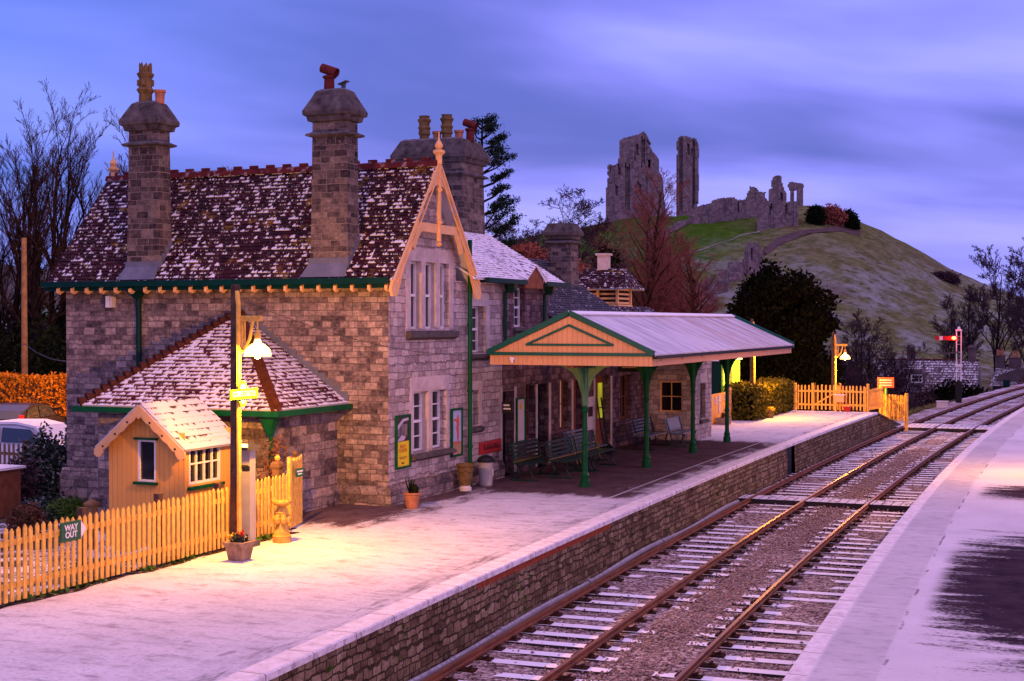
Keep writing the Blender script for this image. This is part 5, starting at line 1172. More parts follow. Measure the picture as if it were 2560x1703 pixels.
m = MB(); m.box(X + .05, X + .22, 33.795, 33.80, 1.84, 1.88); m.box(X + .05, X + .25, 33.795, 33.80, 1.75, 1.79); m.build('lettering_marks', 'white_paint', t)
t = thing('info_board', 'pinkish white poster board leaning by a brown door behind the first canopy column', 'board', (X + .04, 39.7, .6))
m = MB(); m.box(X, X + .03, 40.3, 40.9, .75, 1.75); m.build('panel', 'paper_white', t); m = MB(); m.box(X + .03, X + .032, 40.38, 40.8, 1.15, 1.45); m.build('picture', 'twig_purple', t)
t = thing('hanging_sign', 'dark hanging board with pale line of lettering under the canopy over the lit door', 'sign', (-13.6, 42.5, 2.4))
m = MB(); m.box(-14.1, -12.9, 42.5, 42.55, 2.45, 2.75); m.build('board', 'near_black', t); m = MB(); m.tube([(-13.9, 42.52, 2.75), (-13.9, 42.52, 3.1)], .01, 5); m.tube([(-13.1, 42.52, 2.75), (-13.1, 42.52, 3.1)], .01, 5); m.build('hanger', 'near_black', t); m = MB(); m.box(-13.95, -13.1, 42.492, 42.5, 2.57, 2.61); m.build('lettering_mark', 'poster_sand', t)
# small box under the near canopy fascia
m = MB(); m.box(-13.1, -13.0, 31.34, 31.415, 3.10, 3.17); m.tube([(-13.05, 31.36, 3.03), (-13.05, 31.36, 3.10)], .035, 8); tag(m.build('security_camera', 'white_paint', origin=(-13.05, 31.36, 3.03)), 'small white dome camera on the near canopy boards', 'camera')
# ------------------------------------------------------------------ benches
def bench(y, x, label, L=2.0, mats=('bench_green', 'bench_yellow'), rz=R(90), slats=5, h=.92):
    t = thing('bench', label, 'bench', (0, 0, 0), 0, 'slatted benches under the canopy')
    m = MB()
    for k in range(slats):
        zz = .50 + k * (h - .52) / (slats - 1); yy = .24 + (zz - .45) * .28
        m.box(-L / 2, L / 2, yy, yy + .022, zz - .03, zz + .03 if slats < 6 else zz + .035)
    m.build('backrest', mats[0], t)
    m = MB()
    for k in range(5): yy = -.24 + k * .11; m.box(-L / 2, L / 2, yy, yy + .085, .43, .455)
    m.build('seat', mats[0], t)
    for sx in (-L / 2 + .15, L / 2 - .15):
        m = MB(); m.tube([(sx, -.22, .43), (sx, -.16, .22), (sx, -.26, .04)], .022, 6); m.tube([(sx, .36, h), (sx, .22, .43), (sx, .16, .2), (sx, .28, .04)], .022, 6); m.box(sx - .03, sx + .03, -.34, .36, .0, .04); m.bar((sx, -.24, .43), (sx, .24, .43), .04, .03)
        m.build('leg', 'bench_green' if mats[1] != 'near_black' else 'near_black', t)
    m = MB(); m.box(-L / 2, L / 2, .225, .245, .47, .50); m.build('lower_rail', 'bench_yellow', t)
    t.location = (x, y, 0); t.rotation_euler = (0, 0, rz); return t
bench(34.0, -13.45, 'darkest green slatted bench against the wall, nearest the notice board', 2.0)
bench(34.95, -12.85, 'green bench with yellow rails in front of the darkest bench, left of the first column', 2.0)
bench(37.0, -12.9, 'green bench with yellow rails just right of the first canopy column', 1.9)
bench(38.2, -13.55, 'green bench by the wall behind the first column, slats coloured as reflected sky', 2.0, ('bench_sky_reflect', 'bench_yellow'))
bench(43.6, -13.3, 'slatted bench coloured blue as reflected sky behind the second canopy column', 2.2, ('bench_sky_reflect', 'near_black'), slats=5)
bench(44.9, -12.65, 'closely slatted sky-tinted bench in front of the pavilion corner near the third column', 1.8, ('bench_sky_reflect', 'bench_sky_reflect'), slats=7, h=.88)
t = thing('sack_barrow', 'dark upright sack barrow leaning by the wall between the bench groups', 'barrow', (-13.9, 41.0, 0))
m = MB()
for dx in (-.2, .2): m.tube([(-13.95, 41.0 + dx, .08), (-14.2, 41.0 + dx, 1.7)], .025, 6)
for k in range(4): z_ = .35 + k * .35; m.tube([(-13.95 - z_ * .154, 40.8, z_), (-13.95 - z_ * .154, 41.2, z_)], .018, 6)
m.box(-13.96, -13.7, 40.8, 41.2, .04, .07); m.build('frame', 'near_black', t)
for dx in (-.27, .27):
    m = MB(); m.tube([(-13.98, 41 + dx - .03, .14), (-13.98, 41 + dx + .03, .14)], .14, 14); m.build('wheel', 'near_black', t)
# ------------------------------------------------------------------ railway
def railway(label, k, seed, n_part=100):
    t = thing('railway_track', label, 'railway track', (xc(20, k), 20, -1.1))
    ys = [-5 + 1.6 * i for i in range(98)]
    prof_ = [(-.030, 0), (.030, 0), (.032, -.03), (.012, -.045), (.012, -.075), (.03, -.085), (.03, -.12), (-.03, -.12), (-.03, -.085), (-.012, -.075), (-.012, -.045), (-.032, -.03)]
    for s in (-.752, .752):
        m = MB(); n = len(prof_)
        vs = [(xc(y, k) + s + a, y, -.9 + b) for y in ys for a, b in prof_]
        m.add(vs, [(i * n + j, i * n + (j + 1) % n, (i + 1) * n + (j + 1) % n, (i + 1) * n + j) for i in range(len(ys) - 1) for j in range(n)])
        m.build('rail', 'rail_rust', t)
    rr = random.Random(seed)
    y = 10.5 if k == 0 else 12.0; far = MB(); cnt = 0; cy = y
    while cy < 148:
        x0 = xc(cy, k); ang = math.atan(2 * .0007 * (cy - 46)); M = T(x0 + rr.uniform(-.05, .05), cy, 0) @ Matrix.Rotation(-ang + rr.uniform(-.012, .012), 4, 'Z')
        m = far if cnt >= n_part else MB()
        m.box(-1.27, 1.27, -.125, .125, -1.24, -1.065 + rr.uniform(-.012, .008), 0, M)
        for s in (-.752, .752):
            for dx in (-1, 1):
                m.prism([(-.05, -1.065), (.05, -1.065), (.035, -1.02), (-.03, -.985)], 'y', -.05, .05, 1)
                n_ = 8
                for q in range(len(m.v) - n_, len(m.v)):
                    vx, vy, vz = m.v[q]; m.v[q] = tuple(M @ Vector((s + dx * (.09) + vx * -dx * 1.0, vy, vz)))
            m.box(s - .19, s + .19, -.09, .09, -1.066, -1.035, 1, M)
        if cnt < n_part: m.build('sleeper', ['sleeper_frost', 'chair_rust'], t)
        cnt += 1; cy += .70 * rr.uniform(.96, 1.04)
    if far.v: far.build('far_sleepers', ['sleeper_frost', 'chair_rust'], t, kind='stuff')
    return t
railway('rusty railway track with frosted sleepers running beside the station platform', 0, 11)
railway('rusty railway track with frosted sleepers beside the opposite platform on the right', 1, 12)
# loose stones of the ballast
rs = np.random.RandomState(9); N = 46000
yy = 11 + (58 - 11) * rs.uniform(0, 1, N) ** 1.7; xx = np.array([xl(y) for y in yy]) + .15; wx = np.array([xr(y) for y in yy]) - .05 - xx; xx = xx + wx * rs.uniform(0, 1, N)
keep = np.ones(N, bool)
for k in (0, 1):
    c = np.array([xc(y, k) for y in yy])
    for s in (-.752, .752): keep &= np.abs(xx - c - s) > .10
    ins = np.abs(xx - c) < 1.25; clear = (rs.uniform(0, 1, N) < .72) & (np.abs(np.abs(xx - c) - .752) > .33) & ins
    zoff = 0
    keep &= ~(clear & (rs.uniform(0, 1, N) < .45))
xx, yy = xx[keep], yy[keep]; N = len(xx); sz = rs.uniform(.016, .036, N) * (1 + .2 * (yy > 30))
zz = -1.108 + rs.uniform(0, .02, N); top_ = rs.uniform(0, 1, N) < .06; zz[top_] += .05
mid = np.abs(xx - np.array([(xc(y, 0) + xc(y, 1)) / 2 for y in yy])) < .55; zz[mid] += .04
oc = np.array([(1, 0, 0), (0, 1, 0), (-1, 0, 0), (0, -1, 0), (0, 0, .8), (0, 0, -.8)], float)
V = np.stack([xx, yy, zz], 1)[:, None, :] + oc[None] * sz[:, None, None] * rs.uniform(.6, 1.35, (N, 6, 1))
an = rs.uniform(0, 6.28, N); d = V - np.stack([xx, yy, zz], 1)[:, None, :]; V[:, :, 0] = xx[:, None] + d[:, :, 0] * np.cos(an)[:, None] - d[:, :, 1] * np.sin(an)[:, None]; V[:, :, 1] = yy[:, None] + d[:, :, 0] * np.sin(an)[:, None] + d[:, :, 1] * np.cos(an)[:, None]
tri_ = np.array([(0, 1, 4), (1, 2, 4), (2, 3, 4), (3, 0, 4), (1, 0, 5), (2, 1, 5), (3, 2, 5), (0, 3, 5)]); F = (tri_[None] + (np.arange(N) * 6)[:, None, None]).reshape(-1, 3)
npmesh('loose_ballast', V.reshape(-1, 3), F, 'ballast_stone', None, None, 'stuff')
def crossing(y0, y1, label):
    t = thing('barrow_crossing', label, 'crossing', (xc(y0, 0) + 1.6, y0, -1.0), 0, 'timber crossings over the tracks'); xs_ = []
    ym = (y0 + y1) / 2
    segs = [(xl(ym) + .02, xc(ym, 0) - .80), (xc(ym, 0) - .70, xc(ym, 0) + .70), (xc(ym, 0) + .80, xc(ym, 1) - .80), (xc(ym, 1) - .70, xc(ym, 1) + .70), (xc(ym, 1) + .80, xr(ym) - .02)]
    for a, b in segs:
        if b - a < .1: continue
        m = MB(); m.box(a, b, y0, y1, -1.08, -.925); m.build('deck', 'deck_frost', t)
crossing(39.2, 40.1, 'snowy timber crossing over both tracks opposite the canopy, the nearer one'); crossing(68.6, 71.5, 'distant timber crossing over both tracks past the end of the platform')
m = MB(); m.tube([(xl(y) + (.15 if y < 25 else .13 + .03 * math.sin(y * .6)), y, -.975 + .02 * math.sin(y * .9)) for y in [10 + .8 * i for i in range(37)]], .06, 8)
for y in (17.2, 21.0, 25.6, 31.0): m.tube([(xl(y) + .14, y - .06, -.975), (xl(y) + .14, y + .06, -.975)], .075, 8)
tag(m.build('cable_pipe', 'pipe_grey', origin=(xl(18), 18, -1.05)), 'grey frosted cable pipe along the foot of the platform wall', 'pipe')
m = MB(); m.tube([(xl(y) + .17 + .08 * math.sin(y), y, -1.04) for y in [40.2 + .7 * i for i in range(8)]], .05, 8); tag(m.build('cable_pipe', 'pipe_grey', origin=(xl(42), 42, -1.05)), 'short grey pipe beyond the timber crossing by the platform wall', 'pipe')
m = MB(); m.box(-9.85, -9.6, 46.0, 47.3, -1.3, -.14); tag(m.build('wall_hatch', 'near_black', origin=(-9.7, 46.6, -1.3)), 'dark timber hatch set in the stone face of the platform', 'hatch')
# ------------------------------------------------------------------ far end of the platform
t = thing('board_fence', 'cream boarded fence panel with pinned notices beyond the canopy', 'fence', (-14.1, 55.6, 0))
m = MB(); m.box(-14.16, -14.08, 50.0, 56.9, 0, 1.18); m.build('boards', 'cream_boards', t)
m = MB(); m.box(-14.2, -14.02, 56.9, 57.05, 0, 1.35); m.box(-14.2, -14.02, 53.4, 53.5, 0, 1.2); m.build('post', 'cream_paint', t)
m = MB(); m.box(-14.075, -14.06, 54.55, 54.85, .78, 1.06); m.box(-14.075, -14.06, 55.05, 55.4, .82, 1.1); m.box(-14.075, -14.06, 55.1, 55.4, .42, .76); m.box(-14.075, -14.06, 56.0, 56.2, .85, 1.1); m.build('notices', 'photo_pale', t)
t = thing('store_shed', 'tall green store shed behind the cream board fence, front coloured bright green for lamplight', 'shed', (-15.6, 58.6, -.3))
m = MB(); m.box(-17.0, -14.5, 57.2, 57.26, -.3, 2.40); m.box(-17.0, -16.9, 57.27, 60.2, -.3, 2.4); m.build('side', 'teal_paint', t)
m = MB(); m.box(-14.5, -14.44, 57.2, 60.2, -.3, 2.4); m.build('front', 'post_and_lamplit_green', t)  # brighter green than the side: lamplight put into the front's colour
m = MB(); m.box(-17.1, -14.35, 57.1, 60.3, 2.405, 2.47); m.build('roof', 'snow', t)
t = thing('stone_trough', 'low stone trough with a withered plant at the foot of the board fence', 'trough', (-13.75, 54.6, 0))
m = MB(); m.rings(-13.75, 54.6, [(0, .22, .30), (.26, .25, .34), (.26, .20, .29), (.22, .20, .29)]); m.build('pot', 'trough_stone', t); plant_tuft(t, (-13.75, 54.6, .24), .14, .22, 60, 'brown_leaf', 3, .05)
t = thing('flower_urn', 'small buff urn of yellow flowers standing alone on the snow in front of the hedge', 'urn', (-12.9, 59.0, 0))
m = MB(); m.lathe([(.14, 0), (.15, .05), (.20, .24), (.25, .27), (.25, .31), (.21, .30)], (-12.9, 59, 0), 14); m.build('pot', 'buff_pot', t); plant_tuft(t, (-12.9, 59, .28), .22, .22, 120, 'flower_yellow', 4, .05, 'flowers')
def hedge(name, label, x0, x1, y0, y1, z0, z1, n, mat, size, seed, cat='hedge', core='ivy'):
    t = thing(name, label, cat, ((x0 + x1) / 2, (y0 + y1) / 2, z0)); r = np.random.RandomState(seed)
    m = MB(); m.box(x0 + .1, x1 - .1, y0 + .1, y1 - .1, z0, z1 - .12); m.build('core', core, t)
    p = r.uniform(0, 1, (n, 3)); face = r.choice(5, n, p=np.array([y1 - y0, y1 - y0, x1 - x0, x1 - x0, (x1 - x0) * (y1 - y0) / (z1 - z0)]) / (2 * (y1 - y0) + 2 * (x1 - x0) + (x1 - x0) * (y1 - y0) / (z1 - z0)))
    p[face == 0, 0] = 0; p[face == 1, 0] = 1; p[face == 2, 1] = 0; p[face == 3, 1] = 1; p[face == 4, 2] = 1
    q = np.stack([x0 + (x1 - x0) * p[:, 0], y0 + (y1 - y0) * p[:, 1], z0 + (z1 - z0) * p[:, 2]], 1) + r.normal(size=(n, 3)) * .07
    q[:, 2] += .06 * np.sin(q[:, 0] * 1.3 + q[:, 1] * 1.1); leaves('foliage', q, size, mat, t, seed=seed); return t
hedge('clipped_hedge', 'clipped green hedge catching yellow lamplight along the far end of the platform', -14.3, -13.05, 57.0, 64.2, -.1, 1.30, 9000, 'hedge_leaf', .075, 21)
fence('picket_fence', 'far cream picket panel left of the braced gate beside the hedge', (-13.0, 64.75), (-12.2, 64.75), 1.16, .15)
fence('picket_gate', 'far cream picket gate with a diagonal brace at the platform end', (-12.15, 64.8), (-11.05, 64.8), 1.18, .16, cat='gate', diag=True, posts=[0, 1.1])
fence('picket_fence', 'far cream picket panel between the braced gate and the corner post', (-11.0, 64.8), (-9.75, 64.8), 1.16, .15)
fence('picket_fence', 'far picket run turning away from the corner post towards the red notice', (-9.75, 64.85), (-9.45, 67.5), 1.0, .15)
fence('picket_fence', 'bright yellow lit picket panel at the foot of the platform ramp below the red notice', (-9.6, 67.6), (-8.35, 66.4), 1.25, .14, z=-.55)
t = thing('gate_box', 'cream box with a snowy lid fixed to the far picket gate', 'box', (-10.95, 64.6, .5))
m = MB(); m.box(-11.15, -10.75, 64.45, 64.7, .42, .72); m.build('body', 'cream_paint', t); m = MB(); m.box(-11.18, -10.72, 64.42, 64.73, .725, .76); m.build('lid', 'snow', t)
t = thing('grit_tub', 'small red tub on the snow beside the far picket gate', 'tub', (-10.6, 64.5, 0))
m = MB(); m.lathe([(.14, 0), (.17, .2), (.18, .22)], (-10.6, 64.5, 0), 12); m.build('body', 'red_paint', t); m = MB(); m.lathe([(.18, .222), (.15, .26), (.02, .28)], (-10.6, 64.5, 0), 12); m.build('lid', 'orange_red', t)
t = thing('warning_sign', 'orange red notice with white lettering on a green post by the far fence', 'sign', (-9.0, 66.9, -.5))
m = MB(); m.tube([(-9.42, 68.2, -.8), (-9.42, 68.2, 1.0)], .06, 8); m.build('post', 'post_and_lamplit_green', t)
m = MB(); m.box(-9.80, -9.04, 68.10, 68.13, .95, 1.42); m.build('board', 'orange_red', t)
m = MB()
for k in range(3): m.box(-9.70, -9.14, 68.09, 68.10, 1.03 + k * .12, 1.08 + k * .12)
m.build('lettering_marks', 'paper_white', t)
# ------------------------------------------------------------------ semaphore signal
t = thing('semaphore_signal', 'lattice railway signal with a lowered red arm, white stripe and glowing red lamp', 'signal', (-8.5, 94.2, -1.2)); bx_, by_ = -8.5, 94.2
m = MB()
for dx in (-.14, .14): m.box(bx_ + dx - .03, bx_ + dx + .03, by_ - .03, by_ + .03, .25, 3.45)
m.box(bx_ - .2, bx_ + .2, by_ - .05, by_ + .05, 3.45, 3.55); m.lathe([(.12, 3.55), (.08, 3.68), (.01, 3.75)], (bx_, by_, 0), 8)
m.build('post', 'white_paint', t)
m = MB(); m.box(bx_ - .19, bx_ + .19, by_ - .06, by_ + .06, -1.4, .25); m.build('post_foot', 'near_black', t)
m = MB()
for k in range(6): m.box(bx_ - .11, bx_ + .11, by_ - .012, by_ + .012, .6 + k * .5, .62 + k * .5)
m.box(bx_ - .22, bx_ + .22, by_ - .07, by_ + .07, 1.2, 1.32); m.build('lattice', 'white_paint', t)
m = MB(); m.box(bx_ - 1.45, bx_ - .05, by_ - .10, by_ - .07, 2.86, 3.12); ar = m.build('arm', 'red_paint', t)
m = MB(); m.box(bx_ - 1.18, bx_ - .98, by_ - .105, by_ - .10, 2.86, 3.12); m.build('stripe', 'white_paint', ar)
m = MB(); m.lathe([(.02, -.1), (.13, -.06), (.15, .02), (.08, .1)], (bx_ - .28, by_ - .16, 3.0), 12); m.build('lamp', 'signal_glow', t)
m = MB(); m.bar((bx_ - .95, by_ - .1, 1.98), (bx_ - .05, by_ - .1, 2.12), .04, .09); m.build('lower_arm', 'dark_grey', t)
ld = bpy.data.lights.new('signal_light', 'POINT'); ld.energy = 25; ld.color = (1, .05, .02); ld.shadow_soft_size = .1; lo = bpy.data.objects.new('signal_light', ld); COL.objects.link(lo); lo.parent = t; lo.location = (-.28, -.5, 4.2)
m = MB(); m.box(-9.2, -8.6, 88.0, 88.5, -1.2, -.75); m.box(-9.25, -8.55, 87.95, 88.55, -.745, -.70); tag(m.build('track_box', 'paper_white', origin=(-8.9, 88.2, -1.2)), 'low pale lineside box beside the track near the signal', 'box')
# ------------------------------------------------------------------ houses in the valley
t = thing('cottage', 'long stone cottage with a snowy roof, dormer and dark chimneys behind the signal', 'house', (-14, 131, -6)); 
m = MB(); wall(m, 'y', 129.0, -18.6, -10.4, -7, -1.9, [(-15.5, -14.5, -2.95, -2.05)], .2, inward=1); m.box(-18.55, -10.45, 129.5, 134, -7, -1.9); m.prism([(129, -1.9), (134.0, -1.9), (131.5, .45)], 'x', -10.7, -10.4); m.build('wall', 'far_wall', t)
m = MB(); courses(m, (-18.9, 128.6, -2.05), (-10.1, 128.6, -2.05), (-10.1, 131.5, .66), (-18.9, 131.5, .66), .3); courses(m, (-10.1, 134.4, -2.05), (-18.9, 134.4, -2.05), (-18.9, 131.5, .66), (-10.1, 131.5, .66), .3); rf = m.build('roof', 'far_roof', t)
m = MB(); m.box(-18.9, -10.1, 131.4, 131.6, .62, .74); m.build('ridge_tiles', 'ridge_red', rf)
for cx in (-16.0, -10.75): m = MB(); m.rings(cx, 131.6, [(.0, .32, .3), (1.65, .30, .3), (1.7, .36, .36), (1.8, .36, .36), (2.0, .2, .2)]); m.build('chimney', 'far_wall', rf)
window(t, 'y', 129.0, -15.5, -14.5, -2.95, -2.05, .15, 3, 2, 'white_paint', fw=.12, inward=1)
m = MB(); wall(m, 'y', 128.4, -15.75, -14.45, -1.5, -.45, [(-15.6, -14.6, -1.3, -.55)], .15, inward=1); m.prism([(-15.75, -.45), (-14.45, -.45), (-15.1, -.1)], 'y', 128.4, 130.6); m.box(-15.74, -15.6, 128.45, 130, -1.5, -.46); m.box(-14.6, -14.46, 128.45, 130, -1.5, -.46); dm = m.build('dormer', 'far_wall', t)
window(t, 'y', 128.4, -15.6, -14.6, -1.3, -.55, .1, 3, 2, 'white_paint', fw=.09, inward=1)
t = thing('cottage', 'small cottage with red ridge tiles and two chimneys low at the right edge', 'house', (-8, 141, -6))
m = MB(); m.box(-9.6, -4.5, 140, 145, -7, -1.8); m.prism([(-9.6, -1.8), (-4.5, -1.8), (-4.5, -.9), (-7.2, -.3), (-9.0, -.9)], 'y', 140.05, 145); m.build('wall', 'far_wall', t)
m = MB(); courses(m, (-9.9, 139.5, -1.9), (-7.0, 139.5, -1.9), (-7.6, 142.5, -.15), (-9.4, 142.5, -.15), .3); courses(m, (-7.0, 139.6, -1.9), (-4.2, 139.6, -1.2), (-4.8, 142.5, .1), (-7.6, 142.5, -.15), .3); rf = m.build('roof', 'far_roof', t)
m = MB(); m.bar((-9.4, 142.5, -.1), (-7.5, 142.5, -.08), .2, .2); m.bar((-7.5, 142.4, -.08), (-7.0, 139.5, -1.8), .18, .18); m.build('ridge_tiles', 'ridge_red', rf)
for cx, w_, tz in ((-9.1, .42, .75), (-7.75, .55, .55)):
    m = MB(); m.rings(cx, 142.6, [(-1, w_, .5), (tz, w_, .5), (tz + .12, w_ + .08, .55)]); ch = m.build('chimney', 'far_wall', rf)
    for dx in (-.2, .2): m = MB(); m.lathe([(.15, 0), (.13, .55), (.16, .6)], (cx + dx, 142.6, tz + .1), 8); m.build('chimney_pot', 'terracotta', ch)
m = MB(); m.box(-8.55, -7.95, 138.0, 138.1, -1.9, -1.3); tag(m.build('lineside_board', 'teal_paint', origin=(-8.2, 138, -1.9)), 'small teal board on the bank before the right hand cottage', 'board')
# ------------------------------------------------------------------ yard on the left: fence, cars, hedge, box, shrubs
fence('garden_fence', 'plain wooden picket fence between the garden and the parked white car', (-29.5, 30.6), (-24.3, 30.0), 1.18, .17, 'pole_wood', posts=[0.5, 2.6, 4.8], z=-.45)
def car(label, loc, rz, paint, snowtop=False):
    t = thing('parked_car', label, 'car', (0, 0, 0), 0)
    L = [(-2.05, .35), (-2.1, .62), (-2.0, .82), (-1.25, .92), (-.70, 1.36), (-.1, 1.46), (.9, 1.44), (1.55, 1.25), (1.95, .95), (2.05, .6), (2.0, .35), (1.65, .30), (1.5, .55), (1.2, .62), (.95, .5), (.9, .28), (-.85, .28), (-.95, .5), (-1.2, .62), (-1.5, .55), (-1.65, .30)]
    m = MB(); n = len(L); vs = []
    for yy, k in ((-.80, 0), (-.84, 1), (.84, 1), (.80, 0)):
        for a, b in L:
            tum = (1 - .16 * max(0, (b - .85)) / .6); vs.append((a, yy * (tum if b > .85 else 1), b))
    fs = [tuple(range(n))[::-1], tuple(range(3 * n, 4 * n))]
    for q in range(3): fs += [(q * n + i, q * n + (i + 1) % n, (q + 1) * n + (i + 1) % n, (q + 1) * n + i) for i in range(n)]
    m.add(vs, fs); m.build('body', paint, t)
    m = MB()
    for s in (-1, 1): m.add([(-1.1, s * .825, .95), (-.62, s * .755, 1.34), (.35, s * .752, 1.38), (.35, s * .828, .95)], [(0, 1, 2, 3)]); m.add([(.43, s * .828, .95), (.43, s * .752, 1.38), (1.30, s * .77, 1.28), (1.62, s * .825, .98)], [(0, 1, 2, 3)])
    m.add([(1.60, -.66, 1.24), (1.60, .66, 1.24), (1.955, .74, .98), (1.955, -.74, .98)], [(0, 1, 2, 3)]); m.add([(-1.27, -.74, .945), (-1.27, .74, .945), (-.74, .64, 1.35), (-.74, -.64, 1.35)], [(0, 1, 2, 3)])
    m.build('windows', 'car_glass', t)
    for a in (-1.28, 1.28):
        for s in (-1, 1):
            m = MB(); m.tube([(a, s * .66, .32), (a, s * .83, .32)], .32, 18); w_ = m.build('wheel', 'near_black', t); m = MB(); m.tube([(a, s * .832, .32), (a, s * .838, .32)], .19, 14); m.build('rim', 'steel_grey', w_)
    for s in (-1, 1):
        m = MB(); m.box(2.0, 2.045, s * .72 - .09, s * .72 + .09, .68, 1.02) if 0 else m.prism([(1.80, 1.10), (1.86, 1.12), (2.08, .72), (2.02, .70)], 'y', min(s * .68, s * .84), max(s * .68, s * .84)); m.build('tail_light', 'lens_red', t)
    m = MB(); m.box(2.055, 2.075, -.26, .26, .58, .69); m.build('number_plate', 'plate_yellow', t)
    if snowtop:
        m = MB(); m.prism([(-1.25, .93), (-.70, 1.375), (-.1, 1.475), (.9, 1.455), (1.55, 1.265), (1.52, 1.33), (.9, 1.53), (-.1, 1.55), (-.75, 1.44), (-1.3, .99)], 'y', -.70, .70); m.build('roof_snow', 'snow', t)
        m = MB(); m.prism([(-1.3, .925), (-2.0, .83), (-2.0, .88), (-1.3, .98)], 'y', -.72, .72); m.build('bonnet_snow', 'snow', t)
    t.location = loc; t.rotation_euler = (0, 0, rz); return t
car('white car with a thick snow blanket parked behind the wooden garden fence', (-29.6, 33.6, -.47), R(184), 'car_white', True)
car('dark car seen from behind with a yellow number plate at the left edge', (-37.1, 41.8, -.45), R(-72), 'car_dark')
t = hedge('beech_hedge', 'tall orange brown hedge glowing in lamplight across the station yard', -52, -32.5, 45.0, 46.6, -.45, 1.75, 26000, 'beech_leaf', .085, 31, core='brown_leaf')
m = MB(); m.tube([(-42.5, 48.0, -.5), (-42.5, 48, 7.6)], [.15, .11], 10); tag(m.build('telegraph_pole', 'pole_wood', origin=(-42.5, 48, -.5)), 'bare wooden pole rising behind the orange hedge on the left', 'pole')
t = thing('wooden_bin_store', 'reddish wooden box with a snowy grey lid at the left edge of the garden', 'box', (-23.8, 25.6, -.45))
m = MB(); m.box(-24.6, -23.15, 25.2, 26.0, -.45, .62); m.build('body', 'timber_brown', t); m = MB(); m.box(-24.65, -23.08, 25.12, 26.1, .625, .68); m.build('lid', 'snow', t)
def shrub(name, label, c, blobs, n, size, mat, seed, cat='shrub', stem=True, stem_mat='bark_dark'):
    t = thing(name, label, cat, c); B = [(c[0] + b[0], c[1] + b[1], c[2] + b[2], *b[3:]) for b in blobs]
    if stem:
        m = MB(); rr = random.Random(seed)
        for k in range(9): a = rr.uniform(0, 6.28); b = blobs[k % len(blobs)]; m.tube([c, (c[0] + b[0] * .5 + .1 * math.cos(a), c[1] + b[1] * .5 + .1 * math.sin(a), c[2] + b[2] * .5), (c[0] + b[0] + b[3] * .5 * math.cos(a), c[1] + b[1] + b[4] * .5 * math.sin(a), c[2] + b[2] + b[5] * .6)], [.03, .02, .008], 5)
        m.build('stems', stem_mat, t)
    leaves('foliage', blob_pts(n, B, seed, .35), size, mat, t, seed=seed, up=.2); return t
shrub('garden_shrub', 'large dark evergreen shrub with upright shoots against the end of the house', (-23.6, 28.2, -.45), [(-.8, 0, .8, .8, .6, .8), (.1, .2, .9, .8, .6, .9), (-.2, -.3, .5, 1.1, .7, .6), (-.1, .3, 1.6, .25, .25, .5), (.35, .1, 1.6, .2, .2, .55), (-.75, 0, 1.55, .2, .2, .45), (-1.1, .1, 1.3, .2, .2, .5)], 7500, .055, 'shrub_leaf', 41)
shrub('garden_shrub', 'grey frosted straggly shrub left of the dark evergreen', (-24.2, 27.2, -.45), [(0, 0, .6, .6, .4, .6), (-.4, .1, .4, .4, .4, .4)], 1500, .05, 'twig_purple', 42)
shrub('garden_shrub', 'low bright green clump at the corner of the lean-to', (-20.9, 25.0, -.45), [(0, 0, .3, .55, .4, .3), (.5, -.2, .2, .4, .3, .22)], 1800, .05, 'moss', 43)
shrub('garden_shrub', 'rounded brown leafless clump in the middle of the frosty garden', (-20.5, 23.2, -.45), [(0, 0, .34, .42, .4, .36)], 1700, .045, 'brown_leaf', 44)
shrub('garden_shrub', 'tall pale green euphorbia like plant by the near corner of the garden', (-20.4, 21.3, -.45), [(-.25, 0, .62, .16, .16, .14), (.05, .1, .78, .17, .17, .15), (.3, -.1, .55, .15, .15, .13), (-.5, .15, .45, .16, .16, .14), (.55, .1, .38, .17, .17, .13), (0, -.2, .4, .3, .3, .22)], 2300, .05, 'sage_leaf', 45, stem_mat='sage_leaf')
shrub('garden_shrub', 'dark low evergreen clumps between the shrub and the brown clump', (-22.0, 25.6, -.45), [(0, 0, .25, .7, .5, .28), (.9, -.6, .2, .5, .4, .22)], 2200, .05, 'shrub_leaf', 46)
shrub('climbing_shrub', 'bare reddish climbing stems against the lean-to wall behind the grey pillar', (-15.3, 24.1, -.1), [(0, .2, .9, .3, .25, .8), (.1, .3, 1.5, .2, .2, .4)], 700, .035, 'brown_leaf', 47, stem_mat='twig_red')
r_ = np.random.RandomState(5)
m = MB()       # rockery stones along the border
for k in range(26):
    a = r_.uniform(0, 1); px, py = -23 + 6.5 * a, 23.4 + 1.2 * math.sin(a * 5) + r_.uniform(-.15, .15); s = r_.uniform(.10, .2)
    n0 = len(m.v); m.lathe([(s * .7, 0), (s, s * .4), (s * .6, s * .8), (s * .1, s * .9)], (px, py, -.46), 6)
    for q in range(n0, len(m.v)): m.v[q] = tuple(np.array(m.v[q]) + r_.normal(size=3) * .02)
tag(m.build('rockery_border', 'snow', None), 'snow dusted stones edging the garden border', 'border', kind='stuff')
strip('soil_strip', 13.0, 23.4, lambda y: -14.46, lambda y: -14.13 + .05 * math.sin(y * 2.7) + .03 * math.sin(y * 7.1), .006, 'soil', .1)
q = np.stack([-14.30 + r_.normal(size=900) * .10, r_.uniform(13.5, 23.3, 900), r_.uniform(.0, .07, 900)], 1); q = q[np.sin(q[:, 1] * 2.3) + np.sin(q[:, 1] * 5.1) > -.2]
leaves('weeds', q, .045, 'moss', None, None, 51, kind='stuff')['label'] = 'green weeds along the foot of the picket fence'
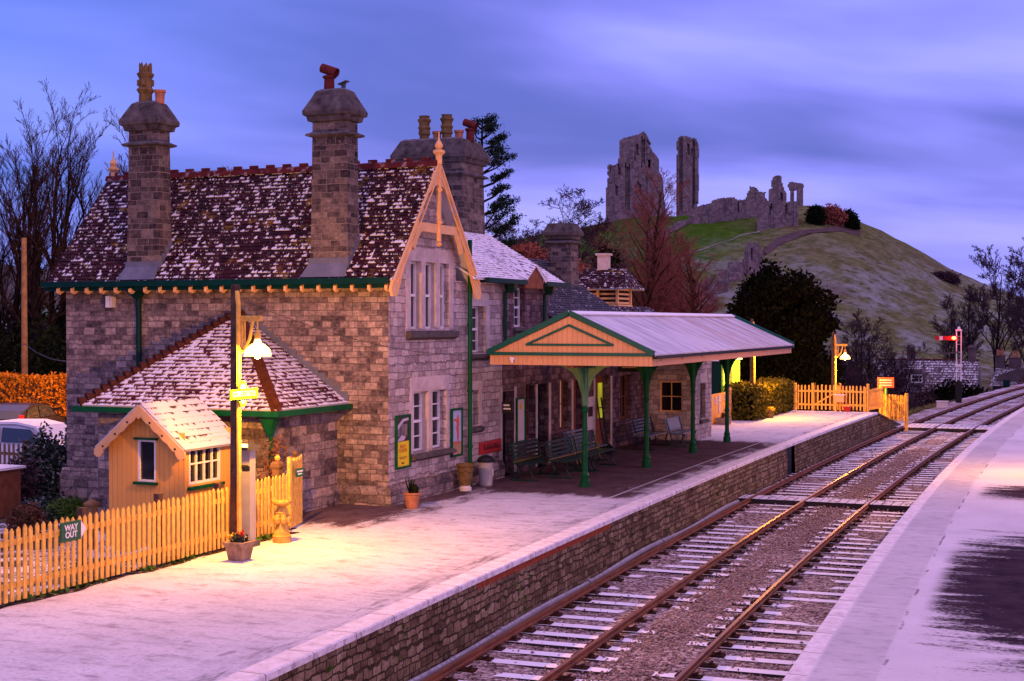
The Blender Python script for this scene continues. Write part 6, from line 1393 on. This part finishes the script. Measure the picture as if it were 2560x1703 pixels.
q = np.stack([np.zeros(700), r_.uniform(11, 40, 700), r_.uniform(-1.15, -.2, 700)], 1); q[:, 0] = [xl(y) - .02 for y in q[:, 1]]; cl_ = np.sin(q[:, 1] * 1.9) * np.sin(q[:, 1] * .7 + 1) > .55; q = q[cl_ | (q[:, 2] < -1.02)]
leaves('wall_weeds', q + r_.normal(size=q.shape) * .02, .045, 'moss', None, None, 52, kind='stuff')['label'] = 'weeds and ivy on the platform wall'
# rough grass on the bank by the line
n = 9000; yy = r_.uniform(66, 100, n); dd = r_.uniform(2.3, 9, n); xx = np.array([xc(y, 0) for y in yy]) - dd; zz = np.array([ground_z(a, b) for a, b in zip(xx, yy)]) + .10
plain('bank_grass', (0.15, 0.14, 0.055), 0.9, 0.5, 1.5)
leaves('bank_grass', np.stack([xx, yy, zz], 1), .16, 'bank_grass', None, None, 53, .25, kind='stuff')['label'] = 'rough winter grass on the bank beside the railway'
# ------------------------------------------------------------------ trees
def leafy(name, label, c, trunk_h, r0, blobs, n, size, mat, seed, core=None, cat='tree', limbs=10):
    t = thing(name, label, cat, c); m = MB(); m.tube([c, (c[0] + .1, c[1], c[2] + trunk_h * .6), (c[0], c[1], c[2] + trunk_h)], [r0, r0 * .7, r0 * .25], 9); rr = random.Random(seed)
    for k in range(limbs): b = blobs[k % len(blobs)]; zz = c[2] + trunk_h * rr.uniform(.2, .8); m.tube([(c[0], c[1], zz), (c[0] + b[0] * .5, c[1] + b[1] * .5, zz * .5 + (c[2] + b[2]) * .5), (c[0] + b[0], c[1] + b[1], c[2] + b[2])], [r0 * .4, r0 * .25, r0 * .06], 5)
    m.build('trunk', 'bark_dark', t); B = [(c[0] + b[0], c[1] + b[1], c[2] + b[2], *b[3:]) for b in blobs]
    leaves('crown', blob_pts(n, B, seed, .45) + np.random.RandomState(seed).normal(size=(n, 3)) * size * .9, size, mat, t, seed=seed); return t
rr = random.Random(61); yb_ = []
for k in range(64):
    a = rr.uniform(0, 6.28); z_ = rr.uniform(.9, 7.0); w_ = 3.35 * (math.sin(math.pi * min(1, (z_ + .9) / 8.8)) ** .55); q = w_ * math.sqrt(rr.uniform(.15, 1)) * .8; yb_.append((q * math.cos(a), q * math.sin(a), z_, rr.uniform(.6, 1.2), rr.uniform(.6, 1.2), rr.uniform(.6, 1.3)))
leafy('yew_tree', 'big round dark yew tree standing behind the hedge and far lamps', (-15.6, 75.5, -.9), 6.5, .35, yb_, 52000, .13, 'yew_leaf', 61)
# wind-swept pine behind the big stack
t = thing('pine_tree', 'tall one sided pine with dark swept branches behind the big chimney stack', 'tree', (-26.6, 60, -.5)); c = (-26.6, 60, -.5)
m = MB(); m.tube([c, (c[0] - .1, 60, 4), (c[0] + .05, 60, 9), (c[0] + .15, 60, 13.4)], [.30, .24, .14, .03], 9); P = []; rr = random.Random(62)
BR = [(13.2, .7, .5), (12.7, 1.0, .5), (12.2, 1.2, .55), (11.6, 1.5, .5), (11.1, 1.9, .55), (10.5, 1.4, .3), (9.8, 1.5, .5), (9.2, 1.9, .5), (8.5, 1.7, .6), (7.9, 2.3, .55), (7.2, 2.0, .5), (6.6, 2.6, .4), (6, 2.3, .4), (5.3, 2.2, .4)]
for z0, L_, sl in BR:
    for s in range(3):
        a = rr.uniform(-.7, .7) if s < 2 else rr.uniform(2.4, 3.9); l = L_ * (rr.uniform(.75, 1.05) if s < 2 else .35); e = Vector((c[0] + l * math.cos(a) * .95, 60 + l * math.sin(a), z0 + l * sl * rr.uniform(.4, 1.0)))
        s0 = Vector((c[0] + .08, 60, z0 - .3)); m.tube([s0, s0.lerp(e, .5) - Vector((0, 0, .1)), e], [.06, .035, .012], 5)
        for q in range(int(10 + 16 * l)):
            f_ = rr.uniform(.45, 1.05); p = s0.lerp(e, f_); P += [(p.x + rr.gauss(0, .13), p.y + rr.gauss(0, .18), p.z + .06 + rr.gauss(0, .06)) for _ in range(11)]
m.build('trunk', 'bark_dark', t); leaves('crown', np.array(P), .075, 'pine_leaf', t, seed=63, aspect=.3, up=.4)
# bare trees
A = bare_tree(71, 11.5, spread=.34, up=.6, n1=15, n2=7, n3=6, n4=4, stems=3, start=.15, twig=.0075)
A2 = bare_tree(72, 12.5, spread=.40, up=.6, n1=15, n2=7, n3=6, n4=4, stems=2, start=.2, twig=.0075)
left = [(-53.5, 58, 15.0, A, 'dark bare many stemmed tree at the far left behind the orange hedge'), (-50.0, 57, 13.2, A2, 'tall bare tree second from the left beyond the yard'), (-49.5, 64, 14.6, A, 'bare tree with spreading twigs behind the wooden pole'), (-45.5, 60, 13.0, A2, 'bare tree halfway between the pole and the house roof'), (-46.5, 67, 13.0, A, 'bare twiggy tree rising nearest the left roof slope'), (-43, 62, 9.0, A2, 'shorter bare tree touching the left edge of the tiled roof'), (-56.0, 66, 15.5, A2, 'tallest bare tree at the left border of the view')]
base = {}
for i, (x_, y_, h_, a_, lab) in enumerate(left):
    key = id(a_)
    if key not in base:
        t = place_tree('bare_tree', lab, 'tree', a_, (x_, y_, -.6), ('bark_dark', 'bark_warm'), 'bare trees left of the station house', i * 1.3); base[key] = t
    else: t = dup(base[key], (x_, y_, -.6), i * 1.3, lab)
    s = h_ / 12.0; t.scale = (s, s, s)
# ivy clad trunks and dark undergrowth
P = []
rr = random.Random(9)
for x_, y_, h_ in ((-49.8, 57.2, 8.5), (-46.2, 58.5, 6.0), (-53.6, 58.2, 7.0)):
    for _ in range(900): z_ = rr.uniform(0, 1) ** 1.2 * h_; w_ = .45 * (1 - z_ / h_ * .6); P.append((x_ + rr.gauss(0, w_ * .5), y_ + rr.gauss(0, w_ * .5), z_ - .5))
leaves('trunk_ivy', np.array(P), .10, 'ivy', None, None, 77, kind='stuff')['label'] = 'dark ivy on the trunks left of the station'
B = [(-60 + i * 1.7, 53 + 3.5 * math.sin(i * 2.1) + (i % 3) * 1.5, 1.0 + 1.2 * math.sin(i * 1.7) ** 2, 1.9, 1.6, 2.4) for i in range(18)] + [(-62 + i * 2.4, 63, 2.0, 2.4, 1.6, 3.3) for i in range(13)]
leaves('undergrowth', blob_pts(36000, B, 78, .4), .15, 'ivy', None, None, 78, kind='stuff')['label'] = 'dense dark undergrowth beneath the bare trees on the left'
R_ = bare_tree(73, 13.5, spread=.46, up=.42, n1=34, n2=8, n3=7, n4=4, start=.14, twig=.0068, l1=.28)
t1 = place_tree('poplar_tree', 'tall slender reddish bare tree in front of the castle keep', 'tree', R_, (-27.7, 85, -1.2), ('bark_warm', 'twig_red'), 'reddish bare trees before the hill'); t1.scale = (1.45, 1.45, 1.0)
t2 = dup(t1, (-26.4, 90, -1.2), 2.0, 'reddish bare tree to the right of the taller one, below the slender castle tower'); t2.scale = (1.4, 1.4, .94)
for i, (x_, y_, s_, lab) in enumerate(((-30.5, 84, .72, 'small reddish bare tree left of the tall slender one'), (-29.0, 93, .84, 'medium reddish bare tree close behind the tall slender one'), (-24.2, 87, .66, 'low reddish bare tree furthest right of its group'), (-33.5, 92, .74, 'reddish bare tree nearest the stone chimney on the low range'), (-27.5, 98, .80, 'reddish bare tree further back between the two tall ones'), (-25.6, 97, .74, 'reddish bare tree behind the second tall one'), (-31.5, 99, .82, 'reddish bare tree furthest back below the keep'))):
    c_ = dup(t1, (x_, y_, -1.5), i * 1.9 + .7, lab); c_.scale = (s_ * 2.1, s_ * 2.1, s_)
M1 = bare_tree(74, 11.0, spread=.62, up=.25, n1=16, n2=10, n3=8, n4=5, start=.30, twig=.014, l1=.52)
t = place_tree('bare_tree', 'round headed bare tree between the pine and the castle keep', 'tree', M1, (-28.6, 76, -1.0), ('bark_dark', 'twig_purple')); t.scale = (1.15, 1.15, .98)
c_ = dup(t, (-31.6, 80, -1.0), 2.2, 'bare tree crowded behind the round headed one'); c_.scale = (1.1, 1.1, .88)
c_ = dup(t, (-34.5, 83, -1.0), 4.0, 'bare tree between the pine and the round headed one'); c_.scale = (1.1, 1.1, .92)
P = blob_pts(3000, [(-27.2, 80, 7.2, 1.0, .8, 1.3), (-26.8, 80, 5.6, .8, .8, 1.6), (-27.6, 80, 4.0, 1.0, .8, 1.5)], 79, .3)
leaves('ivy_mass', P, .12, 'ivy', None, None, 79, kind='stuff')['label'] = 'ivy clinging to a trunk below the castle keep'
P = blob_pts(5200, [(-25.2 + i * .6, 62 + (i % 3), 7.0 - .25 * i, 1.0, .9, .8) for i in range(5)], 80, .3)
leaves('beech_scrub', P, .085, 'twig_red', None, None, 80, kind='stuff')['label'] = 'reddish scrub showing above the snowy slate roof'
P = blob_pts(15000, [(-40 + i * 1.1, 92 + 4 * math.sin(i * 1.3), 3.2 + 1.4 * math.sin(i * 2.0), 1.8, 1.8, 2.8) for i in range(16)], 81, .1)
leaves('valley_scrub', P, .14, 'twig_red', None, None, 81, .2, kind='stuff')['label'] = 'leafless scrub at the foot of the hill'
# right hand group
RT = bare_tree(75, 13.0, spread=.50, up=.42, n1=17, n2=9, n3=8, n4=5, start=.22, twig=.020, l1=.45)
right = [(-5.6, 138, .92, 'biggest bare tree at the right border above the cottage'), (-9.8, 146, .86, 'bare tree just right of the signal'), (-12.5, 150, .66, 'lower bare tree directly behind the signal'), (-3.5, 150, 1.0, 'bare tree cut by the right border of the view'), (-15.0, 156, .62, 'smallest bare tree on the slope left of the signal'), (-7.5, 158, .88, 'bare tree deeper in the group right of the signal')]
for i, (x_, y_, s_, lab) in enumerate(right):
    if i == 0: t = place_tree('bare_tree', lab, 'tree', RT, (x_, y_, -4), ('bark_dark', 'twig_purple'), 'bare trees on the right behind the signal'); b0 = t
    else: t = dup(b0, (x_, y_, -4.5), i * 1.7, lab)
    t.scale = (s_ * 1.22, s_ * 1.22, s_ * 1.18)
SM = bare_tree(76, 7.5, spread=.55, up=.4, n1=14, n2=8, n3=7, n4=4, start=.08, twig=.014, stems=3, l1=.5)
for i, (x_, y_, s_, lab) in enumerate(((-15.6, 104, 1.02, 'purple bare bush tree between the yew and the snowy cottage'), (-17.6, 101, .72, 'lower purple bush tree left of the taller one by the yew'), (-13.6, 102, .72, 'purple bush tree nearest the snowy cottage'), (-15.0, 96, .55, 'small dark bush tree behind the far lamp post'))):
    if i == 0: b0 = place_tree('bush_tree', lab, 'tree', SM, (x_, y_, -3.6), ('bark_dark', 'twig_purple'), 'purple bush trees beyond the platform end'); b0.scale = (s_,) * 3
    else: t = dup(b0, (x_, y_, -3.4), i * 2.1, lab); t.scale = (s_ * 1.25, s_ * 1.25, s_)
P = blob_pts(9000, [(-18.5 + i * .8, 98 + 2 * math.sin(i), -2.2 + .5 * math.sin(i * 2.2), 1.2, 1.2, 1.7) for i in range(10)], 82, .3)
leaves('dark_scrub', P, .12, 'twig_purple', None, None, 82, .25, kind='stuff')['label'] = 'tangled dark scrub below the far lamp'
leafy('round_bush', 'dark rounded evergreen bush in front of the snowy cottage beside the signal foot', (-10.6, 112, -4), 2.0, .15, [(-1.6, 0, 1.4, 1.6, 1.2, 1.5), (.2, 0, 2.1, 1.9, 1.3, 1.5), (1.9, 0, 1.8, 1.5, 1.2, 1.3), (-.6, -.3, 1.0, 2.4, 1.2, 1.2)], 9000, .13, 'yew_leaf', 83, cat='bush')
leafy('conifer_tree', 'dark evergreen cut by the right border behind the small cottage', (-4.6, 150, -4), 6.0, .3, [(0, 0, 2.5, 2.2, 2, 3), (.3, 0, 5.0, 1.6, 1.6, 2.5), (1.5, 0, 4, 2, 2, 3)], 9000, .2, 'yew_leaf', 84)
# bush on the hill skyline
p, k = hill_at(2362, 702); leafy('skyline_bush', 'dark thorn bush on the right skyline of the hill', (p[0], p[1], p[2] - .3), 1.5, .1, [(0, 0, .9, 2.2, 1.2, 1.0), (-1.5, 0, .9, 1.2, 1.0, .8), (1.7, 0, .5, 1.2, 1, .7)], 2500, .25, 'twig_purple', 85, cat='bush')
for lab, nx, ny, bl, mt, sd in (('green round bush on the hilltop beside the ruined arch', 2040, 562, [(0, 0, 2.1, 1.7, 1.5, 2.0)], 'ivy', 86), ('wide reddish bush in the middle of the three on the hilltop', 2078, 562, [(0, 0, 2.0, 2.6, 1.8, 2.2), (1.2, 0, 1.5, 2.0, 1.6, 1.6)], 'twig_red', 87), ('green bush furthest right on the hilltop', 2122, 568, [(0, 0, 1.6, 1.5, 1.4, 2.0), (.8, 0, .9, 1.2, 1.2, 1.2)], 'ivy', 88)):
    p, k = hill_at(nx, ny); leafy('hilltop_bush', lab, (p[0], p[1], p[2] - .4), 1.5, .12, bl, 4200, .26, mt, sd, cat='bush')
leafy('tower_bush', 'dark ivy bush leaning at the foot of the slender castle tower', (-96.5, 318, 27), 3, .15, [(0, 0, 2.0, 1.3, 1.2, 2.0), (.9, 0, .8, 1.3, 1.2, 1.6)], 2500, .25, 'ivy', 89, cat='bush')
# ------------------------------------------------------------------ castle ruins: each outline is a solid of coursed blocks with its own depth
def ruin(name, label, pts, base_nx, base_ny, depth, holes=(), recess=(), cw=.55, seed=1, dist=None, cat='castle ruin', z_down=3.0):
    """pts: outline as (nx, ny) seen from the valley; becomes metres at its own place on the hill"""
    if dist is None: p, dist = hill_at(base_nx, base_ny)
    yaw, pit = R(22.6), math.atan(45.5 / FPX)
    fw = np.array([-math.sin(yaw) * math.cos(pit), math.cos(yaw) * math.cos(pit), -math.sin(pit)]); rt = np.array([math.cos(yaw), math.sin(yaw), 0]); up = np.cross(rt, fw)
    d0 = fw + rt * (base_nx - 1280) / FPX + up * (851.5 - base_ny) / FPX; O = CAMP + d0 * dist; k = dist / FPX
    Q = [((a - base_nx) * k, (base_ny - b) * k) for a, b in pts]; Hs = [[((a - base_nx) * k, (base_ny - b) * k) for a, b in h] for h in holes]; Rs = [((a - base_nx) * k, (base_ny - b) * k, (c - base_nx) * k, (base_ny - d) * k) for a, b, c, d in recess]
    fh = np.array([hf[0], hf[1]]); rh = np.array([rt[0], rt[1]]); rr = random.Random(seed); m = MB()
    def spans(poly, x):
        ys = []
        for (x0, y0), (x1, y1) in zip(poly, poly[1:] + poly[:1]):
            if (x0 <= x < x1) or (x1 <= x < x0): ys.append(y0 + (y1 - y0) * (x - x0) / (x1 - x0))
        ys.sort(); return list(zip(ys[::2], ys[1::2]))
    xs_ = [q[0] for q in Q]; x = min(xs_); i = 0
    while x < max(xs_) - .05:
        x2 = min(x + cw, max(xs_)); xm = (x + x2) / 2; bj = .25 * math.sin(i * .5 + seed) + rr.uniform(-.08, .08)
        for a, b in spans(Q, xm):
            cut = sorted([h for H_ in Hs for h in spans(H_, xm)]); z = a - (z_down if a < 1.0 else 0); segs = []
            for h0, h1 in cut:
                if h1 < a or h0 > b: continue
                segs.append((z, h0)); z = h1
            segs.append((z, b + rr.uniform(-.12, .10)))
            for s0, s1 in segs:
                zz = s0
                while zz < s1 - .05:
                    z2 = min(zz + rr.uniform(1.2, 2.6), s1); dj = bj + rr.uniform(-.06, .06)
                    for r0 in Rs:
                        if r0[0] < xm < r0[2] and r0[3] < (zz + z2) / 2 < r0[1]: dj += .9
                    vs = []
                    for t_ in (-depth / 2 + dj, depth / 2):
                        for u_, w_ in ((x, zz), (x2, zz), (x2, z2), (x, z2)):
                            pxy = O[:2] + rh * u_ + fh * t_; vs.append((pxy[0], pxy[1], O[2] + w_))
                    m.add(vs, [(0, 1, 2, 3), (7, 6, 5, 4), (0, 4, 5, 1), (1, 5, 6, 2), (2, 6, 7, 3), (3, 7, 4, 0)])
                    zz = z2
        x = x2; i += 1
    o = m.build(name, 'castle_stone', origin=tuple(O)); tag(o, label, cat); return o
def Z(pts): return [(1450 + a / 2.8, 300 + b / 2.8) for a, b in pts]
def Z1(l): return [(*Z([(a, b)])[0], *Z([(c, d)])[0]) for a, b, c, d in l]
def rz(nx, ny): return nx, ny
ruin('castle_keep', 'massive broken castle keep with a pierced window, leftmost on the hilltop', Z([(195, 700), (198, 490), (206, 480), (210, 400), (204, 380), (212, 365), (203, 345), (215, 320), (232, 326), (245, 336), (284, 318), (285, 165), (320, 142), (350, 138), (375, 130), (400, 125), (430, 118), (442, 104), (460, 100), (470, 125), (482, 150), (480, 180), (497, 205), (500, 230), (520, 240), (540, 265), (545, 300), (545, 370), (560, 380), (572, 410), (572, 470), (580, 540), (590, 600), (588, 640), (600, 700)]), 1592, 545, 9, [Z([(486, 300), (494, 292), (506, 300), (505, 352), (489, 352)])], Z1([(395, 215, 418, 280), (222, 345, 242, 390), (278, 345, 300, 400), (508, 560, 528, 630), (400, 460, 440, 520), (255, 500, 290, 540), (330, 330, 360, 640), (440, 150, 470, 330)]), .30, 1, 318, 'castle keep')
ruin('castle_tower', 'tall slender wall of the keep standing alone on the hilltop', Z([(678, 660), (678, 425), (683, 240), (682, 160), (690, 135), (705, 122), (740, 124), (772, 128), (785, 140), (805, 133), (818, 150), (830, 200), (826, 320), (830, 430), (826, 560), (815, 615), (800, 640), (735, 660)]), 1720, 530, 5, [], Z1([(752, 200, 770, 260), (778, 205, 792, 262), (700, 130, 722, 640), (790, 150, 806, 620)]), .30, 2, 322, 'castle tower')
ruin('curtain_wall', 'long low curtain wall running right from the foot of the slender tower', Z([(760, 690), (800, 630), (830, 605), (920, 585), (925, 565), (1000, 548), (1080, 547), (1105, 560), (1200, 560), (1256, 575), (1256, 700), (1090, 690), (1085, 715), (830, 720)]), 1810, 553, 2.5, [], Z1([(1100, 565, 1112, 660), (1150, 580, 1160, 620)]), .30, 3, None, 'castle wall')
ruin('bastion_wall', 'bulging pale bastion of the castle wall below the small ruined turret', Z([(1240, 730), (1250, 600), (1275, 575), (1350, 570), (1430, 580), (1500, 580), (1525, 590), (1525, 700), (1480, 745), (1350, 765)]), 1940, 560, 5, [], Z1([(1330, 600, 1350, 680), (1430, 600, 1450, 660)]), .30, 4, None, 'castle wall')
ruin('gatehouse_ruin', 'low jagged ruin stump left of the small turret on the hilltop', Z([(1150, 590), (1163, 550), (1165, 525), (1185, 490), (1190, 468), (1215, 470), (1240, 480), (1255, 508), (1300, 508), (1290, 535), (1310, 560), (1305, 590)]), 1890, 508, 2, [], [], .30, 5, 330)
ruin('turret_ruin', 'small ruined turret with a doorway standing above the bastion', Z([(1325, 600), (1320, 495), (1345, 480), (1340, 450), (1345, 405), (1370, 395), (1400, 392), (1412, 410), (1415, 445), (1430, 490), (1445, 520), (1445, 600)]), 1945, 505, 3, [], Z1([(1400, 520, 1420, 570)]), .30, 6, 330)
ruin('window_ruin', 'slim ruin with an open arched window right of the small turret', Z([(1466, 600), (1470, 500), (1453, 460), (1465, 433), (1500, 440), (1550, 445), (1566, 455), (1560, 500), (1556, 690), (1515, 690), (1515, 600)]), 1988, 545, 2, [Z([(1499, 500), (1508, 486), (1518, 500), (1517, 572), (1500, 572)])], [], .30, 7, 331)
ruin('curtain_wall', 'pinkish broken wall slanting down the slope below the keep', Z([(465, 860), (485, 775), (600, 765), (700, 710), (795, 690), (780, 720), (690, 770), (620, 800), (600, 865), (540, 875)]), 1668, 608, 2, [], [], .30, 8, None, 'castle wall')
ruin('mural_tower', 'upright remnant tower halfway down the grassy slope beside the yew', Z([(1138, 1085), (1140, 990), (1152, 940), (1165, 865), (1240, 860), (1265, 890), (1276, 990), (1272, 1060)]), 1880, 680, 4, [], Z1([(1200, 900, 1210, 980)]), .30, 9, None, 'castle tower')
for lab, pts, bx2, by2, sd in (('stepped wall fragment just below the remnant tower', [(1035, 1120), (1040, 1000), (1090, 985), (1140, 1000), (1145, 1080), (1060, 1140)], 1838, 700, 10), ('middle stepped wall fragment with snowy top on the slope', [(945, 1180), (975, 1050), (1030, 1048), (1042, 1150), (970, 1210)], 1806, 728, 11), ('lowest broad wall fragment on the slope left of the yew', [(780, 1300), (782, 1200), (830, 1150), (885, 1130), (925, 1100), (955, 1180), (960, 1250), (860, 1330)], 1770, 765, 12)):
    ruin('curtain_wall', lab, Z(pts), bx2, by2, 3, [], [], .28, sd, None, 'castle wall')
